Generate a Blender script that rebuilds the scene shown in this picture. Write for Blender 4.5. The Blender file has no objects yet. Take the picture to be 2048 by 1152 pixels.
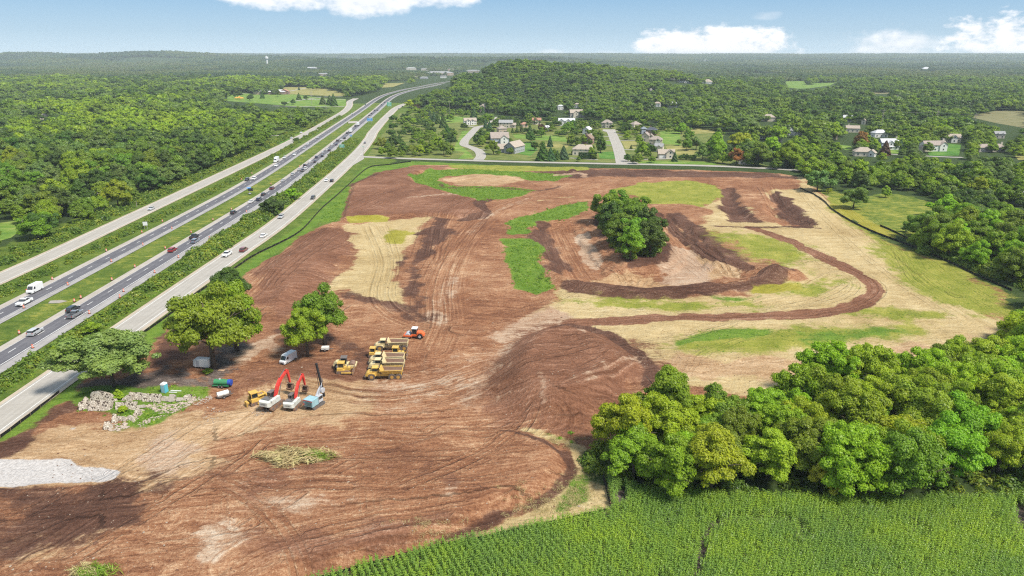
import bpy, bmesh, math, random
import numpy as np
from mathutils import Vector, Matrix, Euler
R = math.radians
random.seed(7)
rng = np.random.default_rng(11)
scene = bpy.context.scene
COL = scene.collection

# ------------------------------------------------------------------ camera, sky, sun, exposure
FPX, CAM_H = 1384.0, 75.0                       # focal length in pixels of a 2048 px wide frame, drone height in metres
PITCH = math.atan((576 - 108) / FPX)
cam_d = bpy.data.cameras.new('camera')
cam_d.sensor_width = 36.0
cam_d.lens = FPX / 2048 * 36
cam_d.clip_start, cam_d.clip_end = 0.5, 60000
cam = bpy.data.objects.new('camera', cam_d)
cam.location = (0, 0, CAM_H)
cam.rotation_euler = (R(90) - PITCH, 0, 0)
COL.objects.link(cam)
scene.camera = cam

SUN_AZ, SUN_EL = R(122), R(55)                  # azimuth clockwise from +Y: behind the camera and to its right
SUN_DIR = Vector((math.sin(SUN_AZ) * math.cos(SUN_EL), math.cos(SUN_AZ) * math.cos(SUN_EL), math.sin(SUN_EL)))
sun_d = bpy.data.lights.new('sun', 'SUN')
sun_d.energy = 4.3
sun_d.angle = R(12)
sun_d.color = (1.0, 0.94, 0.84)
sun = bpy.data.objects.new('sun', sun_d)
sun.rotation_euler = SUN_DIR.to_track_quat('Z', 'Y').to_euler()
sun.location = (0, 0, 400)
COL.objects.link(sun)

vs = scene.view_settings
vs.view_transform = 'Standard'
vs.look = 'None'
vs.gamma = 1
vs.use_curve_mapping = False
vs.exposure = 0.66
cy = scene.cycles
cy.max_bounces, cy.diffuse_bounces, cy.glossy_bounces, cy.transmission_bounces, cy.transparent_max_bounces, cy.volume_bounces = 5, 3, 2, 3, 6, 0
cy.caustics_reflective = cy.caustics_refractive = False
cy.sample_clamp_indirect = 3
cy.sample_clamp_direct = 12
cy.use_denoising = False
cy.pixel_filter_type, cy.filter_width = 'BLACKMAN_HARRIS', 1.2
cy.denoiser = 'OPENIMAGEDENOISE'
cy.denoising_input_passes = 'RGB_ALBEDO_NORMAL'
cy.volume_step_rate = 4


class NT:
    """short hand for building node trees"""
    def __init__(s, tree):
        s.t = tree
        s.t.nodes.clear()

    def n(s, typ, **kw):
        nd = s.t.nodes.new(typ)
        for k, v in kw.items():
            setattr(nd, k, v)
        return nd

    def put(s, sock, v):
        if isinstance(v, bpy.types.NodeSocket):
            s.t.links.new(v, sock)
        elif v is not None:
            if isinstance(v, (tuple, list)) and len(v) == 3 and sock.type == 'RGBA':
                v = (*v, 1)
            sock.default_value = v

    def math(s, op, a, b=None, c=None, clamp=False):
        nd = s.n('ShaderNodeMath', operation=op, use_clamp=clamp)
        for i, v in enumerate((a, b, c)):
            if v is not None:
                s.put(nd.inputs[i], v)
        return nd.outputs[0]

    def vmath(s, op, a, b=None, scale=None):
        nd = s.n('ShaderNodeVectorMath', operation=op)
        s.put(nd.inputs[0], a)
        if b is not None:
            s.put(nd.inputs[1], b)
        if scale is not None:
            s.put(nd.inputs['Scale'], scale)
        return nd.outputs['Value' if op in ('LENGTH', 'DOT_PRODUCT', 'DISTANCE') else 'Vector']

    def mix(s, f, a, b, blend='MIX'):
        nd = s.n('ShaderNodeMix', data_type='RGBA', blend_type=blend)
        s.put(nd.inputs[0], f)
        s.put(nd.inputs[6], a)
        s.put(nd.inputs[7], b)
        return nd.outputs[2]

    def noise(s, vec, scale, detail=3, rough=0.55, out='Fac', dist=0.0):
        nd = s.n('ShaderNodeTexNoise')
        s.put(nd.inputs['Vector'], vec)
        nd.inputs['Scale'].default_value = scale
        nd.inputs['Detail'].default_value = detail
        nd.inputs['Roughness'].default_value = rough
        nd.inputs['Distortion'].default_value = dist
        return nd.outputs[out]

    def vor(s, vec, scale, feature='F1', out='Distance', rand=1.0):
        nd = s.n('ShaderNodeTexVoronoi', feature=feature)
        s.put(nd.inputs['Vector'], vec)
        nd.inputs['Scale'].default_value = scale
        nd.inputs['Randomness'].default_value = rand
        return nd.outputs[out]

    def ramp(s, fac, stops, mode='LINEAR'):
        nd = s.n('ShaderNodeValToRGB')
        nd.color_ramp.interpolation = mode
        el = nd.color_ramp.elements
        while len(el) < len(stops):
            el.new(0.5)
        for e, (p, c) in zip(el, stops):
            e.position = p
            e.color = (*c, 1) if isinstance(c, (tuple, list)) else (c, c, c, 1)
        s.put(nd.inputs[0], fac)
        return nd.outputs[0]

    def rng(s, v, a, b, c=0.0, d=1.0, smooth=False):
        nd = s.n('ShaderNodeMapRange', interpolation_type='SMOOTHSTEP' if smooth else 'LINEAR')
        s.put(nd.inputs[0], v)
        for i, q in enumerate((a, b, c, d)):
            s.put(nd.inputs[i + 1], q)
        return nd.outputs[0]

    def xyz(s, v):
        nd = s.n('ShaderNodeSeparateXYZ')
        s.put(nd.inputs[0], v)
        return nd.outputs

    def comb(s, x=0.0, y=0.0, z=0.0):
        nd = s.n('ShaderNodeCombineXYZ')
        for i, v in enumerate((x, y, z)):
            s.put(nd.inputs[i], v)
        return nd.outputs[0]

    def attr(s, name, out='Color'):
        return s.n('ShaderNodeAttribute', attribute_name=name).outputs[out]

    def bump(s, h, strength=0.3, dist=0.1):
        nd = s.n('ShaderNodeBump')
        s.put(nd.inputs['Height'], h)
        nd.inputs['Strength'].default_value = strength
        nd.inputs['Distance'].default_value = dist
        return nd.outputs[0]

    def bsdf(s, color, rough=0.8, metal=0.0, normal=None, spec=0.3, coat=0.0):
        nd = s.n('ShaderNodeBsdfPrincipled')
        s.put(nd.inputs['Base Color'], color)
        s.put(nd.inputs['Roughness'], rough)
        s.put(nd.inputs['Metallic'], metal)
        nd.inputs['Specular IOR Level'].default_value = spec
        nd.inputs['Coat Weight'].default_value = coat
        if normal is not None:
            s.put(nd.inputs['Normal'], normal)
        return nd.outputs[0]

    def out(s, surf=None, vol=None):
        nd = s.n('ShaderNodeOutputMaterial')
        if surf is not None:
            s.put(nd.inputs['Surface'], surf)
        if vol is not None:
            s.put(nd.inputs['Volume'], vol)


def new_mat(name):
    m = bpy.data.materials.new(name)
    m.use_nodes = True
    return m, NT(m.node_tree)


# the sky: Nishita light with fair-weather cumulus standing in it
world = bpy.data.worlds.new('World')
scene.world = world
world.use_nodes = True
w = NT(world.node_tree)
SKY_STRENGTH = 0.11
sky = w.n('ShaderNodeTexSky', sky_type='NISHITA')
sky.sun_disc = False
sky.sun_elevation, sky.sun_rotation = SUN_EL, SUN_AZ
sky.altitude = 300
sky.air_density, sky.dust_density, sky.ozone_density = 1.0, 0.5, 1.5
gen = w.n('ShaderNodeTexCoord').outputs['Generated']
sx, sy, sz = w.xyz(gen)
az = w.math('MULTIPLY', w.math('ARCTAN2', sx, sy), 57.2958)
el = w.math('MULTIPLY', w.math('ARCSINE', sz), 57.2958)
cvec = w.comb(w.math('MULTIPLY', az, 0.42), w.math('MULTIPLY', el, 0.75), 0.0)
puff = w.noise(cvec, 1.25, 8, 0.6)
wide = w.noise(w.comb(az, el, 3.0), 0.16, 3, 0.5)
edge = w.math('ADD', w.math('MULTIPLY', w.math('SUBTRACT', puff, 0.5), 2.6), w.math('MULTIPLY', w.math('SUBTRACT', wide, 0.5), 1.0))


def bank(a0, a1, e0, e1, soft, grow=1.0, amp=1.0):
    """a bank of cloud between two azimuths and two elevations (degrees)"""
    ca, ha, ce, he = (a0 + a1) / 2, (a1 - a0) / 2, (e0 + e1) / 2, (e1 - e0) / 2
    da = w.math('POWER', w.math('ABSOLUTE', w.math('DIVIDE', w.math('SUBTRACT', az, ca), ha)), 2.4)
    de = w.math('POWER', w.math('ABSOLUTE', w.math('DIVIDE', w.math('SUBTRACT', el, ce), he)), 3.0)
    q = w.math('SUBTRACT', 1.0, w.math('ADD', da, de))
    q = w.math('ADD', q, w.math('MULTIPLY', edge, grow))
    return w.math('MULTIPLY', w.rng(q, 0.0, soft, 0, 1, True), amp)


cl = bank(9.4, 21.2, -2.4, 2.0, 0.75, 1.35)
for b in (bank(23.6, 31.5, -1.5, 1.7, 1.1, 1.0, 0.8), bank(27.8, 60.0, -3.0, 3.05, 0.7, 1.3), bank(-22.0, -12.0, 2.9, 6.2, .9, 0.9, 0.9), bank(-15.0, -7.0, 2.45, 6.0, .9, 0.9, 0.9), bank(-10.0, -1.6, 3.2, 6.6, .9, 0.9, 0.9),
          bank(17.6, 20.2, 2.3, 3.0, 2.4, 0.9, 0.75), bank(1.2, 5.2, -1.0, 0.45, 1.4, 0.8, 0.7), bank(6.0, 9.0, -1.0, 0.35, 1.6, 0.8, 0.6)):
    cl = w.math('MAXIMUM', cl, b)
# unseen cumulus over the rest of the sky, cover raised to add ambient light
high = w.noise(w.vmath('MULTIPLY', gen, (1, 1, 2.2)), 2.3, 6, 0.6)
hc = w.math('MULTIPLY', w.rng(high, 0.43, 0.60, 0, 0.9, True), w.rng(el, 6.0, 10.0, 0, 1, True))
hc2 = w.math('MULTIPLY', w.math('MULTIPLY', w.rng(puff, 0.55, 0.7, 0, 0.8, True), w.rng(w.math('ABSOLUTE', az), 40, 50, 0, 1)), w.rng(el, 7.0, 2.0, 0, 1, True))
cl = w.math('MAXIMUM', w.math('MAXIMUM', cl, hc), hc2)
belly = w.math('ADD', 0.80, w.math('MULTIPLY', puff, 0.34))
cloud_col = w.vmath('SCALE', w.comb(6.3, 6.4, 6.6), scale=belly)
blue = w.ramp(w.rng(el, -1.0, 29.0, 0, 1), [(0.03, (3.5, 4.6, 5.5)), (0.085, (2.5, 3.65, 4.75)), (0.18, (1.5, 2.8, 4.3)), (1.0, (.95, 2.2, 3.9))])
clear = w.mix(0.9, sky.outputs[0], blue)
bg = w.n('ShaderNodeBackground')
w.put(bg.inputs['Color'], w.mix(cl, clear, cloud_col))
bg.inputs['Strength'].default_value = SKY_STRENGTH
wo = w.n('ShaderNodeOutputWorld')
w.t.links.new(bg.outputs[0], wo.inputs['Surface'])

# ------------------------------------------------------------------ helpers
_cp, _sp = math.cos(PITCH), math.sin(PITCH)


def G(u, v, z=0.0):
    """ground point seen at a pixel of the 2048 x 1152 photograph (x right, y away from the camera)"""
    a, b = (u - 1024) / FPX, (v - 576) / FPX
    t = (z - CAM_H) / (-_sp - b * _cp)
    return (a * t, (_cp - b * _sp) * t)


def GP(pts, z=0.0):
    return [G(u, v, z) for u, v in pts]


def px_of(x, y, z):
    """pixel and depth of world points (arrays allowed)"""
    d = y * _cp - (z - CAM_H) * _sp
    up = y * _sp + (z - CAM_H) * _cp
    return 1024 + FPX * x / d, 576 - FPX * up / d, d


def hash2(ix, iy, s):
    h = (ix.astype(np.int64) * 374761393 + iy.astype(np.int64) * 668265263 + s * 974711) & 0x7fffffff
    h = ((h ^ (h >> 13)) * 1274126177) & 0x7fffffff
    return ((h ^ (h >> 16)) & 0xffff) / 65535.0


def vnoise(x, y, s=0):
    ix, iy = np.floor(x), np.floor(y)
    fx, fy = x - ix, y - iy
    fx, fy = fx * fx * (3 - 2 * fx), fy * fy * (3 - 2 * fy)
    a, b, c, d = hash2(ix, iy, s), hash2(ix + 1, iy, s), hash2(ix, iy + 1, s), hash2(ix + 1, iy + 1, s)
    return (a * (1 - fx) + b * fx) * (1 - fy) + (c * (1 - fx) + d * fx) * fy


def fbm(x, y, s=0, o=4):
    t, a, q = 0, 0.5, 0
    for k in range(o):
        t = t + a * vnoise(x * 2 ** k, y * 2 ** k, s + k)
        q += a
        a *= 0.5
    return t / q - 0.5


def smooth(t):
    t = np.clip(t, 0, 1)
    return t * t * (3 - 2 * t)


def inside(poly, x, y):
    c = np.zeros(x.shape, bool)
    n = len(poly)
    for i in range(n):
        x0, y0 = poly[i]
        x1, y1 = poly[(i + 1) % n]
        if y0 == y1:
            continue
        c ^= ((y0 > y) != (y1 > y)) & (x < (x1 - x0) * (y - y0) / (y1 - y0) + x0)
    return c


def seg_dist(pts, x, y, closed=False):
    """distance to a polyline, signed side distance and length along it of the nearest point"""
    best = np.full(x.shape, 1e9)
    side = np.zeros(x.shape)
    along = np.zeros(x.shape)
    acc = 0.0
    n = len(pts)
    for i in range(n if closed else n - 1):
        (x0, y0), (x1, y1) = pts[i], pts[(i + 1) % n]
        dx, dy = x1 - x0, y1 - y0
        L = math.hypot(dx, dy) or 1e-9
        t = np.clip(((x - x0) * dx + (y - y0) * dy) / (L * L), 0, 1)
        px, py = x - (x0 + t * dx), y - (y0 + t * dy)
        d = np.hypot(px, py)
        m = d < best
        best = np.where(m, d, best)
        side = np.where(m, (px * dy - py * dx) / L, side)
        along = np.where(m, acc + t * L, along)
        acc += L
    return best, side, along


def sdf(poly, x, y):
    """signed distance to a polygon, negative inside"""
    d = seg_dist(poly, x, y, True)[0]
    return np.where(inside(poly, x, y), -d, d)


def spline(pts, step=4.0):
    """Catmull-Rom through 2D points, resampled"""
    P = [np.array(p, float) for p in pts]
    P = [2 * P[0] - P[1]] + P + [2 * P[-1] - P[-2]]
    out = []
    for i in range(1, len(P) - 2):
        p0, p1, p2, p3 = P[i - 1:i + 3]
        n = max(2, int(np.linalg.norm(p2 - p1) / step))
        for k in range(n):
            t = k / n
            out.append(0.5 * (2 * p1 + (p2 - p0) * t + (2 * p0 - 5 * p1 + 4 * p2 - p3) * t * t + (3 * p1 - p0 - 3 * p2 + p3) * t ** 3))
    out.append(P[-2])
    return np.array(out)


def offset(path, d):
    """path moved sideways; positive to the right of its direction"""
    t = np.gradient(path, axis=0)
    t /= np.linalg.norm(t, axis=1)[:, None]
    return path + np.stack([t[:, 1], -t[:, 0]], 1) * (d if np.isscalar(d) else np.asarray(d)[:, None])


def mesh_np(name, verts, faces, mats=(), smooth_faces=False):
    """mesh from arrays; faces is an (n, k) index array or a list of such arrays"""
    me = bpy.data.meshes.new(name)
    v = np.asarray(verts, np.float32)
    fs = [np.asarray(f, np.int32) for f in (faces if isinstance(faces, list) and isinstance(faces[0], np.ndarray) and faces[0].ndim == 2 else [faces])]
    tot = np.concatenate([np.full(len(f), f.shape[1], np.int32) for f in fs])
    idx = np.concatenate([f.ravel() for f in fs])
    me.vertices.add(len(v))
    me.vertices.foreach_set('co', v.ravel())
    me.loops.add(len(idx))
    me.loops.foreach_set('vertex_index', idx)
    me.polygons.add(len(tot))
    me.polygons.foreach_set('loop_start', (np.cumsum(tot) - tot).astype(np.int32))
    me.polygons.foreach_set('loop_total', tot)
    me.polygons.foreach_set('use_smooth', np.full(len(tot), smooth_faces, bool))
    for m in mats:
        me.materials.append(m)
    me.update()
    me.validate()
    return me


def add_obj(name, data, parent=None, loc=None, rot=None):
    o = bpy.data.objects.new(name, data)
    COL.objects.link(o)
    if parent is not None:
        o.parent = parent
    if loc is not None:
        o.location = loc
    if rot is not None:
        o.rotation_euler = rot
    return o


def tag(o, label=None, cat=None, group=None, kind=None):
    for k, v in (('label', label), ('category', cat), ('group', group), ('kind', kind)):
        if v:
            o[k] = v
    return o


def thing(name, label, cat, loc=(0, 0, 0), rz=0.0, group=None):
    return tag(add_obj(name, None, loc=loc, rot=(0, 0, rz)), label, cat, group)


class MB:
    """collects shapes into one mesh"""
    def __init__(s):
        s.v, s.f, s.mi = [], [], []
        s.cur = 0

    def add(s, vs, fs):
        b = len(s.v)
        s.v += [tuple(p) for p in vs]
        s.f += [tuple(i + b for i in f) for f in fs]
        s.mi += [s.cur] * len(fs)
        return s

    def box(s, c, d, rot=None, taper=(1, 1)):
        hx, hy, hz = d[0] / 2, d[1] / 2, d[2] / 2
        vs = [Vector((x * hx * (taper[0] if z > 0 else 1), y * hy * (taper[1] if z > 0 else 1), z * hz)) for z in (-1, 1) for x, y in ((-1, -1), (1, -1), (1, 1), (-1, 1))]
        if rot:
            m = Euler(rot).to_matrix()
            vs = [m @ q for q in vs]
        vs = [q + Vector(c) for q in vs]
        return s.add(vs, [(3, 2, 1, 0), (4, 5, 6, 7), (0, 1, 5, 4), (1, 2, 6, 5), (2, 3, 7, 6), (3, 0, 4, 7)])

    def prism(s, prof, x0, x1, axis='x', inset=0.0):
        """profile of (a, b) points pushed along an axis; inset narrows nothing but keeps the caps flat"""
        n = len(prof)
        def put(a, b, t):
            return {'x': (t, a, b), 'y': (a, t, b), 'z': (a, b, t)}[axis]
        vs = [put(a, b, x0) for a, b in prof] + [put(a, b, x1) for a, b in prof]
        fs = [tuple(range(n))[::-1], tuple(range(n, 2 * n))] + [(i, (i + 1) % n, n + (i + 1) % n, n + i) for i in range(n)]
        return s.add(vs, fs)

    def loft(s, rings, cap=True):
        n = len(rings[0])
        vs = [p for r in rings for p in r]
        fs = []
        for k in range(len(rings) - 1):
            for i in range(n):
                j = (i + 1) % n
                fs.append((k * n + i, k * n + j, (k + 1) * n + j, (k + 1) * n + i))
        if cap:
            fs += [tuple(range(n))[::-1], tuple((len(rings) - 1) * n + i for i in range(n))]
        return s.add(vs, fs)

    def tube(s, pts, r, n=6, cap=True):
        pts = [Vector(p) for p in pts]
        rs = r if isinstance(r, (list, tuple)) else [r] * len(pts)
        rings = []
        for i, p in enumerate(pts):
            d = (pts[min(i + 1, len(pts) - 1)] - pts[max(i - 1, 0)]).normalized()
            a = d.orthogonal().normalized() if i == 0 else (a - d * a.dot(d)).normalized()
            b = d.cross(a)
            rings.append([p + (a * math.cos(6.2832 * k / n) + b * math.sin(6.2832 * k / n)) * rs[i] for k in range(n)])
        return s.loft(rings, cap)

    def cyl(s, c, r, l, axis='x', n=14, r2=None):
        d = {'x': Vector((1, 0, 0)), 'y': Vector((0, 1, 0)), 'z': Vector((0, 0, 1))}[axis]
        c = Vector(c)
        return s.tube([c - d * l / 2, c + d * l / 2], [r, r if r2 is None else r2], n)

    def mesh(s, name, mats, smooth_faces=False):
        me = bpy.data.meshes.new(name)
        me.from_pydata(s.v, [], s.f)
        for m in (mats if isinstance(mats, (list, tuple)) else [mats]):
            me.materials.append(m)
        me.polygons.foreach_set('material_index', s.mi)
        if smooth_faces:
            me.polygons.foreach_set('use_smooth', [True] * len(s.f))
        bm = bmesh.new()
        bm.from_mesh(me)
        bmesh.ops.recalc_face_normals(bm, faces=bm.faces)
        bm.to_mesh(me)
        bm.free()
        return me

    def build(s, name, mats, parent=None, smooth_faces=False):
        return add_obj(name, s.mesh(name, mats, smooth_faces), parent)


def kids(o):
    return [c for c in CHILD.get(o.name, [])]


def copy_tree(o, loc=None, rz=None, color=None, parent=None, scale=None):
    """a thing copied with its parts and their sub-parts; mesh data shared"""
    c = o.copy()
    COL.objects.link(c)
    if parent is not None:
        c.parent = parent
    if loc is not None:
        c.location = loc
    if rz is not None:
        c.rotation_euler = (0, 0, rz)
    if scale is not None:
        c.scale = scale
    if color is not None:
        c.color = color
    for ch in list(o.children):
        copy_tree(ch, parent=c, color=color)
    return c


def gn_scatter(name, pts, idx, rot, sc, protos, label=None, kind='stuff'):
    """one object whose points carry copies of the prototype objects"""
    pts = np.asarray(pts, np.float32)
    me = bpy.data.meshes.new(name)
    me.vertices.add(len(pts))
    me.vertices.foreach_set('co', pts.ravel())
    for nm, ty, val in (('form', 'INT', np.asarray(idx, np.int32)), ('turn', 'FLOAT', np.asarray(rot, np.float32)), ('size', 'FLOAT', np.asarray(sc, np.float32))):
        a = me.attributes.new(nm, ty, 'POINT')
        a.data.foreach_set('value', val)
    pc = bpy.data.collections.new(name + '_forms')
    for p in protos:
        pc.objects.link(p)
    ng = bpy.data.node_groups.new(name, 'GeometryNodeTree')
    ng.interface.new_socket('Geometry', in_out='INPUT', socket_type='NodeSocketGeometry')
    ng.interface.new_socket('Geometry', in_out='OUTPUT', socket_type='NodeSocketGeometry')
    nd, lk = ng.nodes, ng.links
    gi, go = nd.new('NodeGroupInput'), nd.new('NodeGroupOutput')
    iop = nd.new('GeometryNodeInstanceOnPoints')
    ci = nd.new('GeometryNodeCollectionInfo')
    ci.inputs['Collection'].default_value = pc
    ci.inputs['Separate Children'].default_value = True
    ci.inputs['Reset Children'].default_value = True
    iop.inputs['Pick Instance'].default_value = True

    def na(n, t):
        q = nd.new('GeometryNodeInputNamedAttribute')
        q.data_type = t
        q.inputs['Name'].default_value = n
        return q.outputs['Attribute']
    lk.new(gi.outputs[0], iop.inputs['Points'])
    lk.new(ci.outputs[0], iop.inputs['Instance'])
    lk.new(na('form', 'INT'), iop.inputs['Instance Index'])
    cx = nd.new('ShaderNodeCombineXYZ')
    lk.new(na('turn', 'FLOAT'), cx.inputs[2])
    lk.new(cx.outputs[0], iop.inputs['Rotation'])
    lk.new(na('size', 'FLOAT'), iop.inputs['Scale'])
    lk.new(iop.outputs[0], go.inputs[0])
    o = add_obj(name, me)
    md = o.modifiers.new('scatter', 'NODES')
    md.node_group = ng
    tag(o, label, kind=kind)
    return o


def simple_mat(name, col, rough=0.6, metal=0.0, var=0.0, scale=3.0, spec=0.3, coat=0.0, objcolor=False, dirt=0.0, bump=0.0):
    m, t = new_mat(name)
    p = t.n('ShaderNodeTexCoord').outputs['Object']
    c = t.n('ShaderNodeObjectInfo').outputs['Color'] if objcolor else col
    nz = t.noise(p, scale, 4, 0.6)
    nrm = t.bump(nz, bump, 0.05) if bump else None
    if var:
        c = t.mix(t.rng(nz, 0.3, 0.7), c, tuple(min(1, q * (1 - var)) for q in col) if not objcolor else c)
        if objcolor:
            c = t.mix(1.0, c, t.ramp(nz, [(0.3, 1 - var), (0.7, 1.0)]), 'MULTIPLY')
    if dirt:
        c = t.mix(t.rng(t.noise(p, 1.1, 5, 0.65), 0.42, 0.72, 0, dirt), c, (0.20, 0.11, 0.07))
    t.out(t.bsdf(c, rough, metal, nrm, spec, coat))
    return m


def leaf_mat(name, base=None, trans=0.4):
    m, t = new_mat(name)
    oi = t.n('ShaderNodeObjectInfo')
    P = t.n('ShaderNodeNewGeometry').outputs['Position']
    tint = t.attr('leaf_tint', 'Fac')
    c = oi.outputs['Color'] if base is None else (*base, 1)
    warm = t.mix(1.0, c, (1.16, 1.17, 0.70), 'MULTIPLY')
    cool = t.mix(1.0, c, (0.66, 0.84, 0.90), 'MULTIPLY')
    f = t.math('ADD', t.math('MULTIPLY', tint, 0.55), t.math('MULTIPLY', oi.outputs['Random'], 0.45))
    col = t.mix(f, cool, warm)
    hs = t.n('ShaderNodeHueSaturation')
    t.put(hs.inputs['Color'], col)
    t.put(hs.inputs['Value'], t.rng(t.noise(P, 0.6, 3, 0.6), 0.3, 0.7, 0.78, 1.22))
    t.put(hs.inputs['Hue'], t.rng(oi.outputs['Random'], 0, 1, 0.488, 0.512))
    col = hs.outputs[0]
    d = t.n('ShaderNodeBsdfDiffuse')
    t.put(d.inputs['Color'], col)
    tr = t.n('ShaderNodeBsdfTranslucent')
    t.put(tr.inputs['Color'], t.mix(1.0, col, (1.25, 1.3, 0.6), 'MULTIPLY'))
    gl = t.n('ShaderNodeBsdfGlossy')
    gl.inputs['Roughness'].default_value = 0.45
    mx = t.n('ShaderNodeMixShader')
    mx.inputs[0].default_value = trans
    t.t.links.new(d.outputs[0], mx.inputs[1])
    t.t.links.new(tr.outputs[0], mx.inputs[2])
    m2 = t.n('ShaderNodeMixShader')
    m2.inputs[0].default_value = 0.02
    t.t.links.new(mx.outputs[0], m2.inputs[1])
    t.t.links.new(gl.outputs[0], m2.inputs[2])
    t.out(m2.outputs[0])
    return m


# ------------------------------------------------------------------ the ground: relief and what lies on it
SITE = GP([(-260, 1250), (-160, 990), (0, 893), (60, 855), (118, 812), (150, 800), (165, 762), (250, 712), (300, 690), (345, 650), (500, 540), (560, 505), (640, 450), (676, 440), (690, 400), (702, 368), (760, 345), (830, 331), (900, 330), (1000, 334),
           (1180, 336), (1400, 340), (1560, 346), (1610, 356), (1660, 400), (1700, 440), (1750, 470), (1800, 492), (1900, 530), (2026, 588), (2016, 628), (1992, 660), (1930, 692), (1750, 720), (1560, 790), (1300, 870), (1215, 945), (1216, 1020), (1095, 1046),
           (990, 1072), (880, 1096), (690, 1146), (560, 1200), (400, 1300)])
PIT = GP([(1066, 443), (1110, 440), (1175, 442), (1200, 470), (1225, 505), (1245, 528), (1320, 522), (1338, 490), (1322, 455), (1300, 428), (1340, 432), (1400, 470), (1455, 520), (1530, 540), (1520, 562), (1440, 572), (1290, 584), (1170, 574), (1120, 560), (1090, 530), (1075, 490)])
ISLAND = GP([(1192, 447), (1196, 420), (1235, 398), (1275, 402), (1310, 430), (1330, 470), (1322, 515), (1260, 526), (1232, 505), (1210, 478)])
MOUND = GP([(975, 735), (1005, 690), (1050, 664), (1130, 652), (1210, 668), (1262, 700), (1306, 742), (1250, 800), (1180, 856), (1080, 856), (1000, 825), (962, 782)])
FILL = GP([(-300, 1300), (-200, 1000), (0, 975), (250, 972), (420, 950), (560, 945), (760, 900), (930, 852), (1052, 858), (1110, 880), (1140, 912), (1134, 955), (1085, 998), (1000, 1028), (962, 1052), (885, 1090), (640, 1160), (300, 1300)])
STEP = GP([(680, 442), (692, 400), (704, 372), (760, 347), (830, 336), (890, 334), (830, 350), (830, 366), (900, 388), (958, 402), (975, 430), (950, 438), (860, 434), (760, 438)])
SLOPE = GP([(500, 546), (560, 508), (640, 452), (700, 455), (712, 500), (668, 545), (655, 575), (600, 600), (540, 640)])
SCAR = GP([(1440, 378), (1475, 375), (1500, 420), (1530, 446), (1450, 440), (1436, 410)])
BAND = GP([(1530, 378), (1556, 382), (1590, 410), (1640, 448), (1560, 452), (1520, 420)])
GRAVEL = GP([(-200, 925), (0, 924), (135, 925), (238, 942), (243, 949), (200, 968), (110, 967), (-200, 975)])
BERM = GP([(1100, 556), (1150, 571), (1200, 580), (1290, 588), (1370, 585), (1450, 575), (1520, 564), (1585, 550)])
ROADCUT_X = (-215, -95)

# the freeway: one axis down the middle of its median; everything on it is set off sideways from this
AX = [(-143.5, -150), (-144.2, 40), (-144.7, 163), (-145.4, 219), (-147.2, 316), (-149.8, 400), (-155.2, 480), (-162.6, 565)] + GP([(728.5, 226), (774, 193), (815, 180), (848, 173.6), (885, 166.3), (925, 161.5), (990, 157)])
AXIS = spline(AX, 8.0)
AXT = [tuple(p) for p in AXIS[::3]]


def hills(x, y):
    h = 43 * np.exp(-((x + 5) / 120) ** 2 - ((y - 1540) / 330) ** 2) + 34 * np.exp(-((x - 170) / 130) ** 2 - ((y - 1560) / 330) ** 2) + 18 * np.exp(-((x - 350) / 130) ** 2 - ((y - 1600) / 300) ** 2)
    h = h * smooth((y - 930) / 260) * smooth((x + 190 + (y - 1500) * 0.02) / 80)
    far = 76 * np.exp(-((x + 2800) / 620) ** 2 - ((y - 5600) / 800) ** 2) + 62 * np.exp(-((x + 3800) / 330) ** 2 - ((y - 5600) / 800) ** 2) + 38 * np.exp(-((x + 1750) / 560) ** 2 - ((y - 5400) / 800) ** 2) + 40 * np.exp(-((x + 700) / 800) ** 2 - ((y - 4300) / 700) ** 2) + 38 * np.exp(-((x - 150) / 500) ** 2 - ((y - 5000) / 600) ** 2)
    h = h + far * (1 + 0.22 * fbm(x / 500, y / 700, 3))
    h = h + 64 * smooth((y - 5000) / 4600) + 16 * fbm(x / 900, y / 500, 5) * smooth((y - 2600) / 1500)
    h = h + 10 * fbm(x / 260, y / 260, 9) * smooth((y - 1700) / 900) * smooth((x - 60) / 200)
    h = h + 6 * fbm(x / 170, y / 170, 12) * smooth((-x - 230) / 120) * smooth((y - 1500) / 500)
    return h


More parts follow.
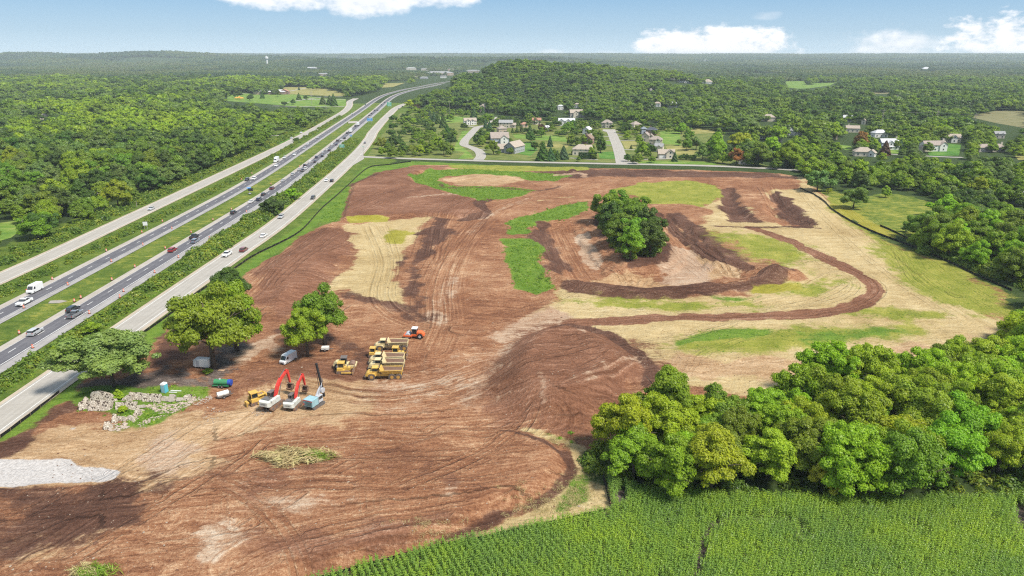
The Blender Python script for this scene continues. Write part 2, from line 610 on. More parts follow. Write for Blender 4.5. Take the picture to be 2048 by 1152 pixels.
def terr(x, y):
    """ground height"""
    x, y = np.atleast_1d(np.asarray(x, float)), np.atleast_1d(np.asarray(y, float))
    h = hills(x, y)
    near = (y < 620) & (y > 40) & (x > -125) & (x < 340)
    if near.any():
        X, Y = x[near], y[near]
        q = np.zeros(X.shape)
        sd = sdf(SITE, X, Y)
        ins = smooth(-sd / 5)
        rough = 0.95 * fbm(X / 7, Y / 7, 21, 3) + 0.5 * fbm(X / 2.2, Y / 2.2, 31, 3) + 1.1 * fbm(X / 40, Y / 40, 41, 2)
        q += ins * rough * (1 - .9 * smooth(-sdf(GRAVEL, X, Y) / 2.5))
        for poly, hh, wd in ((MOUND, 4.6, 11), (FILL, 2.0, 4.0), (STEP, 1.6, 3.0), (SLOPE, 1.8, 9), (SCAR, -2.2, 6), (BAND, -2.8, 7)):
            q += hh * smooth(-sdf(poly, X, Y) / wd)
        pit = np.clip(-sdf(PIT, X, Y) / 11 + .5 * fbm(X / 9, Y / 9, 91, 2), 0, 1)
        st3 = pit * 3
        pit = (np.floor(st3) + smooth((st3 - np.floor(st3)) * 2.2)) / 3
        pit = np.clip(pit, 0, 1)
        q += -3.2 * pit + 3.4 * smooth((4 - sdf(ISLAND, X, Y)) / 6) * pit
        q += 2.4 * smooth(1 - seg_dist(BERM, X, Y)[0] / 5.5) ** 0.8
        bx, by = G(1270, 556)
        r = np.hypot((X - bx) / 1.25, Y - by)
        q += -1.7 * smooth((13 - r) / 9)
        q += .32 * np.sin(22 * np.arctan2(Y - by, (X - bx) / 1.25) + 2 * fbm(X / 3, Y / 3, 95, 2)) * smooth((r - 4) / 2) * smooth((11 - r) / 3)
        bx, by = G(1550, 558)
        q += 2.6 * smooth(1 - np.hypot((X - bx) / 2.0, Y - by) / 6)
        for u, v, rr, hh in ((1145, 343, 5, 2.2), (1585, 511, 3, 1.3), (1000, 392, 6, .8), (1250, 770, 6, -1.2), (350, 742, 14, .5), (270, 985, 9, .7)):
            bx, by = G(u, v)
            q += hh * smooth(1 - np.hypot(X - bx, Y - by) / rr)
        h[near] += q
    return h


def tz(x, y):
    return float(terr(x, y)[0])


# what lies on the ground: (name of the cover, outline in the photograph, softness of its edge in metres)
COVER = ['red', 'dark', 'tan', 'straw', 'lush', 'olive', 'white', 'woods', 'gold', 'mud', 'meadow', 'pale', 'topsoil']
ZONES = [
    ('red', None, 2.5),
    ('dark', [(500, 546), (560, 508), (640, 452), (704, 458), (714, 500), (672, 545), (655, 577), (600, 600), (560, 640), (520, 600)], 9),
    ('dark', [(680, 442), (692, 400), (704, 372), (760, 347), (830, 336), (895, 334), (830, 350), (830, 366), (900, 388), (958, 402), (975, 430), (950, 438), (860, 434), (760, 438)], 10),
    ('topsoil', [(1000, 345), (1180, 338), (1560, 346), (1600, 358), (1400, 356), (1200, 352), (1100, 358)], 8),
    ('straw', [(690, 447), (760, 441), (868, 434), (846, 462), (826, 494), (803, 520), (800, 560), (815, 600), (830, 628), (770, 606), (700, 590), (664, 574), (690, 542), (716, 502), (706, 470)], 5),
    ('topsoil', [(868, 434), (905, 440), (890, 480), (850, 520), (835, 560), (850, 600), (860, 628), (832, 626), (806, 590), (800, 530), (826, 496), (846, 464)], 5),
    ('straw', [(1060, 640), (1130, 600), (1130, 570), (1200, 585), (1290, 600), (1450, 588), (1590, 560), (1560, 520), (1440, 470), (1400, 450), (1420, 400), (1550, 378), (1600, 380), (1600, 352), (1640, 385), (1700, 440), (1760, 475), (1830, 530), (1900, 590), (1995, 645), (1990, 690), (1900, 720), (1700, 760), (1450, 800), (1330, 780), (1300, 735), (1255, 695), (1200, 665), (1130, 650)], 6),
    ('pale', [(1060, 640), (1110, 620), (1180, 660), (1150, 655), (1090, 662), (1000, 690), (960, 680)], 10),
    ('tan', [(1330, 432), (1400, 470), (1450, 515), (1530, 545), (1500, 555), (1440, 570), (1290, 590), (1230, 560), (1330, 540), (1345, 500), (1320, 450)], 5),
    ('red', [(1066, 443), (1110, 440), (1180, 442), (1215, 490), (1245, 528), (1320, 522), (1345, 500), (1330, 440), (1300, 420), (1335, 430), (1400, 490), (1330, 548), (1290, 584), (1170, 574), (1120, 560), (1090, 530), (1075, 490)], 5),
    ('topsoil', [(1064, 443), (1100, 441), (1110, 480), (1135, 530), (1150, 565), (1120, 565), (1088, 530), (1072, 490)], 5),
    ('pale', [(1148, 462), (1172, 462), (1180, 480), (1200, 510), (1212, 528), (1180, 530), (1170, 500)], 3),
    ('pale', [(1345, 500), (1372, 480), (1410, 515), (1436, 556), (1400, 572), (1350, 570), (1310, 548)], 4),
    ('red', [(1420, 545), (1500, 530), (1560, 545), (1500, 565), (1440, 568)], 5),
    ('tan', [(1185, 545), (1230, 535), (1310, 536), (1350, 560), (1330, 576), (1240, 577), (1190, 568)], 4),
    ('topsoil', [(1112, 566), (1160, 575), (1220, 583), (1300, 587), (1420, 580), (1500, 570), (1530, 548), (1590, 546), (1597, 556), (1560, 572), (1500, 582), (1420, 590), (1340, 598), (1270, 598), (1200, 592), (1150, 584)], 3),
    ('topsoil', [(1440, 378), (1470, 375), (1500, 420), (1534, 446), (1450, 442), (1436, 410)], 4),
    ('topsoil', [(1536, 386), (1556, 384), (1590, 408), (1640, 450), (1590, 453), (1556, 425)], 4),
    ('red', [(1476, 372), (1530, 375), (1560, 430), (1590, 450), (1530, 446), (1500, 420)], 5),
    ('topsoil', [(1335, 428), (1360, 426), (1420, 470), (1490, 520), (1480, 535), (1440, 515), (1380, 470)], 4),
    ('tan', [(880, 357), (950, 348), (1020, 351), (1048, 361), (1000, 371), (920, 372)], 3),
    ('lush', [(820, 353), (862, 340), (930, 336), (1000, 341), (1090, 345), (1142, 350), (1110, 361), (1060, 360), (1040, 352), (950, 347), (890, 352), (874, 361), (900, 372), (990, 374), (1075, 380), (1040, 394), (960, 405), (905, 390), (850, 376), (828, 366)], 3),
    ('olive', [(900, 330), (1180, 334), (1180, 340), (1000, 342), (900, 336)], 4),
    ('lush', [(1010, 446), (1060, 430), (1120, 410), (1176, 401), (1176, 422), (1130, 440), (1072, 441), (1055, 466), (1018, 468)], 2.5),
    ('lush', [(1005, 478), (1060, 478), (1086, 496), (1080, 530), (1096, 560), (1112, 572), (1072, 586), (1030, 576), (1015, 532), (1005, 502)], 2.5),
    ('olive', [(1215, 382), (1290, 364), (1380, 361), (1440, 371), (1442, 400), (1400, 412), (1300, 408), (1270, 392)], 4),
    ('lush', [(640, 448), (650, 420), (680, 395), (702, 368), (690, 400), (678, 440)], 2),
    ('gold', [(690, 438), (720, 437), (780, 436), (776, 443), (700, 446)], 2),
    ('gold', [(782, 460), (815, 462), (800, 484), (776, 478)], 5),
    ('olive', [(1435, 468), (1520, 470), (1590, 490), (1640, 520), (1560, 530), (1480, 500)], 26),
    ('olive', [(1620, 560), (1690, 556), (1700, 575), (1640, 592), (1560, 585)], 18),
    ('gold', [(1500, 580), (1560, 572), (1600, 566), (1590, 577), (1500, 588)], 3),
    ('olive', [(1140, 600), (1200, 616), (1330, 622), (1440, 622), (1540, 606), (1500, 596), (1380, 608), (1260, 606), (1180, 596)], 12),
    ('lush', [(1430, 596), (1520, 590), (1530, 599), (1440, 606)], 5),
    ('olive', [(1660, 400), (1700, 440), (1800, 490), (1900, 528), (2030, 592), (2018, 632), (1960, 628), (1826, 582), (1790, 540), (1740, 478), (1690, 440)], 16),
    ('gold', [(1664, 408), (1700, 416), (1752, 446), (1800, 478), (1760, 470), (1700, 440)], 4),
    ('olive', [(1690, 610), (1780, 610), (1860, 630), (1800, 640), (1700, 625)], 8),
    ('straw', [(1150, 612), (1330, 630), (1560, 640), (1720, 640), (1860, 648), (1600, 650), (1330, 645)], 8),
    ('olive', [(1355, 690), (1382, 664), (1460, 654), (1580, 646), (1820, 650), (1840, 664), (1720, 690), (1560, 705), (1400, 712)], 13),
    ('lush', [(1356, 690), (1384, 666), (1460, 656), (1560, 655), (1530, 672), (1430, 680)], 3),
    ('lush', [(1600, 665), (1760, 655), (1800, 660), (1720, 678), (1640, 690)], 10),
    ('tan', [(1330, 720), (1560, 715), (1800, 690), (1990, 665), (1940, 700), (1750, 730), (1500, 760), (1340, 745)], 8),
    ('dark', [(965, 770), (1010, 700), (1055, 666), (1130, 653), (1210, 669), (1262, 701), (1307, 743), (1252, 800), (1182, 857), (1080, 857), (1000, 825)], 16),
    ('straw', [(1048, 857), (1110, 862), (1170, 880), (1215, 945), (1218, 1022), (1095, 1047), (990, 1073), (880, 1097), (900, 1085), (960, 1056), (1010, 1030), (1090, 1000), (1136, 955), (1142, 910), (1108, 882)], 2),
    ('lush', [(1095, 862), (1140, 870), (1150, 884), (1110, 882)], 3),
    ('lush', [(1150, 960), (1170, 955), (1160, 1000), (1140, 1010), (1120, 1020)], 3),
    ('lush', [(985, 1062), (1040, 1048), (1095, 1038), (1098, 1046), (990, 1074)], 1.5),
    ('tan', [(0, 930), (0, 912), (70, 865), (140, 832), (210, 850), (330, 836), (450, 815), (520, 815), (530, 838), (420, 866), (445, 905), (360, 960), (250, 985), (60, 985), (0, 985)], 9),
    ('tan', [(260, 975), (330, 972), (330, 1000), (275, 1005)], 3),
    ('pale', [(330, 880), (400, 900), (330, 930), (270, 925)], 9),
    ('pale', [(560, 790), (700, 740), (830, 740), (990, 690), (980, 770), (880, 800), (740, 830), (600, 850)], 30, .6),
    ('tan', [(500, 790), (560, 750), (700, 770), (680, 830), (560, 850)], 22),
    ('pale', [(330, 1098), (390, 1066), (480, 1058), (475, 1085), (400, 1112)], 8, .55),
    ('pale', [(560, 1016), (700, 1008), (900, 1002), (935, 1014), (800, 1022), (600, 1030)], 5, .8),
    ('pale', [(412, 1082), (438, 1078), (430, 1148), (408, 1150)], 2.5, .5),
    ('tan', [(0, 1120), (120, 1060), (230, 1050), (180, 1110), (40, 1160)], 9, .7),
    ('dark', [(430, 960), (560, 935), (760, 930), (860, 950), (700, 985), (480, 1000)], 12, .7),
    ('topsoil', [(100, 985), (230, 978), (300, 1000), (260, 1060), (120, 1040), (40, 1030)], 12, .75),
    ('topsoil', [(0, 1000), (160, 990), (230, 1020), (180, 1090), (0, 1100)], 14),
    ('dark', [(560, 1120), (720, 1060), (900, 1020), (960, 1045), (890, 1085), (640, 1150)], 9),
    ('pale', [(470, 720), (520, 680), (560, 668), (540, 690), (490, 730)], 3),
    ('mud', [(170, 770), (260, 745), (330, 735), (400, 745), (440, 700), (490, 690), (480, 730), (430, 765), (380, 780), (230, 782)], 6),
    ('topsoil', [(300, 700), (340, 660), (380, 690), (370, 720), (310, 735)], 7),
    ('topsoil', [(0, 893), (60, 858), (120, 815), (160, 800), (165, 815), (100, 845), (40, 885), (0, 912)], 4),
    ('lush', [(155, 790), (190, 775), (400, 775), (420, 790), (380, 812), (300, 845), (240, 862), (228, 835), (170, 820)], 4),
    ('mud', [(1240, 905), (2300, 830), (2300, 1010), (1300, 985)], 6),
    ('woods', [(1160, 905), (1215, 955), (1300, 985), (1500, 1000), (1760, 1004), (2300, 1000), (2300, 720), (1990, 700), (1900, 765), (1760, 790), (1560, 830), (1300, 855)], 4),
    ('white', [(-200, 925), (0, 924), (135, 925), (152, 934), (208, 935), (238, 942), (243, 949), (232, 960), (200, 968), (110, 967), (0, 972), (-200, 975)], 0.9),
    ('white', [(140, 858), (152, 857), (152, 862), (141, 863)], 0.8),
    ('topsoil', [(1188, 447), (1196, 420), (1235, 398), (1275, 402), (1310, 430), (1332, 470), (1326, 518), (1260, 528), (1228, 506), (1206, 478)], 4),
]
# bands that follow a line: haul roads, spoil ridges, drainage cuts (cover, line, width, softness, strength)
BANDS = [
    ('dark', [(1150, 646), (1330, 636), (1500, 631), (1640, 624), (1720, 606), (1750, 582), (1737, 562), (1690, 537), (1625, 503), (1560, 474), (1500, 455)], 6.5, 2.0, .9),
    ('topsoil', [(1420, 452), (1500, 455), (1580, 453), (1640, 455)], 2.2, 1.2, .8),
    ('topsoil', [(1310, 428), (1370, 468), (1430, 510), (1490, 532)], 5.5, 2.0, .9),
    ('topsoil', [(1090, 665), (1140, 653), (1210, 668), (1264, 702), (1304, 742), (1296, 770)], 4.0, 2.5, .85),
    ('pale', [(1150, 792), (1215, 756), (1280, 718)], 5.0, 3.5, .38),
    ('topsoil', [(975, 400), (960, 412), (972, 430), (930, 440)], 6, 2.5, .8),
    ('topsoil', [(880, 368), (900, 376), (1000, 376), (1080, 382), (1120, 372)], 3.5, 2, .7),
    ('topsoil', [(700, 372), (760, 347), (830, 334), (890, 332)], 5, 3, .6),
    ('topsoil', [(1130, 905), (1142, 930), (1130, 960), (1085, 1000), (1000, 1030), (962, 1054), (890, 1088)], 2.5, 2, .7),
    ('topsoil', [(1000, 872), (1060, 884), (1110, 905), (1140, 925)], 1.6, 1, .8),
    ('topsoil', [(700, 590), (780, 612), (830, 632), (870, 636)], 7, 4, .6),
    ('red', [(845, 470), (820, 520), (808, 570)], 4, 3, .5),
    ('pale', [(880, 640), (888, 600), (900, 560)], 10, 9, .42), ('pale', [(935, 470), (985, 428), (1060, 396)], 5, 5, .4), ('pale', [(820, 400), (900, 394), (950, 397)], 5, 3, .55),
    ('dark', [(1240, 905), (1180, 880), (1140, 860)], 5, 3, .6), ('pale', [(1080, 780), (1088, 822)], 2.0, 2, .42), ('pale', [(1150, 684), (1164, 692)], 3.0, 2, .4), ('pale', [(560, 700), (520, 690), (480, 722)], 5, 3, .6),
    ('topsoil', [(560, 660), (640, 680), (720, 700), (700, 735), (600, 745)], 9, 8, .55), ('dark', [(500, 760), (600, 735), (700, 745)], 12, 9, .6), ('pale', [(1110, 350), (1160, 346), (1170, 352)], 6, 3, .7), ('straw', [(1060, 405), (1100, 398), (1150, 392)], 3, 3, .5),
]
CORN_P = [(560, 1200), (690, 1143), (882, 1094), (990, 1073), (1099, 1047), (1213, 1022), (1208, 955), (1300, 990), (1500, 1003), (1760, 1008), (2300, 1000), (2500, 1300), (500, 1300)]
MEADOW = [(1600, 372), (1700, 392), (1800, 388), (1880, 410), (1890, 450), (1815, 480), (1740, 455), (1680, 425), (1640, 395)]


def build_ground():
    def lines(parts):
        out = [parts[0][0]]
        for a, b, s0, s1 in parts:
            q, s = a, s0
            n = max(1, int(round((b - a) / ((s0 + s1) / 2))))
            r = (s1 / s0) ** (1 / max(1, n - 1)) if s0 != s1 else 1
            st = np.array([s0 * r ** k for k in range(n)])
            st *= (b - a) / st.sum()
            out += list(a + np.cumsum(st))
        return np.array(out)
    xs = lines([(-14000, -2000, 1500, 220), (-2000, -400, 200, 16), (-400, -125, 14, 2), (-125, 190, .62, .62), (190, 300, .7, 2.2), (300, 900, 4, 24), (900, 3000, 26, 240), (3000, 14000, 260, 1500)])
    ys = lines([(-600, 72, 90, 1.2), (72, 240, .55, .7), (240, 560, .8, 2.2), (560, 1100, 3, 14), (1100, 3000, 14, 45), (3000, 9000, 50, 130), (9000, 10500, 160, 400)])
    nx, ny = len(xs), len(ys)
    X, Y = np.meshgrid(xs, ys)
    X, Y = X.ravel(), Y.ravel()
    Z = terr(X, Y)
    K = len(COVER)
    W = np.zeros((len(X), K))
    W[:, COVER.index('woods')] = 1

    def paint(k, poly, soft, amt=1.0):
        P = np.array(poly)
        lo, hi = P.min(0) - soft - 1, P.max(0) + soft + 1
        m = np.nonzero((X > lo[0]) & (X < hi[0]) & (Y > lo[1]) & (Y < hi[1]))[0]
        if len(m):
            wob = fbm(X[m] / 11, Y[m] / 11, 77, 3) * min(soft * 2.4, 15)
            q = smooth(0.5 - (sdf(poly, X[m], Y[m]) + wob) / (soft * 1.5))[:, None] * amt
            W[m] *= 1 - q
            W[m, COVER.index(k)] += q[:, 0]
    # verges and the median, then the building site, then all that lies on it
    axp = AXIS[AXIS[:, 1] < 1150]
    paint('meadow', [tuple(p) for p in np.concatenate([offset(axp, -62), offset(axp, 70)[::-1]])], 4)
    paint('olive', [tuple(p) for p in np.concatenate([offset(axp, -5.2), offset(axp, 5.8)[::-1]])], 1.5)
    paint('meadow', [tuple(p) for p in np.concatenate([offset(axp, -5.2), offset(axp, 5.8)[::-1]])], 1.5, .62)
    paint('lush', GP([(0, 880), (165, 755), (290, 660), (440, 560), (520, 500), (600, 450), (680, 380), (730, 333), (820, 322), (1000, 331), (1000, 340), (760, 350), (700, 380), (640, 450), (480, 560), (300, 700), (160, 800), (0, 900)]), 3)
    paint('meadow', GP(MEADOW), 5)
    paint('olive', GP(MEADOW), 5, .5)
    paint('olive', GP([(1560, 352), (1640, 372), (1640, 395), (1600, 385)]), 4)
    paint('mud', GP(CORN_P), 1.5)
    for k, poly, soft, *amt in ZONES:
        paint(k, GP(poly) if poly else SITE, soft, *amt)
    for k, pl, wd, soft, amt in BANDS:
        P = [tuple(q) for q in spline(GP(pl), 4.0)]
        A = np.array(P)
        lo, hi = A.min(0) - wd - soft, A.max(0) + wd + soft
        m = np.nonzero((X > lo[0]) & (X < hi[0]) & (Y > lo[1]) & (Y < hi[1]))[0]
        d = seg_dist(P, X[m], Y[m])[0] + fbm(X[m] / 6, Y[m] / 6, 78, 3) * wd * .55
        q = smooth(0.5 - (d - wd / 2) / soft)[:, None] * amt
        W[m] *= 1 - q
        W[m, COVER.index(k)] += q[:, 0]
    rows = np.arange(ny - 1)[:, None] * nx + np.arange(nx - 1)[None, :]
    F = np.stack([rows, rows + 1, rows + nx + 1, rows + nx], -1).reshape(-1, 4)
    me = mesh_np('ground', np.stack([X, Y, Z], 1), F, smooth_faces=True)
    W = np.concatenate([W, np.zeros((len(X), 16 - K))], 1)
    for i, nm in enumerate(('cover_a', 'cover_b', 'cover_c', 'cover_d')):
        a = me.attributes.new(nm, 'FLOAT_COLOR', 'POINT')
        q = np.concatenate([W[:, i * 4:i * 4 + 3], np.ones((len(X), 1))], 1)
        a.data.foreach_set('color', q.astype(np.float32).ravel())
        b = me.attributes.new(nm + '_last', 'FLOAT', 'POINT')
        b.data.foreach_set('value', W[:, i * 4 + 3].astype(np.float32))
    # wheel tracks and grading passes: distance across, distance along, strength
    T = np.zeros((len(X), 3))
    TR = [([(860, 700), (885, 640), (885, 580), (905, 520), (945, 462), (1000, 418), (1100, 387), (1200, 367), (1350, 352), (1500, 350)], 22), ([(1140, 642), (1300, 636), (1500, 631), (1640, 624), (1722, 604), (1752, 580), (1738, 560), (1690, 535), (1625, 502), (1540, 465)], 9),
          ([(1620, 372), (1690, 440), (1760, 500), (1850, 565), (2000, 655)], 17), ([(-100, 1068), (200, 1040), (400, 1010), (640, 990), (900, 985), (1090, 955)], 16), ([(480, 1150), (560, 1112), (760, 1060), (940, 1028), (1000, 1005)], 17),
          ([(300, 935), (500, 882), (700, 862), (900, 852), (1100, 840)], 22), ([(1240, 690), (1275, 712), (1220, 760), (1130, 800)], 9), ([(480, 590), (560, 525), (650, 462)], 24),
          ([(0, 1160), (120, 1090), (300, 985), (420, 905), (520, 830)], 14), ([(1310, 430), (1375, 480), (1470, 545)], 18), ([(1105, 448), (1130, 500), (1170, 565)], 20), ([(690, 425), (800, 382), (980, 348)], 20), ([(1150, 595), (1290, 612), (1450, 606), (1580, 580), (1650, 548)], 16),
          ([(560, 770), (720, 800), (860, 790), (990, 740)], 26), ([(1800, 500), (1840, 560), (1900, 590)], 12), ([(740, 450), (770, 520), (760, 600), (840, 650), (960, 660)], 16), ([(1180, 345), (1100, 362), (1000, 385), (900, 430), (870, 520)], 14), ([(1540, 372), (1580, 420), (1640, 440), (1640, 460), (1440, 462)], 9)]
    for j, (pl, wd) in enumerate(TR):
        P = spline(GP(pl), 5.0)
        lo, hi = P.min(0) - wd, P.max(0) + wd
        m = np.nonzero((X > lo[0]) & (X < hi[0]) & (Y > lo[1]) & (Y < hi[1]))[0]
        d, sd_, al = seg_dist([tuple(p) for p in P], X[m], Y[m])
        wq = smooth(1.35 * (1 - d / (wd / 2)))
        m2 = wq > T[m, 2]
        T[m[m2]] = np.stack([np.sign(sd_[m2]) * d[m2] + 50 * j, al[m2] + 300 * j, wq[m2]], 1)
    a = me.attributes.new('passes', 'FLOAT_VECTOR', 'POINT')
    a.data.foreach_set('vector', T.astype(np.float32).ravel())
    # single runs of wheels and crawlers: distance across the run, and how fresh it is
    runs = []
    rr = random.Random(3)
    for pl, wd in TR:
        P = spline(GP(pl), 5.0)
        for _ in range(3):
            runs.append(offset(P, rr.uniform(-wd, wd) * .8))
    for _ in range(46):
        y0 = 86 + 300 * rr.random() ** 1.7
        x0 = rr.uniform(-.62, .35) * y0
        a0, bend = rr.gauss(0, .5) + (1.57 if rr.random() < .3 else 0), rr.uniform(-.022, .022)
        q, P = np.array([x0, y0]), []
        for k in range(int(rr.uniform(8, 24))):
            P.append(q.copy())
            q = q + 4 * np.array([math.cos(a0), math.sin(a0)])
            a0 += bend * 4
        runs.append(np.array(P))
    RV = np.zeros((len(X), 2))
    for P in runs:
        lo, hi = P.min(0) - 3, P.max(0) + 3
        m = np.nonzero((X > lo[0]) & (X < hi[0]) & (Y > lo[1]) & (Y < hi[1]))[0]
        if not len(m):
            continue
        d, sd_, al = seg_dist([tuple(q) for q in P], X[m], Y[m])
        L = al.max()
        wq = smooth((3.0 - d) / 1.2) * rr.uniform(.45, 1) * smooth(np.minimum(al, L - al) / 12)
        m2 = wq > RV[m, 1]
        RV[m[m2], 0] = d[m2]
        RV[m[m2], 1] = wq[m2]
    for nm, k in (('run_across', 0), ('run_fresh', 1)):
        b = me.attributes.new(nm, 'FLOAT', 'POINT')
        b.data.foreach_set('value', RV[:, k].astype(np.float32))
    me.materials.append(ground_mat())
    return tag(add_obj('ground', me), kind='structure')


def ground_mat():
    m, t = new_mat('earth')
    P = t.n('ShaderNodeNewGeometry').outputs['Position']
    x, y, z = t.xyz(P)
    flat = t.comb(x, y, 0.0)
    nA = t.noise(flat, 0.17, 7, 0.72, 'Color')
    nB = t.noise(t.vmath('ADD', flat, (91, 37, 5)), 0.21, 7, 0.72, 'Color')
    nC = t.noise(t.vmath('ADD', flat, (17, 73, 9)), 0.26, 7, 0.72, 'Color')
    big = t.noise(flat, 0.028, 4, 0.6)
    mid = t.noise(flat, 0.12, 5, 0.65)
    fine = t.noise(flat, 1.7, 5, 0.7)
    clod = t.vor(flat, 1.6)
    pv = t.attr('passes', 'Vector')
    ac, al, pw = t.xyz(pv)
    warp = t.math('MULTIPLY', t.math('SUBTRACT', mid, 0.5), 9.0)
    sb = t.noise(t.comb(t.math('MULTIPLY', x, 0.055), t.math('MULTIPLY', t.math('ADD', y, warp), 0.75), 0.0), 1.0, 5, 0.62)
    st = t.noise(t.comb(t.math('MULTIPLY', al, 0.03), t.math('MULTIPLY', ac, 0.95), 0.0), 1.0, 5, 0.62)
    s = t.math('ADD', t.math('MULTIPLY', sb, t.math('SUBTRACT', 1.0, pw)), t.math('MULTIPLY', st, pw))
    grit = t.noise(flat, 5.5, 3, 0.7)
    scrape = t.noise(t.comb(t.math('MULTIPLY', t.math('ADD', x, t.math('MULTIPLY', y, .35)), .30), t.math('MULTIPLY', t.math('SUBTRACT', y, t.math('MULTIPLY', x, .2)), 1.5), 4.0), 1.0, 4, 0.7)
    ra, rf = t.attr('run_across', 'Fac'), t.attr('run_fresh', 'Fac')
    tread = t.math('MULTIPLY', t.rng(t.math('ABSOLUTE', t.math('SUBTRACT', ra, 1.15)), .45, .2, 0, 1, True), t.math('MULTIPLY', rf, t.rng(mid, .35, .6)))
    lip = t.math('MULTIPLY', t.rng(t.math('ABSOLUTE', t.math('SUBTRACT', t.math('ABSOLUTE', t.math('SUBTRACT', ra, 1.15)), .55)), .22, .05, 0, 1, True), t.math('MULTIPLY', rf, t.rng(fine, .4, .6)))
    rut = t.math('ABSOLUTE', t.math('SUBTRACT', t.math('FRACT', t.math('MULTIPLY', ac, 0.42)), 0.5))
    # dirt tone: streaks, patches and clods together
    tone = t.math('ADD', t.math('MULTIPLY', s, 0.95), t.math('ADD', t.math('MULTIPLY', big, 0.85), t.math('ADD', t.math('MULTIPLY', mid, 0.45), t.math('ADD', .08, t.math('MULTIPLY', fine, 0.80)))))
    tone = t.math('ADD', tone, t.math('ADD', t.math('MULTIPLY', t.math('SUBTRACT', grit, .5), .85), t.math('MULTIPLY', t.math('SUBTRACT', scrape, .5), .75)))
    tone = t.math('ADD', tone, t.math('SUBTRACT', t.math('MULTIPLY', lip, .16), t.math('MULTIPLY', tread, .17)))
    tone = t.rng(tone, 1.14, 2.02)
    def r3(*st_):
        return t.ramp(tone, list(st_))
    red = r3((0.0, (.062, .026, .014)), (0.24, (.125, .053, .028)), (0.46, (.205, .091, .045)), (0.66, (.29, .150, .081)), (0.82, (.385, .235, .133)), (1.0, (.475, .34, .225)))
    dark = r3((0.0, (.055, .022, .012)), (0.35, (.125, .055, .030)), (0.65, (.20, .095, .055)), (0.88, (.30, .165, .105)), (1.0, (.38, .25, .17)))
    tan = r3((0.0, (.14, .068, .034)), (0.3, (.25, .145, .072)), (0.6, (.37, .245, .135)), (1.0, (.54, .40, .26)))
    straw = r3((0.0, (.17, .105, .045)), (0.25, (.29, .205, .090)), (0.55, (.385, .29, .145)), (0.8, (.46, .365, .20)), (1.0, (.54, .45, .28)))
    pale = r3((0.0, (.17, .088, .05)), (0.35, (.28, .17, .105)), (0.6, (.375, .265, .18)), (1.0, (.52, .43, .33)))
    mud = r3((0.0, (.035, .027, .024)), (0.5, (.095, .072, .062)), (1.0, (.26, .215, .185)))
    gt = t.rng(t.math('ADD', t.math('MULTIPLY', fine, 0.6), t.math('ADD', t.math('MULTIPLY', mid, 0.55), t.math('MULTIPLY', s, 0.35))), 0.5, 1.0)
    lush = t.ramp(gt, [(0.0, (.035, .07, .010)), (0.4, (.078, .145, .016)), (0.75, (.145, .215, .028)), (1.0, (.26, .27, .07))])
    olive = t.ramp(gt, [(0.0, (.085, .105, .014)), (0.4, (.17, .19, .026)), (0.75, (.28, .26, .055)), (1.0, (.40, .35, .13))])
    meadow = t.ramp(gt, [(0.0, (.028, .052, .009)), (0.4, (.065, .108, .014)), (0.7, (.125, .165, .026)), (1.0, (.23, .23, .07))])
    gold = t.ramp(gt, [(0.0, (.12, .12, .015)), (0.5, (.24, .215, .028)), (1.0, (.36, .32, .09))])
    white = t.ramp(fine, [(0.3, (.30, .275, .255)), (0.5, (.42, .395, .375)), (0.7, (.50, .475, .455))])
    woods = t.ramp(gt, [(0.0, (.016, .028, .009)), (0.5, (.034, .056, .015)), (1.0, (.07, .088, .026))])
    topsoil = r3((0.0, (.032, .015, .010)), (0.35, (.066, .031, .020)), (0.65, (.110, .055, .036)), (0.88, (.19, .11, .075)), (1.0, (.28, .18, .13)))
    cols = dict(topsoil=topsoil, red=red, dark=dark, tan=tan, straw=straw, lush=lush, olive=olive, white=white, woods=woods, gold=gold, mud=mud, meadow=meadow, pale=pale)
    ns = {}
    for i, nz in enumerate((nA, nB, nC)):
        q = t.xyz(nz)
        for j in range(3):
            ns[i * 3 + j] = q[j]
    ns[12] = t.math('SUBTRACT', 1.0, ns[2])
    ns[9], ns[10], ns[11] = t.math('SUBTRACT', 1.0, ns[0]), t.math('SUBTRACT', 1.0, ns[4]), t.math('SUBTRACT', 1.0, ns[8])
    acc = tot = None
    for i, k in enumerate(COVER):
        a = 'cover_' + 'abcd'[i // 4]
        wgt = t.attr(a + '_last', 'Fac') if i % 4 == 3 else t.xyz(t.attr(a, 'Vector'))[i % 4]
        wt = t.math('MULTIPLY', wgt, t.rng(ns[i], 0.3, 0.7, 0.08, 2.0))
        if k in ('straw', 'pale', 'olive', 'gold', 'lush', 'tan'):
            wt = t.math('MULTIPLY', wt, t.rng(s, 0.34, 0.66, 0.35, 1.55))
        wt = t.math('ADD', t.math('POWER', wt, 4.0), t.math('MULTIPLY', wgt, 0.002))
        v = t.vmath('SCALE', cols[k], scale=wt)
        acc = v if acc is None else t.vmath('ADD', acc, v)
        tot = wt if tot is None else t.math('ADD', tot, wt)
    col = t.vmath('SCALE', acc, scale=t.math('DIVIDE', 1.0, t.math('ADD', tot, 1e-5)))
    h = t.math('ADD', t.math('MULTIPLY', s, 0.9), t.math('ADD', t.math('MULTIPLY', fine, 0.55), t.math('ADD', t.math('MULTIPLY', clod, 0.18), t.math('MULTIPLY', t.math('MULTIPLY', rut, pw), 0.3))))
    h = t.math('ADD', t.math('ADD', h, t.math('MULTIPLY', scrape, .5)), t.math('SUBTRACT', t.math('MULTIPLY', lip, .25), t.math('MULTIPLY', tread, .45)))
    t.out(t.bsdf(col, 0.95, 0, t.bump(h, 0.95, 0.55), 0.12))
    return m


ground = build_ground()

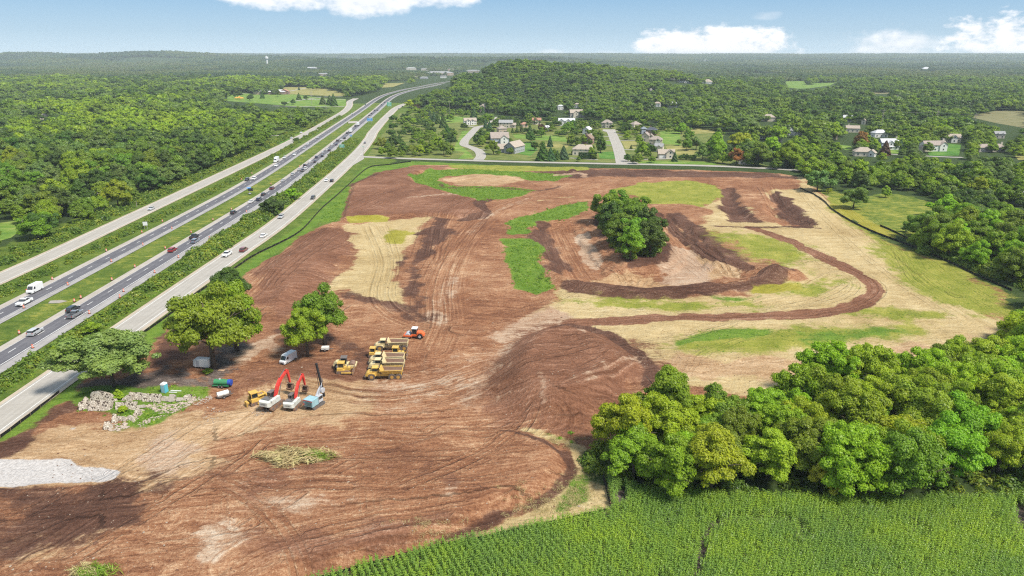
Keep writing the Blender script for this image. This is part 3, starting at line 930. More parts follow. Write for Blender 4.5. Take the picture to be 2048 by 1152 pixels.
# ------------------------------------------------------------------ roads
def road_mat(name, c0, c1, c2, stain=0.0, tracks=()):
    m, t = new_mat(name)
    P = t.n('ShaderNodeNewGeometry').outputs['Position']
    x, y, z = t.xyz(P)
    uv = t.n('ShaderNodeUVMap').outputs[0]
    u, v, _ = t.xyz(uv)
    a = t.noise(t.comb(t.math('MULTIPLY', u, 1.3), t.math('MULTIPLY', v, 0.05), 0), 1.0, 5, 0.65)
    b = t.noise(P, 2.2, 4, 0.65)
    c = t.noise(P, 0.18, 3, 0.6)
    f = t.math('ADD', t.math('MULTIPLY', a, 0.5), t.math('ADD', t.math('MULTIPLY', b, 0.25), t.math('MULTIPLY', c, 0.3)))
    col = t.ramp(f, [(0.38, c0), (0.53, c1), (0.68, c2)])
    # slab joints
    j = t.math('LESS_THAN', t.math('FRACT', t.math('DIVIDE', v, 4.6)), 0.022)
    col = t.mix(t.math('MULTIPLY', j, stain), col, (.07, .065, .06))
    for tr in tracks:
        d = t.math('ABSOLUTE', t.math('SUBTRACT', u, tr))
        col = t.mix(t.math('MULTIPLY', t.rng(d, 0.75, 0.1, 0, 0.38, True), t.rng(c, 0.35, 0.6)), col, c0)
    t.out(t.bsdf(col, 0.85, 0, t.bump(b, 0.15, 0.02), 0.25))
    return m


def strip(name, path, a, b, z, mat, parent=None, widths=None, edge=None, kind='structure'):
    """a paved strip between two offsets of a path; a shallow slab with a visible edge where edge > 0"""
    L, Rr = offset(path, a), offset(path, b)
    d = np.concatenate([[0], np.cumsum(np.linalg.norm(np.diff(path, axis=0), axis=1))])
    n = len(path)
    zz = np.full(n, z) if np.isscalar(z) else np.asarray(z)
    V = [(*L[i], zz[i]) for i in range(n)] + [(*Rr[i], zz[i]) for i in range(n)]
    Fq = [(i, n + i, n + i + 1, i + 1) for i in range(n - 1)]
    me = mesh_np(name, V, Fq, [mat])
    uvl = me.uv_layers.new(name='UVMap')
    aa, bb = (np.full(n, a), np.full(n, b)) if np.isscalar(a) else (np.asarray(a), np.asarray(b))
    uvs = []
    for i in range(n - 1):
        uvs += [(aa[i], d[i]), (bb[i], d[i]), (bb[i + 1], d[i + 1]), (aa[i + 1], d[i + 1])]
    uvl.data.foreach_set('uv', np.array(uvs, np.float32).ravel())
    return tag(add_obj(name, me, parent), kind=kind)


def poly_sheet(name, pts, z, mat, kind='structure', world=False):
    P = pts if world else GP(pts)
    if sum(P[i - 1][0] * P[i][1] - P[i][0] * P[i - 1][1] for i in range(len(P))) < 0:
        P = P[::-1]
    bm = bmesh.new()
    f = bm.faces.new([bm.verts.new((x, y, z)) for x, y in P])
    bmesh.ops.triangulate(bm, faces=[f])
    uvl = bm.loops.layers.uv.new('UVMap')
    for f in bm.faces:
        for lp in f.loops:
            lp[uvl].uv = (lp.vert.co.x, lp.vert.co.y)
    me = bpy.data.meshes.new(name)
    bm.to_mesh(me)
    bm.free()
    me.materials.append(mat)
    return tag(add_obj(name, me), kind=kind)


asphalt = road_mat('asphalt', (.07, .068, .077), (.105, .102, .112), (.165, .16, .166), 0.0, (-13.5, -12.0, -9.8, -8.2, 8.4, 10.0, 12.3, 13.9))
shoulder_m = road_mat('shoulder_concrete', (.25, .22, .185), (.335, .30, .26), (.41, .375, .33), 0.25)
grey_shoulder = road_mat('worn_concrete', (.18, .17, .165), (.27, .255, .245), (.345, .33, .315), 0.25)
concrete = road_mat('road_concrete', (.25, .23, .20), (.315, .292, .258), (.375, .352, .315), 0.3, (-2.7, -1.1, 1.1, 2.7))
gravel_edge = road_mat('gravel_edge', (.26, .21, .16), (.36, .30, .23), (.45, .38, .30))
paint_w = simple_mat('road_paint', (.72, .71, .68), 0.7, var=0.35, scale=1.5)

LVL = 0.14
FW = AXIS
# near carriageway lies right of the axis, far carriageway left of it
strip('road_shoulder', FW, 6.4, 8.9, LVL, shoulder_m)
strip('freeway', FW, 8.9, 15.1, LVL + .004, asphalt)
strip('road_shoulder', FW, 15.1, 18.1, LVL, grey_shoulder)
strip('road_shoulder', FW, -15.9, -13.4, LVL, shoulder_m)
strip('freeway', FW, -13.4, -7.2, LVL + .004, asphalt)
strip('road_shoulder', FW, -7.2, -5.0, LVL, grey_shoulder)
seg = FW[FW[:, 1] < 1200]
strip('lane_marking', seg, 14.6, 14.82, LVL + .012, paint_w)
strip('lane_marking', seg, 9.0, 9.12, LVL + .012, paint_w)
strip('lane_marking', seg, -13.3, -13.15, LVL + .012, paint_w)
strip('lane_marking', seg, -7.55, -7.4, LVL + .012, paint_w)


def dashes(path, off, name='lane_marking', period=12.19, ln=3.05, wd=0.2, phase=0.0, y1=900):
    d = np.concatenate([[0], np.cumsum(np.linalg.norm(np.diff(path, axis=0), axis=1))])
    mb = MB()
    po = offset(path, off)
    s = phase
    while s < d[-1] - ln:
        p = [np.array([np.interp(q, d, po[:, k]) for k in (0, 1)]) for q in (s, s + ln)]
        s += period
        if p[0][1] > y1 or p[0][1] < 60:
            continue
        tv = (p[1] - p[0]) / np.linalg.norm(p[1] - p[0])
        nv = np.array([tv[1], -tv[0]]) * wd / 2
        mb.add([(*(p[0] - nv), LVL + .012), (*(p[0] + nv), LVL + .012), (*(p[1] + nv), LVL + .012), (*(p[1] - nv), LVL + .012)], [(0, 1, 2, 3)])
    return tag(mb.build(name, paint_w), kind='structure')


dashes(FW, 11.4, phase=1.0)
dashes(FW, -10.6, phase=4.0)

# frontage roads on both sides
LFc = [(-179.0, -100), (-180.0, 100)] + [((a[0] + b[0]) / 2, (a[1] + b[1]) / 2) for a, b in (((-184.3, 235), (-176.6, 235)), ((-187.7, 323), (-180.4, 323)), ((-199.2, 570), (-191.6, 570)))] + GP([(612, 268), (664, 238), (690, 222), (699, 211), (700, 203), (712, 197)])
LF = spline(LFc, 6)
strip('gravel_verge', LF, -5.3, 5.3, LVL - .004, gravel_edge)
strip('frontage_road', LF, -4.1, 4.1, LVL, concrete)
strip('lane_marking', LF, 3.55, 3.72, LVL + .006, paint_w)
strip('lane_marking', LF, -3.72, -3.55, LVL + .006, paint_w)
RFl = [(-113.5, -100)] + [(-114.4, 100), (-114.4, 170), (-114.4, 218), (-114.0, 262), (-113.6, 321), (-119.6, 434), (-123.4, 500), (-134, 620)]
RFc = [(-110.6, -100), (-111.0, 100), (-110.9, 170), (-110.6, 218), (-110.0, 262), (-109.4, 321), (-114.6, 430), (-118.2, 490), (-124.5, 575), (-133.5, 660)] + GP([(748, 262), (775, 232), (795, 214.5), (818, 206), (850, 200)])
RF = spline(RFc, 6)
strip('gravel_verge', RF, -5.2, 5.6, LVL - .004, gravel_edge)
strip('frontage_road', RF, -4.2, 4.4, LVL, concrete)
strip('lane_marking', RF, 3.5, 3.68, LVL + .006, paint_w)
strip('lane_marking', RF, -3.6, -3.42, LVL + .006, paint_w)
poly_sheet('road', [(640, 393), (672, 360), (690, 340), (706, 331), (728, 318), (727, 309), (727, 296), (738, 283), (750, 268), (742, 266), (700, 310), (655, 365)], LVL + .004, concrete)

# the subdivision road along the top of the site, and its two side streets
SR = spline(GP([(722, 313.5), (800, 317), (1000, 323), (1200, 327.5), (1400, 331.5), (1560, 338.5), (1700, 350)]), 8)
strip('road', SR, -3.6, 3.4, LVL + .008, concrete)
ST1 = spline(GP([(957, 320), (962, 312), (958, 303), (945, 296), (929, 290), (930, 281), (940, 270), (950, 259), (957, 254), (972, 251)]), 4)
strip('street', ST1, -4.0, 4.0, LVL + .012, concrete)
ST2 = spline(GP([(1245, 329), (1241, 312), (1238, 302), (1234, 290), (1229, 279), (1224, 267), (1219, 260.5)]), 4)
strip('street', ST2, -4.6, 4.6, LVL + .012, concrete)
poly_sheet('street', [(1262, 318), (1274, 319), (1276, 327), (1250, 329), (1256, 323)], LVL + .016, concrete)
poly_sheet('street', [(1206, 259), (1230, 259), (1232, 264), (1220, 266), (1205, 262)], LVL + .016, concrete)
for q in ([(660, 289), (600, 282)], [(545, 274), (610, 275)], [(545, 281), (604, 282)]):
    pass
for path, wd in (([(532, 271), (560, 271.5), (590, 272.5)], 3.5), ([(946, 298.6), (975, 298.8)], 3), ([(936, 252), (947, 254), (957, 255)], 4), ([(975, 248), (986, 240), (992, 234)], 4), ([(1240, 299.5), (1275, 300)], 3), ([(1236, 281.2), (1275, 280.6)], 3), ([(1233, 274), (1262, 273)], 3), ([(1226, 262.5), (1248, 260)], 3), ([(1232, 268), (1258, 266.5)], 3),
                 ([(1232, 291), (1212, 290.5)], 3), ([(1228, 281), (1212, 281)], 3), ([(1224, 273.5), (1206, 273.5)], 3), ([(1275, 319), (1310, 318.5), (1345, 317.5)], 4), ([(1140, 316), (1196, 320)], 3), ([(1845, 312), (1900, 314.5), (1925, 315)], 4.5), ([(1775, 308), (1796, 309.5)], 4), ([(665, 213), (690, 213.5)], 6), ([(596, 198), (640, 199.5), (690, 199.5)], 7), ([(480, 187), (520, 186.5)], 9), ([(560, 186), (620, 175), (640, 174)], 6),
                 ([(545, 212), (600, 213), (660, 214)], 6), ([(560, 207), (640, 195), (690, 192.5)], 5)):
    strip('driveway', spline(GP(path), 5), -wd / 2, wd / 2, LVL + .008, concrete)
p = MB()
p.prism([(0, 0), (3.2, .6), (5.6, -.3), (4.1, -2.2), (.8, -2.4)], 0.03, 0.14, 'z')
slab = p.build('concrete_slab', shoulder_m)
slab.location = (*G(101, 602), 0.0)
tag(slab, 'pale broken concrete slab lying in the grass median near the silver pickup', 'slab')
poly_sheet('path', [(697, 243), (716, 242), (713, 246), (696, 247)], LVL, shoulder_m)

# lawns and fields seen between the trees
def lawn_mat(name, c0, c1, c2):
    m, t = new_mat(name)
    P = t.n('ShaderNodeNewGeometry').outputs['Position']
    x, y, z = t.xyz(P)
    a = t.noise(P, 0.09, 4, 0.6)
    b = t.noise(P, 0.9, 4, 0.65)
    s = t.noise(t.comb(t.math('MULTIPLY', x, .05), t.math('MULTIPLY', y, .22), 0), 1.0, 3, 0.5)
    f = t.math('ADD', t.math('MULTIPLY', a, .45), t.math('ADD', t.math('MULTIPLY', b, .25), t.math('MULTIPLY', s, .4)))
    t.out(t.bsdf(t.ramp(f, [(0.4, c0), (0.55, c1), (0.7, c2)]), 0.95, 0, t.bump(b, .5, .15), .1))
    return m


LM = {'lawn': lawn_mat('lawn_grass', (.060, .125, .022), (.115, .195, .030), (.24, .27, .075)), 'rich': lawn_mat('rich_grass', (.035, .10, .018), (.068, .16, .024), (.14, .22, .045)), 'dry': lawn_mat('dry_grass', (.12, .13, .035), (.22, .205, .065), (.34, .29, .13)), 'rough': lawn_mat('rough_grass', (.055, .085, .020), (.115, .140, .034), (.22, .20, .07)), 'marsh': lawn_mat('marsh_grass', (.10, .11, .045), (.16, .15, .07), (.23, .20, .11)), 'soil': lawn_mat('bare_soil', (.14, .09, .05), (.27, .18, .11), (.38, .28, .18))}
LAWNS = [('rough', [(732, 316), (760, 275), (800, 226), (880, 219), (948, 229), (1060, 244), (1130, 240), (1215, 247), (1335, 252), (1450, 270), (1420, 286), (1480, 300), (1500, 322), (1556, 336), (1400, 329), (1200, 325), (960, 319)]),
         ('lawn', [(916, 318), (930, 305), (905, 300), (925, 262), (948, 262), (920, 290), (940, 306), (948, 316)]), ('lawn', [(868, 232), (948, 233), (948, 243), (880, 247)]), ('rich', [(1025, 290), (1070, 282), (1075, 300), (1060, 312), (1040, 308)]), ('lawn', [(1025, 268), (1058, 270), (1130, 272), (1136, 284), (1080, 280), (1030, 276)]), ('dry', [(1090, 288), (1140, 287), (1135, 295), (1092, 296)]),
         ('rich', [(1195, 304), (1233, 303), (1236, 318), (1200, 317)]), ('lawn', [(1210, 282), (1229, 282), (1232, 290), (1212, 289)]), ('dry', [(1242, 282), (1275, 282), (1272, 296), (1252, 298)]), ('lawn', [(1320, 262), (1360, 264), (1362, 290), (1322, 288)]), ('dry', [(1330, 293), (1372, 292), (1392, 302), (1385, 312), (1345, 310)]), ('lawn', [(1270, 322), (1436, 324), (1430, 330), (1280, 327)]), ('dry', [(1376, 257), (1428, 258), (1430, 266), (1384, 268)]),
         ('lawn', [(1675, 289), (1700, 292), (1712, 300), (1690, 300)]), ('lawn', [(1775, 298), (1797, 296), (1797, 307), (1778, 307)]), ('rich', [(1854, 304), (1895, 287), (1922, 290), (1918, 311), (1860, 312)]), ('marsh', [(1935, 233), (1990, 222), (2100, 220), (2300, 222), (2300, 262), (2048, 256), (1990, 246)]), ('lawn', [(1568, 160), (1606, 159), (1612, 168), (1680, 161), (1660, 171), (1615, 177), (1578, 178)]), ('marsh', [(1740, 184), (1780, 185), (1780, 188), (1742, 188)]),
         ('lawn', [(452, 202), (458, 188), (486, 184), (520, 188), (590, 189), (650, 197), (692, 198), (692, 213), (600, 214), (520, 207)]), ('dry', [(555, 187), (570, 174), (632, 173), (690, 186), (690, 193), (610, 190)]), ('dry', [(755, 176), (776, 164), (800, 160), (818, 163), (786, 174)]), ('lawn', [(0, 482), (0, 446), (44, 440), (48, 456), (22, 476)]), ('lawn', [(545, 271), (604, 272), (640, 258), (655, 246), (640, 250), (590, 268)]), ('rich', [(546, 290), (546, 278), (582, 278), (560, 288)]), ('dry', [(2030, 312), (2100, 312), (2100, 320), (2036, 320)])]
LAWN_G = []
for k, (mk, pl) in enumerate(LAWNS):
    poly_sheet('lawn' if mk in ('lawn', 'rich', 'dry') else 'meadow', pl, 0.012 + 0.004 * k, LM[mk])

# where a view must stay open: what the photograph shows of lawns, houses and roads (quarter-size, distance of the farthest kept thing)
KEEP = np.zeros((288, 512), np.float32)


def keep_open(pts, y=None):
    P = np.array(pts, float)
    lo, hi = np.floor(P.min(0) / 4).astype(int), np.ceil(P.max(0) / 4).astype(int)
    us, vs_ = np.meshgrid(np.arange(max(lo[0], 0), min(hi[0] + 1, 512)), np.arange(max(lo[1], 0), min(hi[1] + 1, 288)))
    if not us.size:
        return
    m = inside([tuple(p) for p in P], us * 4.0 + 2, vs_ * 4.0 + 2)
    for u, v in zip(us[m], vs_[m]):
        KEEP[v, u] = max(KEEP[v, u], y or G(u * 4 + 2, v * 4 + 2)[1])


for mk, pl in LAWNS[1:]:
    keep_open(pl)
for pl in ([(0, 545), (150, 478), (300, 410), (450, 342), (560, 290), (640, 245), (690, 212), (695, 198), (712, 196), (700, 220), (770, 190), (830, 168), (905, 158), (905, 166), (850, 183), (795, 205), (830, 203), (800, 222), (735, 310), (600, 430), (400, 580), (0, 820)], [(735, 318), (1540, 336), (1640, 380), (1700, 440), (1900, 525), (2030, 590), (2000, 650), (1300, 745), (700, 600)], [(925, 285), (945, 260), (975, 247), (960, 262), (945, 285), (970, 305), (960, 320), (925, 300)], [(1205, 258), (1230, 258), (1260, 325), (1236, 325)]):
    keep_open(pl)



def GT(u, v):
    """where the view at a pixel meets the relief of the ground"""
    z = 0.0
    for _ in range(8):
        x, y = G(u, v, z)
        z = .5 * z + .5 * tz(x, y)
    return x, y, tz(x, y)


# ------------------------------------------------------------------ houses
def shingle_mat(name, col):
    m, t = new_mat(name)
    p = t.n('ShaderNodeTexCoord').outputs['Object']
    nz = t.noise(p, 1.4, 5, 0.65)
    x, y, z = t.xyz(p)
    course = t.math('LESS_THAN', t.math('FRACT', t.math('MULTIPLY', z, 5.0)), 0.2)
    c = t.mix(t.rng(nz, .3, .7), tuple(q * .72 for q in col), tuple(min(.8, q * 1.2) for q in col))
    c = t.mix(t.math('MULTIPLY', course, .25), c, tuple(q * .5 for q in col))
    t.out(t.bsdf(c, .9, 0, t.bump(nz, .4, .05), .2))
    return m


def siding_mat(name, col):
    m, t = new_mat(name)
    p = t.n('ShaderNodeTexCoord').outputs['Object']
    x, y, z = t.xyz(p)
    lap = t.math('FRACT', t.math('MULTIPLY', z, 4.5))
    nz = t.noise(p, .8, 4, .6)
    c = t.mix(t.rng(nz, .3, .7), tuple(q * .9 for q in col), col)
    t.out(t.bsdf(c, .75, 0, t.bump(lap, .3, .03), .25))
    return m


WALLC = {'white': (.66, .65, .62), 'cream': (.58, .52, .42), 'beige': (.48, .42, .34), 'grey': (.33, .34, .35), 'blue-grey': (.30, .34, .40), 'brick': (.30, .17, .14), 'stone': (.42, .38, .34), 'tan': (.42, .34, .26), 'peach': (.56, .42, .32)}
ROOFC = {'grey': (.21, .21, .21), 'tan': (.26, .22, .18), 'taupe': (.22, .185, .16), 'slate': (.14, .16, .18), 'brown': (.17, .12, .09), 'navy': (.055, .06, .075), 'russet': (.26, .14, .10), 'pale': (.36, .36, .37)}
WALLM = {k: siding_mat('siding ' + k, c) for k, c in WALLC.items()}
ROOFM = {k: shingle_mat('shingles ' + k, tuple(q * 1.35 for q in c)) for k, c in ROOFC.items()}
TRIM = simple_mat('white_trim', (.70, .69, .66), .6, var=.1)
GLASS = simple_mat('window_glass', (.03, .04, .05), .08, spec=.8)
BRICKCH = simple_mat('chimney_brick', (.34, .24, .19), .9, var=.4, scale=4)


def wing(o, L, D, h, pitch, kind, wall, roof, cx=0, cy=0, rz=0.0, wins=True, garage=False, eave=.45, lift=0.0):
    """one block of a house: walls, roof, and its windows as parts; ridge along local x"""
    ms = Matrix.Translation((cx, cy, lift)) @ Matrix.Rotation(rz, 4, 'Z')

    def put(mb, name, mat, parent=o):
        mb.v = [tuple(ms @ Vector(p)) for p in mb.v]
        return mb.build(name, mat, parent)
    rise = D / 2 * pitch
    b = MB()
    b.box((0, 0, h / 2 - .5), (L, D, h + 1.0))
    if kind == 'gable':
        b.prism([(-D / 2, h - .01), (D / 2, h - .01), (0, h + rise - .02)], -L / 2, L / 2)
    put(b, 'wall', wall)
    r = MB()
    e, th = eave, .22
    if kind == 'gable':
        for sgn in (-1, 1):
            y0, z0 = sgn * (D / 2 + e), h - e * pitch
            r.prism([(y0, z0), (0, h + rise), (0, h + rise + th), (y0, z0 + th)], -L / 2 - e, L / 2 + e)
    else:
        rl = max(.4, L / 2 - D / 2)
        A = [(-L / 2 - e, -D / 2 - e, h), (L / 2 + e, -D / 2 - e, h), (L / 2 + e, D / 2 + e, h), (-L / 2 - e, D / 2 + e, h)]
        r.add(A + [(a, b_, c + .2) for a, b_, c in A] + [(-rl, 0, h + rise + .3), (rl, 0, h + rise + .3)], [(3, 2, 1, 0), (0, 1, 5, 4), (1, 2, 6, 5), (2, 3, 7, 6), (3, 0, 4, 7), (4, 5, 9, 8), (5, 6, 9), (6, 7, 8, 9), (7, 4, 8)])
    put(r, 'roof', roof)
    fl = 2 if h > 4.2 else 1
    if wins:
        nx = max(1, int(L / 3.4))
        for f in range(fl):
            z = 1.7 + 2.8 * f
            for k in range(nx):
                if garage and f == 0 and k == 0:
                    continue
                x = (k + .5) / nx * L - L / 2
                q = MB()
                q.box((x, -D / 2 - .03, z), (1.35, .08, 1.55))
                q.cur = 1
                q.box((x, -D / 2 - .07, z), (1.1, .04, 1.3))
                put(q, 'window', [TRIM, GLASS])
            for sgn in (-1, 1):
                for k in range(max(1, int(D / 4.5))):
                    n_ = max(1, int(D / 4.5))
                    y = (k + .5) / n_ * D - D / 2
                    q = MB()
                    q.box((sgn * (L / 2 + .03), y, z), (.08, 1.35, 1.5))
                    q.cur = 1
                    q.box((sgn * (L / 2 + .07), y, z), (.04, 1.1, 1.25))
                    put(q, 'window', [TRIM, GLASS])
    if garage:
        q = MB()
        q.box((-L / 2 + 2.9, -D / 2 - .04, 1.2), (4.6, .1, 2.3))
        put(q, 'garage_door', TRIM)


def house(label, u0, u1, v, depth=.7, h=5.4, rz=0, wall='white', roof='grey', kind='gable', pitch=.75, wings=(), chim=None, garage=False, cat='house', name='house', wins=True):
    u = (u0 + u1) / 2
    x, y, z = GT(u, v)
    d = px_of(x, y, z)[2]
    wpx = (u1 - u0) / FPX * d
    L = wpx / max(.75, abs(math.cos(rz)) + depth * abs(math.sin(rz)))
    D = L * depth
    o = thing(name, label, cat, (x, y + D / 2, z), rz, 'houses of the neighbourhood' if name == 'house' else None)
    wing(o, L, D, h, pitch, kind, WALLM[wall], ROOFM[roof], wins=wins, garage=garage)
    for (fx, fy, fl_, fd, hh, ang, kk, wc, rc) in wings:
        wing(o, L * fl_, L * fd, hh, pitch, kk, WALLM[wc or wall], ROOFM[rc or roof], L * fx, L * fy, ang, wins=wins)
    if chim is not None:
        q = MB()
        top = h + D / 2 * pitch + 1.3
        q.box((L * chim, D * .12, top / 2), (1.1, .9, top))
        q.box((L * chim, D * .12, top + .1), (1.3, 1.1, .2))
        q.build('chimney', BRICKCH if wall in ('brick', 'tan') else WALLM['cream'], o)
    hp = (h + D * .3) * FPX / d
    keep_open([(u0 - 1, v - 1), (u1 + 1, v - 1), (u1 + 1, v - hp * .9), (u0 - 1, v - hp * .9)], y)
    return o


GB, HP = 'gable', 'hip'
house('grey gabled house with a tan roofed wing nearest the site road', 1008, 1050, 306, .55, 5.2, R(62), 'grey', 'tan', wings=[(-.12, .52, .5, .5, 3.0, R(-62), GB, None, None)])
house('blue-grey house with broad tan roof behind the grey gabled house', 979, 1018, 288, .75, 5.2, R(8), 'blue-grey', 'taupe', wings=[(.22, -.3, .38, .42, 5.0, R(90), GB, 'white', None)], garage=True)
house('brown roofed house squeezed between the blue-grey and pale houses', 993, 1014, 267, .8, 4.6, R(20), 'tan', 'taupe', HP)
house('long pale two-storey house with a grey roof by the cul-de-sac', 998, 1026, 256, .45, 5.6, R(-3), 'beige', 'grey', wings=[(.55, -.05, .35, .35, 3.2, 0, GB, None, 'tan')])
house('white hillside house with several gables left of the cul-de-sac', 926, 953, 250, .5, 4.8, R(14), 'white', 'tan', wings=[(-.2, -.3, .3, .3, 4.8, R(90), GB, None, None), (.15, -.3, .26, .3, 4.6, R(90), GB, None, None)])
house('tan mansion high on the slope above the white hillside house', 957, 995, 224, .5, 6.0, R(-8), 'stone', 'tan', HP, wings=[(-.28, -.2, .3, .4, 5.4, R(90), GB, None, None), (.25, -.25, .3, .4, 5.4, R(90), GB, 'cream', None)], chim=-.2)
house('low peach coloured house left of the small white gabled house', 1041, 1056, 255, .7, 3.2, R(10), 'peach', 'russet', HP)
house('small white house with a central gable and dark porch', 1065, 1082, 249, .6, 4.8, 0, 'cream', 'russet', wings=[(0, -.3, .45, .4, 4.6, R(90), GB, None, None)])
house('small blue-grey house half hidden by the purple tree', 1088, 1099, 263, .8, 4.4, R(30), 'blue-grey', 'pale')
house('long white farmhouse with a pale slate roof and two gables', 1117, 1150, 252, .35, 5.8, R(-4), 'white', 'pale', wings=[(-.32, -.12, .2, .3, 5.6, R(90), GB, None, None), (.1, -.12, .16, .3, 5.4, R(90), GB, None, None)], chim=.42)
house('grand stone house with a many-gabled roof at the wood edge', 1139, 1169, 235, .55, 5.6, R(6), 'stone', 'tan', wings=[(-.1, -.25, .26, .4, 5.4, R(90), GB, 'cream', None), (.3, -.2, .3, .4, 5.0, R(90), GB, None, None)])
house('brown house at the head of the straight street', 1203, 1226, 256, .75, 5.2, R(-14), 'stone', 'taupe', HP, wings=[(.1, -.3, .35, .4, 5.0, R(90), GB, 'cream', None)])
house('tan roofed house on the right at the head of the street', 1260, 1283, 259, .8, 5.0, R(28), 'cream', 'taupe', HP, wings=[(-.1, -.45, .4, .4, 3.2, R(90), GB, None, None)])
house('white house with a steep bare gable behind the brick house', 1165, 1185, 271, .8, 5.6, R(62), 'white', 'pale')
house('brown brick house with a white trimmed gable and chimney', 1164, 1191, 288, .8, 4.6, R(70), 'brick', 'brown', chim=-.3)
house('big tan roofed house behind the tall clipped hedge', 1145, 1180, 311, .7, 4.6, R(-8), 'cream', 'tan', HP, wings=[(.48, .18, .34, .42, 5.4, R(20), GB, 'white', None)])
house('blue-grey hip roofed house beside the navy roofed house', 1281, 1294, 268, .9, 4.8, R(10), 'blue-grey', 'slate', HP)
house('house with a dark navy roof and a white chimney', 1292, 1316, 270, .6, 4.6, R(-18), 'brick', 'navy', HP, chim=-.15)
house('tan gabled house below the navy roofed house', 1281, 1304, 283, .7, 5.0, R(72), 'beige', 'taupe', wings=[(.1, -.4, .4, .4, 4.8, 0, GB, None, None)])
house('grey-tan hip roofed house in the row right of the street', 1298, 1327, 291, .65, 4.8, R(-16), 'beige', 'taupe', HP, wings=[(.2, -.25, .35, .4, 4.4, R(90), GB, 'white', None)])
house('grey roofed white house above the beige corner house', 1309, 1329, 304, .75, 4.6, R(-24), 'cream', 'grey', wings=[(.1, -.35, .4, .45, 4.2, R(90), GB, None, None)])
house('beige corner house with a cream gable beside the site road', 1317, 1350, 317, .6, 3.6, R(-4), 'beige', 'tan', wings=[(.22, -.2, .42, .5, 4.4, R(90), GB, 'cream', None)], garage=True)
house('white cottage with two dark windows among the trees by the road', 1478, 1505, 329, .6, 5.0, R(-14), 'white', 'pale')
house('pale tan roof showing above the trees right of the rusty woods', 1526, 1551, 243, .6, 4.6, R(-6), 'cream', 'tan', HP, wins=False)
house('narrow white house left of the scarlet maple', 1519, 1531, 278, .8, 5.6, R(50), 'white', 'pale', chim=.3)
house('taupe roof below the scarlet maple', 1543, 1566, 284, .7, 4.4, R(-10), 'stone', 'taupe', HP)
house('white walled house with a steep grey roof and chimney', 1578, 1602, 271, .6, 4.6, R(-12), 'white', 'grey', wings=[(.1, -.25, .3, .4, 4.4, R(90), GB, None, None)], chim=.25)
house('house with a broad silver-grey roof in the woods', 1687, 1706, 244, .7, 5.0, R(-20), 'white', 'pale')
house('cream gable end peeping from the woods near the power pole', 1723, 1735, 249, .8, 4.4, R(55), 'cream', 'tan')
house('pale house with a tall white chimney in the trees', 1693, 1720, 265, .5, 4.2, R(-14), 'cream', 'tan', chim=-.3)
house('russet roofed house with a white chimney', 1660, 1677, 279, .7, 4.2, R(-35), 'tan', 'russet', chim=.35)
house('low house with a pale blue-grey roof behind dark spruces', 1747, 1776, 275, .55, 4.0, R(6), 'white', 'pale', HP)
house('blue-grey two-storey house with white trim and a porch', 1762, 1796, 299, .5, 5.8, 0, 'blue-grey', 'pale', wings=[(0, -.2, .3, .3, 5.6, R(90), GB, 'white', None), (0, -.33, .9, .12, 2.6, 0, GB, 'white', None)], chim=.46)
house('tan roofed bungalow in front of the russet tree', 1711, 1749, 313, .6, 3.4, R(-12), 'cream', 'tan', HP, wings=[(.42, -.22, .34, .4, 3.2, R(60), GB, 'white', None)])
house('white gabled house with a taupe roof on the bright lawn', 1846, 1893, 303, .42, 5.2, R(5), 'white', 'taupe', wings=[(.34, -.12, .26, .34, 5.2, R(90), GB, None, None), (-.38, -.1, .26, .4, 3.4, R(90), GB, 'cream', None)], chim=.47)
house('cream house with a tall white porch gable behind the bright lawn', 1884, 1922, 285, .45, 4.4, R(-8), 'cream', 'tan', wings=[(.1, -.25, .22, .3, 4.8, R(90), GB, 'white', None)], chim=-.2)
house('long low house with a taupe roof among the trees', 1956, 2011, 304, .3, 3.4, R(4), 'stone', 'taupe', HP, chim=.45)
house('grey roofed house behind the broad grey-green tree', 1990, 2010, 277, .6, 4.4, R(-10), 'stone', 'grey')
house('pale grey house with steep roofs at the edge of the meadow wood', 2024, 2070, 410, .6, 5.0, R(24), 'grey', 'pale', wings=[(-.2, -.3, .35, .4, 4.8, R(90), GB, 'white', None)])
house('small tan roofed house lost in the wood left of the highway', 79, 95, 239, .7, 4.2, R(12), 'cream', 'tan', HP)
house('white house on the left edge of the wood', -6, 8, 215, .7, 4.2, R(12), 'white', 'tan', HP)
for a, b, v, lb in ((1334, 1352, 166, 'cream house on the left of the clearing on the hill flank'), (1356, 1384, 168, 'long white house in the clearing on the hill flank'), (1404, 1426, 168, 'pale stone house in the woods right of the hill'), (1394, 1404, 156, 'distant white house above the pale stone house'), (1338, 1357, 215, 'white stepped house in the woods above the neighbourhood'), (1308, 1322, 214, 'small pale hip roofed house above the neighbourhood'), (1115, 1127, 220, 'pinkish house beneath the wooded hill'), (1149, 1160, 216, 'beige house beneath the wooded hill'), (1298, 1306, 181, 'pale roof on the flank of the wooded hill'), (1846, 1862, 140, 'distant white house in the woods to the east')):
    house(lb, a, b, v, .6, 5, R(random.uniform(-20, 20)), random.choice(['white', 'cream']), random.choice(['tan', 'pale']), HP)

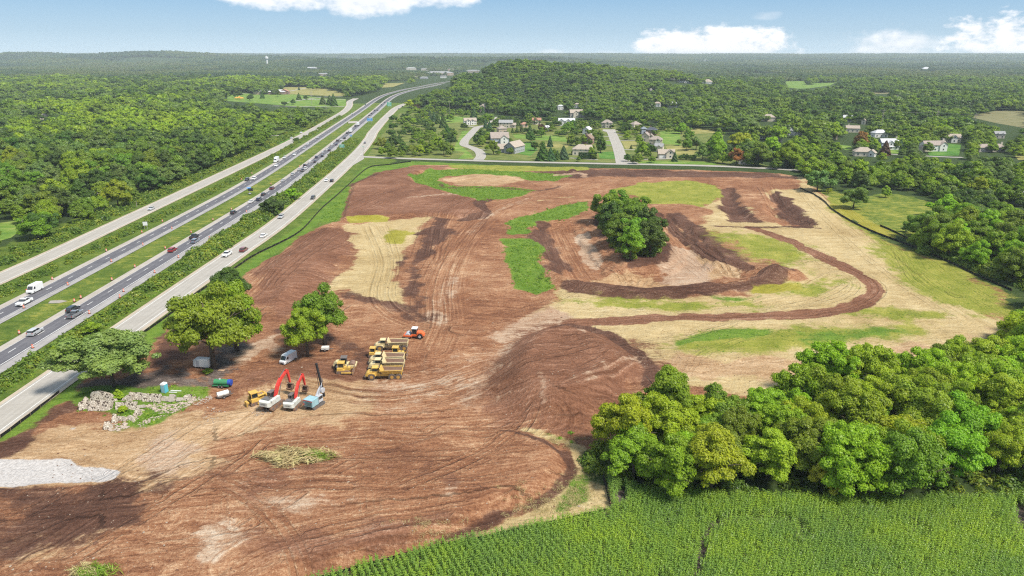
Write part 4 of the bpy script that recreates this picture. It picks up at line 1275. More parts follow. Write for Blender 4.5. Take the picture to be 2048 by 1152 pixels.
# the brick school, the car park slabs and the orange awnings on its lawn
sc = house('long brick school with a grey roof on the lawn left of the highway', 508, 572, 189, .28, 5.0, R(-4), 'brick', 'pale', HP, .45, wings=[(-.34, -.06, .3, .32, 5.2, 0, HP, 'peach', 'pale'), (.45, -.02, .12, .3, 5.6, R(90), GB, 'brick', 'russet')], cat='school', name='school_building')
for a, b, v, h_, lb, wl in ((850, 906, 151, 9, 'long beige commercial building beside the distant highway', 'peach'), (932, 962, 146, 9, 'tan commercial building where the highway meets the hill', 'tan'), (812, 832, 140, 8, 'pale building on the slope above the long beige building', 'cream'), (842, 856, 141, 8, 'cream building above the long beige building', 'cream'), (634, 662, 152, 7, 'tan institution building on the wooded rise', 'tan'), (610, 634, 138, 6, 'long grey roofed hall on the wooded rise', 'grey'), (896, 908, 143, 10, 'tall tan block beside the distant highway', 'peach'), (798, 806, 154, 5, 'white shed near the distant highway', 'white'), (820, 834, 157, 5, 'low white store near the distant highway', 'white'), (840, 856, 158, 5, 'low grey store near the distant highway', 'grey'), (880, 893, 156, 6, 'white store beside the distant highway', 'white')):
    house(lb, a, b, v, .4, h_, R(random.uniform(-8, 8)), wl, random.choice(['pale', 'tan', 'grey']), HP, .25, cat='building', name='commercial_building')
for a, b, v, lb in ((1290, 1306, 126, 'white town block on the hazy eastern horizon'), (1400, 1422, 123, 'pale town block on the hazy eastern horizon'), (1535, 1556, 121, 'bright warehouse on the hazy eastern horizon'), (1796, 1822, 122, 'long white warehouse on the far plain'), (1826, 1836, 123, 'small white warehouse on the far plain'), (1155, 1166, 131, 'white patch of a building beyond the wooded hill')):
    house(lb, a, b, v, .4, 10, 0, 'white', 'pale', HP, .2, cat='building', name='distant_building', wins=False)
AWN = simple_mat('orange_canvas', (.75, .30, .05), .7, var=.2)
for k, (u, v, lb) in enumerate(((474, 199.5, 'first orange play canopy on the school lawn'), (479, 198.5, 'middle orange play canopy on the school lawn'), (484, 200, 'third orange play canopy on the school lawn'))):
    x, y, z = GT(u, v)
    o = thing('play_canopy', lb, 'canopy', (x, y, z), .3 * k)
    q = MB()
    q.loft([[(-3.2, -3.2, 3.2), (3.2, -3.2, 3.2), (3.2, 3.2, 3.2), (-3.2, 3.2, 3.2)], [(-.2, -.2, 4.8), (.2, -.2, 4.8), (.2, .2, 4.8), (-.2, .2, 4.8)]])
    q.build('roof', AWN, o)
    for sx_, sy_ in ((-1, -1), (1, -1), (1, 1), (-1, 1)):
        q = MB()
        q.cyl((sx_ * 3, sy_ * 3, 1.6), .1, 3.3, 'z', 6)
        q.build('post', AWN, o)
HEDGEM = leaf_mat('hedge_leaves', (.035, .085, .022))

# ------------------------------------------------------------------ trees, shrubs, corn
LEAF = leaf_mat('leaves')
BARK = simple_mat('bark', (.11, .085, .065), 0.95, var=0.5, scale=2.5, bump=0.5)
TONE = {'yellow-green': (.140, .190, .020), 'bright green': (.115, .165, .018), 'mid green': (.080, .120, .020), 'dark green': (.042, .072, .022), 'grey-green': (.080, .115, .050), 'olive green': (.088, .125, .022), 'rusty brown': (.165, .085, .035), 'red': (.17, .026, .020), 'golden yellow': (.32, .235, .045), 'purple-brown': (.050, .027, .034), 'blue-green': (.034, .066, .048), 'lime green': (.17, .22, .018), 'pale grey-green': (.105, .125, .07)}


TONE = {k: tuple(min(.6, q * f) for q, f in zip(c, (2.22, 2.10, 1.25))) for k, c in TONE.items()}


def quads_np(c, nrm, size, r, curl=0.25):
    """leaf sprays: one kite-shaped, slightly folded quad per point, turned about its normal at random"""
    n = len(c)
    nrm = nrm / (np.linalg.norm(nrm, axis=1)[:, None] + 1e-9)
    a = r.normal(size=(n, 3))
    a -= nrm * (a * nrm).sum(1)[:, None]
    a /= np.linalg.norm(a, axis=1)[:, None] + 1e-9
    b = np.cross(nrm, a)
    s = size[:, None]
    fold = nrm * s * curl
    V = np.stack([c - a * s * 0.62, c + b * s * 0.5 - fold, c + a * s * 0.62, c - b * s * 0.5 - fold], 1).reshape(-1, 3)
    F = np.arange(n * 4).reshape(n, 4)
    return V, F


def ball(sub):
    bm = bmesh.new()
    bmesh.ops.create_icosphere(bm, subdivisions=sub, radius=1)
    v = np.array([q.co[:] for q in bm.verts])
    f = np.array([[q.index for q in g.verts] for g in bm.faces])
    bm.free()
    return v, f


def crown_mesh(name, seed, Rr=1.0, height=1.1, lobes=26, leaves=3000, leaf=0.09, flat=0.35, droop=0.0, gap=0.18, lobe_r=(0.26, 0.44), core=None, core_k=.70, spread=.3):
    """a crown about one unit in radius whose centre is at the origin: leaf sprays on the shells of many uneven lobes"""
    r = np.random.default_rng(seed)
    core = core or ball(2)
    L, k = [], 0
    while len(L) < lobes and k < 4000:
        k += 1
        d = r.normal(size=3)
        d /= np.linalg.norm(d)
        if d[2] < -0.55:
            continue
        rad = r.uniform(0.36, 0.94)
        c = d * rad * np.array([1, 1, height * (0.92 if d[2] > 0 else 0.62)])
        c[:2] *= 1 + 0.22 * math.sin(3 * math.atan2(d[1], d[0]) + seed) + r.uniform(-.12, .12)
        q = r.uniform(*lobe_r) * (1.28 - .55 * rad)
        if all(np.linalg.norm(c - o[0]) > 0.34 * (q + o[1]) for o in L):
            L.append((c, q, r.uniform(0, 1)))
    C = np.array([o[0] for o in L])
    Q = np.array([o[1] for o in L])
    Tn = np.array([o[2] for o in L])
    wts = Q ** 2 / (Q ** 2).sum()
    ids = r.choice(len(L), int(leaves * 1.7), p=wts)
    d = r.normal(size=(len(ids), 3))
    d[:, 2] = np.where(d[:, 2] < -0.3, -d[:, 2] * r.uniform(-.4, 1, len(d)), d[:, 2])
    d /= np.linalg.norm(d, axis=1)[:, None]
    rad = Q[ids] * (1 - np.abs(r.normal(0, 0.16, len(ids))))
    # sprays gather into tufts, so that the outline is ragged and has gaps
    tuft = np.sin(d[:, 0] * 9 + ids * 1.7) * np.sin(d[:, 1] * 9 + ids) * np.sin(d[:, 2] * 9 + ids * .6)
    rad *= 1 + 0.24 * np.sign(tuft) * np.abs(tuft) ** 0.5
    p = C[ids] + d * rad[:, None] * np.array([1.08, 1.08, 0.86])
    p[:, 2] -= droop * (p[:, 0] ** 2 + p[:, 1] ** 2)
    keep = (tuft > -0.5 + gap) | (r.uniform(size=len(ids)) < 0.55)
    inner = np.zeros(len(ids), int)
    for c, q in zip(C, Q):
        inner += (np.linalg.norm((p - c) / np.array([1.08, 1.08, .86]), axis=1) < q * 0.8)
    keep &= (inner == 0) | (r.uniform(size=len(ids)) < 0.22)
    p, d, ids = p[keep][:leaves], d[keep][:leaves], ids[keep][:leaves]
    nrm = d * 0.95 + r.normal(size=p.shape) * 0.34 + np.array([0, 0, flat])
    V, F = quads_np(p, nrm, leaf * r.uniform(0.65, 1.35, len(p)), r)
    # the dense inner foliage of each lobe, a rough closed shell under the sprays
    cv, cf = core
    n0 = len(V)
    cV, cF, cT = [], [], []
    for c, q, tn in zip(C, Q, Tn):
        vv = cv * (1 + r.normal(0, .16, (len(cv), 1)))
        cV.append(c + vv * q * core_k * np.array([1.08, 1.08, .86]) - np.array([0, 0, 1]) * droop * (c[0] ** 2 + c[1] ** 2))
        cF.append(cf + n0)
        n0 += len(cv)
        cT += [tn] * len(cf)
    V = np.concatenate([V] + cV)
    me = mesh_np(name, V * Rr, [F, np.concatenate(cF)], [LEAF])
    a = me.attributes.new('leaf_tint', 'FLOAT', 'FACE')
    a.data.foreach_set('value', np.concatenate([np.clip(Tn[ids] * (1 - spread) + r.uniform(0, spread, len(p)), 0, 1), np.array(cT) * .78 + .11]).astype(np.float32))
    return me


def conifer_mesh(name, seed, leaves=1500, leaf=0.09, width=0.32):
    """one unit tall; whorls of drooping boughs from the ground up"""
    r = np.random.default_rng(seed)
    h = 1 - np.sqrt(r.uniform(0.0, 1, leaves))
    rad = width * (1 - h) ** 0.85 * (0.72 + 0.28 * np.abs(np.sin(h * 40))) + 0.01
    th = r.uniform(0, 6.2832, leaves)
    rad *= (0.62 + 0.38 * r.uniform(size=leaves) ** 0.4) * (1 + .15 * np.sin(th * 5 + h * 20))
    p = np.stack([np.cos(th) * rad, np.sin(th) * rad, 0.03 + h * 0.97 - rad * 0.12], 1)
    nrm = np.stack([np.cos(th), np.sin(th), np.full(leaves, 0.9)], 1) + r.normal(size=p.shape) * 0.3
    V, F = quads_np(p, nrm, leaf * (1.15 - h * 0.6) * r.uniform(.7, 1.3, leaves), r)
    me = mesh_np(name, V, F, [LEAF])
    a = me.attributes.new('leaf_tint', 'FLOAT', 'FACE')
    a.data.foreach_set('value', r.uniform(0, 1, leaves).astype(np.float32))
    return me


def trunk_mesh(name, seed, h=1.0, r0=0.026, limbs=6, spread=0.45):
    """a trunk one unit tall, with limbs reaching out into the crown"""
    r = random.Random(seed)
    mb = MB()
    pts = [(0, 0, -.04), (r.uniform(-.01, .01), r.uniform(-.01, .01), .2), (r.uniform(-.03, .03), r.uniform(-.03, .03), .5), (r.uniform(-.05, .05), r.uniform(-.05, .05), .85)]
    mb.tube(pts, [r0 * 1.3, r0, r0 * .75, r0 * .25], 7)
    for k in range(limbs):
        a = 6.2832 * k / limbs + r.uniform(-.4, .4)
        z = r.uniform(.28, .5)
        e = spread * r.uniform(.7, 1.1)
        mb.tube([(0, 0, z), (math.cos(a) * e * .5, math.sin(a) * e * .5, z + .16), (math.cos(a) * e, math.sin(a) * e, z + r.uniform(.2, .36))], [r0 * .5, r0 * .34, r0 * .12], 5)
    return mb.mesh(name, [BARK], True)


# three grades of detail, several forms of each
NEAR_C = [crown_mesh('crown_near', 100 + k, 1, 1.05 + .12 * (k % 3), 40 + 4 * k, 9500, 0.066, gap=.16 + .05 * (k % 3), lobe_r=(.15, .36), spread=.55) for k in range(6)]
BIG_C = [crown_mesh('crown_big', 60 + k, 1, 1.0, 74, 19000, 0.046, gap=.16, lobe_r=(.11, .30), spread=.55) for k in range(4)]
MID_C = [crown_mesh('crown_mid', 200 + k, 1, 0.95 + .15 * (k % 3), 27 + 2 * k, 2600, 0.115, gap=.16, core_k=.76, lobe_r=(.2, .42)) for k in range(6)]
FAR_C = [crown_mesh('crown_far', 300 + k, 1, 0.85 + .12 * (k % 3), 15 + k, 420, 0.2, gap=.12, lobe_r=(.26, .46), core=ball(1), core_k=.86) for k in range(5)]
CON_C = [conifer_mesh('conifer', 400 + k, 1700, 0.085, .27 + .04 * (k % 3)) for k in range(4)]
TRUNKS = [trunk_mesh('trunk', 40 + k) for k in range(4)]

def view_blocked(x, y, r, z0, h):
    u, v0, d = px_of(x, y, z0)
    _, v1, _ = px_of(x, y, z0 + h)
    w_ = r * FPX / d * 0.8
    a, b, c, e = int((u - w_) / 4), int((u + w_) / 4) + 1, int(v1 / 4), int((v0 - (v0 - v1) * .12) / 4) + 1
    if b < 0 or a > 511 or e < 0 or c > 287:
        return False
    q = KEEP[max(c, 0):max(e, 0), max(a, 0):max(b, 0)]
    return bool(q.size and (q > y + 6).mean() > 0.035)


TREES = []                       # x, y, radius, height, tone, zone, kind


def tree(u, v, hpx, tone='mid green', wide=0.42, kind='broadleaf', zone=None, note=None):
    """a tree whose trunk meets the ground at a pixel and which stands hpx pixels tall"""
    x, y = G(u, v)
    z = tz(x, y)
    d = px_of(x, y, z)[2]
    h = hpx * d / FPX / (_cp * 0.98)
    if v < 345:
        h *= 1.04
        wide *= 1.12 if kind == 'broadleaf' else 1.0
    TREES.append(dict(x=x, y=y, z=z, h=h, r=h * wide, tone=tone, kind=kind, zone=zone, note=note))


def fill(zone, poly, spacing, hr, tones, keep=True, world=False, y0=None, y1=None, jit=0.42):
    global rng
    random.seed(zone + str(spacing))
    rng = np.random.default_rng(int(spacing * 100) + len(poly))
    P = poly if world else GP(poly)
    A = np.array(P)
    lo, hi = A.min(0), A.max(0)
    gx, gy = np.meshgrid(np.arange(lo[0], hi[0], spacing), np.arange(lo[1], hi[1], spacing))
    gx = (gx + rng.uniform(-jit, jit, gx.shape) * spacing).ravel()
    gy = (gy + rng.uniform(-jit, jit, gy.shape) * spacing).ravel()
    m = inside(P, gx, gy) & (np.abs(gx) < gy * .80 + 40)
    if y1:
        m &= gy < y1
    if y0:
        m &= gy >= y0
    gx, gy = gx[m], gy[m]
    gz = terr(gx, gy)
    grp = .6 * fbm(gx / 38, gy / 38, 55, 2) + .75 * fbm(gx / 150, gy / 190, 58, 2) + 0.5
    nm, wt = [t_[0] for t_ in tones], np.array([t_[1] for t_ in tones], float)
    cum = np.cumsum(wt / wt.sum())
    for x, y, z, g in zip(gx, gy, gz, grp):
        h = random.uniform(*hr) * (1 if zone in ('corn', 'garden') else .78 + .44 * float(np.clip(fbm(np.array([x / 90]), np.array([y / 90]), 57, 2)[0] * 2 + .5, 0, 1)))
        r = min(7.0 if zone == 'corn' else 9.0, h * random.uniform(.40, .62))
        if keep and view_blocked(x, y, r, z, h):
            continue
        q = min(.999, max(0, (g - .5) * 1.5 + .5 + random.uniform(-.28, .28)))
        TREES.append(dict(x=x, y=y, z=z, h=h, r=r, tone=nm[int(np.searchsorted(cum, q))], kind='broadleaf', zone=zone, note=None))


# trees one can point to, by where they stand in the photograph
NOTED = [
    (228, 772, 128, 'pale grey-green', .70, 'spreading oak with pale undersides beside the frontage road'),
    (428, 738, 186, 'bright green', .42, 'tall bright green tree shading the white cargo trailer'),
    (474, 702, 150, 'bright green', .38, 'slim tall tree just behind the tree over the cargo trailer'),
    (462, 610, 84, 'dark green', .50, 'dark tree peeping out above the tall tree by the trailer'),
    (616, 716, 116, 'yellow-green', .36, 'olive leafy tree beside the white service van'),
    (650, 694, 132, 'mid green', .38, 'dark dense tree standing behind the olive tree by the van'),
    (1216, 448, 66, 'mid green', .50, 'dark tree at the far left corner of the island grove'),
    (1240, 440, 62, 'mid green', .52, 'green tree at the far end of the island grove'),
    (1222, 470, 60, 'dark green', .48, 'dark tree on the left flank of the island grove'),
    (1268, 455, 66, 'mid green', .52, 'tall tree in the heart of the island grove'),
    (1240, 492, 66, 'mid green', .52, 'rounded tree on the left front of the island grove'),
    (1296, 478, 62, 'dark green', .48, 'broad tree on the right flank of the island grove'),
    (1270, 500, 70, 'mid green', .50, 'plain tree in the middle of the island grove'),
    (1300, 512, 72, 'dark green', .44, 'deeper green tree at the right front of the island grove'),
    (1260, 520, 66, 'bright green', .44, 'lighter tree at the very front of the island grove'),
    (1706, 417, 48, 'grey-green', .52, 'grey-green tree alone behind the black fence by the meadow'),
    (1634, 383, 44, 'grey-green', .60, 'broad oak at the far right corner of the dirt site'),
    (1660, 376, 34, 'dark green', .52, 'dark tree just behind the corner oak of the site'),
    (1656, 388, 14, 'yellow-green', .45, 'small yellow-green tree between two big grey-green trees'),
    (1715, 385, 44, 'dark green', .50, 'tall dark tree at the edge of the meadow'),
    (1770, 395, 22, 'bright green', .45, 'small light tree at the top of the meadow'),
    (987, 309, 29, 'mid green', .33, 'green street tree in front of the grey gabled house'),
    (954, 290, 22, 'dark green', .36, 'neat oval tree at the bend of the street'),
    (963, 278, 20, 'dark green', .42, 'dark tree behind the neat oval tree at the bend'),
    (975, 246, 20, 'bright green', .60, 'wide light green tree behind the spruces at the cul-de-sac'),
    (928, 260, 13, 'dark green', .60, 'low spreading tree below the white hillside house'),
    (1060, 285, 20, 'dark green', .45, 'round dark tree alone on the back lawn'),
    (1069, 301, 18, 'dark green', .45, 'squat dark tree on the back lawn behind the houses'),
    (1059, 245, 18, 'mid green', .40, 'oval green tree beside the small white gabled house'),
    (1083, 275, 20, 'mid green', .36, 'green tree at the middle of the back lawns'),
    (1082, 264, 17, 'purple-brown', .42, 'purple-leaved round tree behind the back lawns'),
    (1201, 306, 32, 'dark green', .30, 'tall dark tree beside the white house by the straight street'),
    (1199, 276, 14, 'mid green', .45, 'bushy tree halfway up the straight street'),
    (1255, 268, 23, 'dark green', .34, 'dark street tree near the top of the straight street'),
    (1275, 267, 16, 'mid green', .45, 'tree in front of the tan house at the top of the street'),
    (1283, 314, 30, 'bright green', .33, 'light tree at the foot of the straight street'),
    (1301, 312, 27, 'dark green', .34, 'dark oval tree beside the beige corner house'),
    (1278, 292, 20, 'bright green', .40, 'light leafy tree in front of the tan roofs'),
    (1254, 323, 14, 'dark green', .50, 'low dark tree on the traffic island of the side street'),
    (1154, 292, 18, 'dark green', .40, 'dark tree behind the tan roofed house'),
    (1142, 290, 20, 'olive green', .40, 'yellowing tree left of the tan roofed house'),
    (1168, 262, 20, 'mid green', .38, 'green tree behind the brick gabled house'),
    (1133, 268, 26, 'mid green', .40, 'tree in front of the long white farmhouse'),
    (1145, 266, 24, 'dark green', .42, 'dark tree in front of the long white farmhouse'),
    (1373, 301, 23, 'mid green', .42, 'small round tree with a visible trunk on the dry lawn'),
    (1358, 291, 13, 'mid green', .42, 'little tree at the edge of the dry lawn'),
    (1363, 268, 22, 'bright green', .36, 'light green tree at the end of the back lawns'),
    (1376, 282, 24, 'mid green', .40, 'mid green tree behind the small round tree'),
    (1392, 300, 28, 'grey-green', .36, 'grey-green tree behind the clipped hedge row'),
    (1404, 321, 31, 'grey-green', .42, 'round grey-green tree beside the site road'),
    (1428, 321, 48, 'bright green', .40, 'big light green tree beside the site road'),
    (1478, 299, 34, 'yellow-green', .58, 'wide yellow-green tree in the open glade'),
    (1472, 330, 33, 'rusty brown', .38, 'rusty tree left of the white cottage by the site road'),
    (1445, 327, 22, 'bright green', .42, 'light bushy tree left of the rusty tree'),
    (1514, 333, 50, 'olive green', .45, 'big olive tree right of the white cottage'),
    (1540, 320, 44, 'yellow-green', .42, 'yellow-green tree behind the white cottage'),
    (1572, 336, 48, 'bright green', .42, 'tall light tree beside the end of the site road'),
    (1595, 334, 42, 'olive green', .42, 'olive tree at the end of the site road'),
    (1540, 274, 17, 'red', .45, 'scarlet maple among the houses'),
    (1549, 267, 15, 'lime green', .50, 'lime yellow tree behind the scarlet maple'),
    (1566, 260, 14, 'purple-brown', .55, 'dark purple tree near the scarlet maple'),
    (1720, 299, 34, 'rusty brown', .40, 'tall russet tree behind the tan roofed bungalow'),
    (1747, 306, 24, 'yellow-green', .48, 'yellow-green tree in front of the blue-grey house'),
    (2002, 402, 22, 'red', .55, 'crimson tree at the right edge of the woods'),
    (764, 298, 22, 'olive green', .52, 'olive bushy tree at the left end of the meadow clump'),
    (806, 308, 22, 'dark green', .45, 'dark tree at the front of the meadow clump'),
    (826, 309, 20, 'olive green', .50, 'olive tree in the row along the site road'),
    (840, 311, 20, 'yellow-green', .50, 'yellow-green tree in the row along the site road'),
    (862, 306, 22, 'mid green', .45, 'green tree by the right end of the meadow clump'),
    (888, 310, 27, 'mid green', .45, 'round tree at the right end of the meadow row'),
    (876, 300, 26, 'bright green', .42, 'light tree behind the round tree of the meadow row'),
    (902, 292, 24, 'dark green', .40, 'dark tree under the spruces above the mown grass'),
    (787, 261, 16, 'dark green', .50, 'small dark tree in the rough meadow'),
    (827, 251, 14, 'bright green', .55, 'light bushy tree in the middle of the rough meadow'),
    (851, 247, 10, 'bright green', .60, 'low light bush-like tree in the rough meadow'),
    (786, 244, 14, 'dark green', .50, 'dark tree at the top left of the rough meadow'),
    (900, 243, 14, 'mid green', .50, 'green tree by the tan hillside house'),
    (820, 216, 15, 'lime green', .60, 'lime yellow tree above the bend of the frontage road'),
    (832, 222, 14, 'purple-brown', .50, 'purple-brown tree above the bend of the frontage road'),
    (1660, 986, 70, 'golden yellow', .52, 'golden yellow tree at the edge of the cornfield'),
    (2010, 880, 92, 'grey-green', .44, 'silvery grey-green tree near the right edge of the picture'),
    (545, 432, 40, 'dark green', .55, 'big round dark green tree between highway and frontage road'),
    (585, 400, 24, 'bright green', .60, 'leafy tree in the brush strip above the big round tree'),
    (476, 196, 16, 'dark green', .45, 'dark tree behind the orange awnings'),
    (500, 202, 14, 'dark green', .42, 'dark tree on the lawn right of the orange awnings'),
    (556, 194, 14, 'dark green', .42, 'dark tree in front of the brick school'),
    (587, 209, 10, 'dark green', .48, 'small round tree on the school lawn'),
    (569, 212, 9, 'dark green', .70, 'flat dark tree near the lower edge of the school lawn'),
    (612, 200, 9, 'dark green', .50, 'round tree by the school car park'),
    (620, 180, 10, 'mid green', .60, 'green tree behind the school car park'),
    (634, 180, 11, 'bright green', .60, 'light tree behind the school car park'),
]
for u, v, hp, tn, wd, note in NOTED:
    tree(u, v, hp, tn, wd, 'broadleaf', 'noted', note)
CONIFERS = [(979, 263, 19, .34, 'dark spruce', 'big dark spruce beside the cul-de-sac'), (971, 257, 16, .30, 'dark spruce', 'narrow dark spruce left of the big one'), (1025, 266, 10, .30, 's', 'first spruce from the street in the dark row behind the houses'), (1034, 265, 11, .30, 's', 'second spruce from the street in the dark row behind the houses'), (1043, 265, 15, .32, 's', 'tallest spruce in the dark row behind the houses'),
            (1060, 268, 17, .34, 's', 'bluish spruce beside the round dark tree'), (1086, 321, 34, .36, 's', 'largest dark spruce on the back lawn beside the site road'), (1101, 321, 24, .34, 's', 'spruce close right of the largest one by the site road'), (1100, 294, 21, .28, 's', 'slim tall spruce behind the largest spruce'), (1115, 320, 18, .38, 's', 'bushy spruce between largest spruce and the hedge house'),
            (1127, 319, 26, .36, 's', 'blue spruce left of the tan roofed house'), (1262, 298, 8, .28, 's', 'tiny spruce on the dry front lawn'), (1349, 323, 18, .34, 's', 'dark spruce right of the beige corner house'), (887, 256, 28, .30, 's', 'tallest spruce of the row above the rough meadow'), (876, 248, 20, .28, 's', 'second spruce of the row above the rough meadow'), (868, 243, 18, .28, 's', 'third spruce of the row above the rough meadow'), (860, 239, 18, .28, 's', 'topmost spruce of the row above the rough meadow'),
            (895, 275, 24, .36, 's', 'dark spruce between the meadow row and the hillside house'), (833, 241, 10, .26, 's', 'first small cone-shaped cedar in the rough meadow'), (841, 240, 11, .26, 's', 'second small cone-shaped cedar in the rough meadow'), (851, 238, 13, .26, 's', 'tallest small cedar in the rough meadow'), (784, 302, 24, .30, 's', 'blue-green spruce among the meadow clump'), (776, 300, 20, .30, 's', 'smaller blue-green spruce among the meadow clump'), (948, 236, 20, .30, 's', 'spruce left of the tan hillside house'), (966, 226, 13, .3, 's', 'left spruce in front of the tan hillside house'), (991, 226, 12, .3, 's', 'right spruce in front of the tan hillside house'), (1769, 310, 27, .34, 'p', 'dark purple-green spruce in front of the blue-grey house'),
            (1800, 298, 18, .4, 's', 'blue spruce right of the blue-grey house'), (1832, 299, 20, .42, 's', 'second blue spruce left of the white gabled house'), (525, 197, 13, .34, 's', 'spruce in front of the brick school'), (598, 200, 13, .34, 's', 'spruce on the school lawn by the car park'), (646, 209, 16, .36, 's', 'spruce at the right end of the school lawn'), (668, 212, 22, .36, 's', 'largest spruce of the group by the school drive'), (660, 210, 18, .34, 's', 'spruce left of the largest one by the school drive'), (598, 180, 6, .4, 's', 'small spruce above the school car park')]
for u, v, hp, wd, tn, note in CONIFERS:
    tree(u, v, hp, 'purple-brown' if tn == 'p' else random.choice(['blue-green', 'dark green']), wd, 'conifer', 'noted', note)

WOODT = [('dark green', .6), ('grey-green', .7), ('mid green', 2.2), ('bright green', 3.2), ('yellow-green', 3.8), ('olive green', .6)]
LEFTT = [('dark green', 3.2), ('grey-green', 1.4), ('mid green', 3.0), ('bright green', 1.5), ('olive green', .9), ('yellow-green', 1.1)]
HILLT = [('dark green', 3.2), ('mid green', 3.0), ('grey-green', 1.6), ('olive green', 1.0), ('bright green', .5)]
RIGHTT = [('dark green', 2.0), ('grey-green', 1.0), ('mid green', 2.2), ('bright green', 1.8), ('yellow-green', 1.7), ('olive green', 1.0)]
fill('corn', [(1175, 925), (1230, 962), (1320, 988), (1500, 1001), (1760, 1004), (2300, 996), (2400, 850), (2300, 640), (2060, 655), (1996, 700), (1930, 750), (1800, 785), (1720, 775), (1640, 790), (1560, 838), (1440, 850), (1300, 852), (1215, 880)], 7.6, (10, 16), WOODT, keep=False)
fill('corn', [(1168, 905), (1190, 885), (1205, 925), (1184, 932)], 5.5, (9, 12), WOODT, keep=False)
fill('meadowwood', [(1835, 500), (1900, 519), (2050, 584), (2062, 640), (2160, 642), (2500, 640), (2500, 330), (1560, 346), (1600, 354), (1660, 368), (1730, 380), (1790, 384), (1870, 400), (1896, 430), (1850, 462), (1828, 480)], 9.2, (8, 15), RIGHTT)
fill('houses', [(1480, 322), (1560, 342), (1600, 345), (2500, 330), (2500, 286), (1500, 286)], 11.5, (8, 12.5), RIGHTT)
LEFTP = [(-500, 760), (-120, 560), (0, 508), (90, 476), (180, 444), (260, 408), (330, 380), (420, 340), (545, 284), (530, 270), (600, 263), (652, 236), (688, 213), (694, 197), (740, 187), (790, 173), (862, 161), (905, 156), (905, 145), (-600, 145)]
fill('left', LEFTP, 11.8, (9, 19), LEFTT, y1=700)
fill('left', LEFTP, 14.5, (9, 19), LEFTT, y0=700, y1=2100)
fill('hill', [(796, 218), (812, 200), (850, 182), (900, 166), (905, 145), (2600, 145), (2600, 287), (1560, 288), (1500, 284), (1450, 268), (1340, 252), (1290, 247), (1200, 242), (1130, 238), (1060, 240), (960, 226), (900, 218), (850, 216)], 14, (9, 17), HILLT, y1=2100)

fill('garden', LAWNS[0][1], 15, (5, 9.5), [('dark green', 2), ('mid green', 2), ('bright green', 1.4), ('olive green', .8)])
fill('garden', [(940, 262), (1000, 250), (1130, 246), (1330, 252), (1340, 330), (1000, 322)], 18, (4, 8), [('dark green', 2), ('mid green', 2), ('bright green', 1)])
ONES = ['', 'first', 'second', 'third', 'fourth', 'fifth', 'sixth', 'seventh', 'eighth', 'ninth', 'tenth', 'eleventh', 'twelfth', 'thirteenth', 'fourteenth', 'fifteenth', 'sixteenth', 'seventeenth', 'eighteenth', 'nineteenth']
TENS = ['', '', 'twenty', 'thirty', 'forty', 'fifty', 'sixty', 'seventy', 'eighty', 'ninety']


def nth(n):
    return ONES[n] if n < 20 else (TENS[n // 10][:-1] + 'ieth' if n % 10 == 0 else TENS[n // 10] + '-' + ONES[n % 10])


ZNAME = {'corn': ('the wood above the cornfield', 7), 'meadowwood': ('the wood beyond the meadow', 6), 'houses': ('the trees around the hidden houses', 3), 'left': ('the wood along far frontage road', 7), 'garden': ('the gardens between the houses', 3), 'hill': ('the wooded hill', 3)}
ROWN = ['front row', 'second row', 'third row', 'fourth row', 'fifth row', 'sixth row', 'seventh row', 'back row']
for q in TREES:
    u, v, d = px_of(q['x'], q['y'], q['z'] + q['h'] * .6)
    q['u'], q['v'], q['d'] = u, v, d
    q['px'] = q['h'] * FPX / d
    q['seen'] = -60 < u < 2110 and 80 < v < 1230
cand = sorted([q for q in TREES if q['zone'] != 'noted' and q['seen']], key=lambda q: -q['px'])
n_noted = sum(q['zone'] == 'noted' and q['kind'] == 'broadleaf' for q in TREES)
solo = [q for q in TREES if q['zone'] == 'noted'] + cand[:298 - n_noted]
solo_ids = {id(q) for q in solo}
for zn, (phrase, nrow) in ZNAME.items():
    zt = sorted([q for q in solo if q['zone'] == zn], key=lambda q: q['y'] - (0.6 * q['x'] if zn == 'left' else 0))
    n = max(1, math.ceil(len(zt) / nrow))
    for k in range(0, len(zt), n):
        row = sorted(zt[k:k + n], key=lambda q: q['u'])
        for j, q in enumerate(row):
            q['note'] = f"{q['tone']} tree, {nth(j + 1)} from left in {ROWN[k // n]} of {phrase}"


def tree_obj(q, k):
    con = q['kind'] == 'conifer'
    size = q['px']
    o = thing('conifer_tree' if con else 'broadleaf_tree', q['note'], 'tree', (q['x'], q['y'], q['z']), random.uniform(0, 6.28), None if q['zone'] == 'noted' else 'trees of ' + ZNAME[q['zone']][0])
    c = add_obj('crown', CON_C[k % 4] if con else BIG_C[k % 4] if q['r'] * FPX / q['d'] > 44 else (NEAR_C if size > 52 else MID_C)[k % 6], o)
    h, r = q['h'], q['r']
    if con:
        c.scale = (h, h, h)
        if q['r'] / h > .33:
            c.scale = (h * 1.25, h * 1.25, h)
    else:
        sz = 0.95 * h / 2.0
        c.scale = (r * .9, r * .9, sz)
        c.location = (0, 0, h - 1.2 * sz)
    c.rotation_euler = (0, 0, random.uniform(0, 6.28))
    c.color = (*[max(.01, a * random.uniform(.86, 1.14)) for a in TONE[q['tone']]], 1)
    t_ = add_obj('trunk', TRUNKS[k % 4], o)
    t_.scale = (h * .9, h * .9, h * .82)
    return o


for k, q in enumerate(solo):
    tree_obj(q, k)


LEAF_OF = {}


def form(name, me, tone):
    """a tree form for the woods: never in the scene by itself"""
    key = str(tone)
    if key not in LEAF_OF:
        LEAF_OF[key] = leaf_mat('leaves ' + key, tuple(q * .86 for q in TONE[tone]) if isinstance(tone, str) else tone)
    me = me.copy()
    me.materials[0] = LEAF_OF[key]
    return bpy.data.objects.new(name, me)


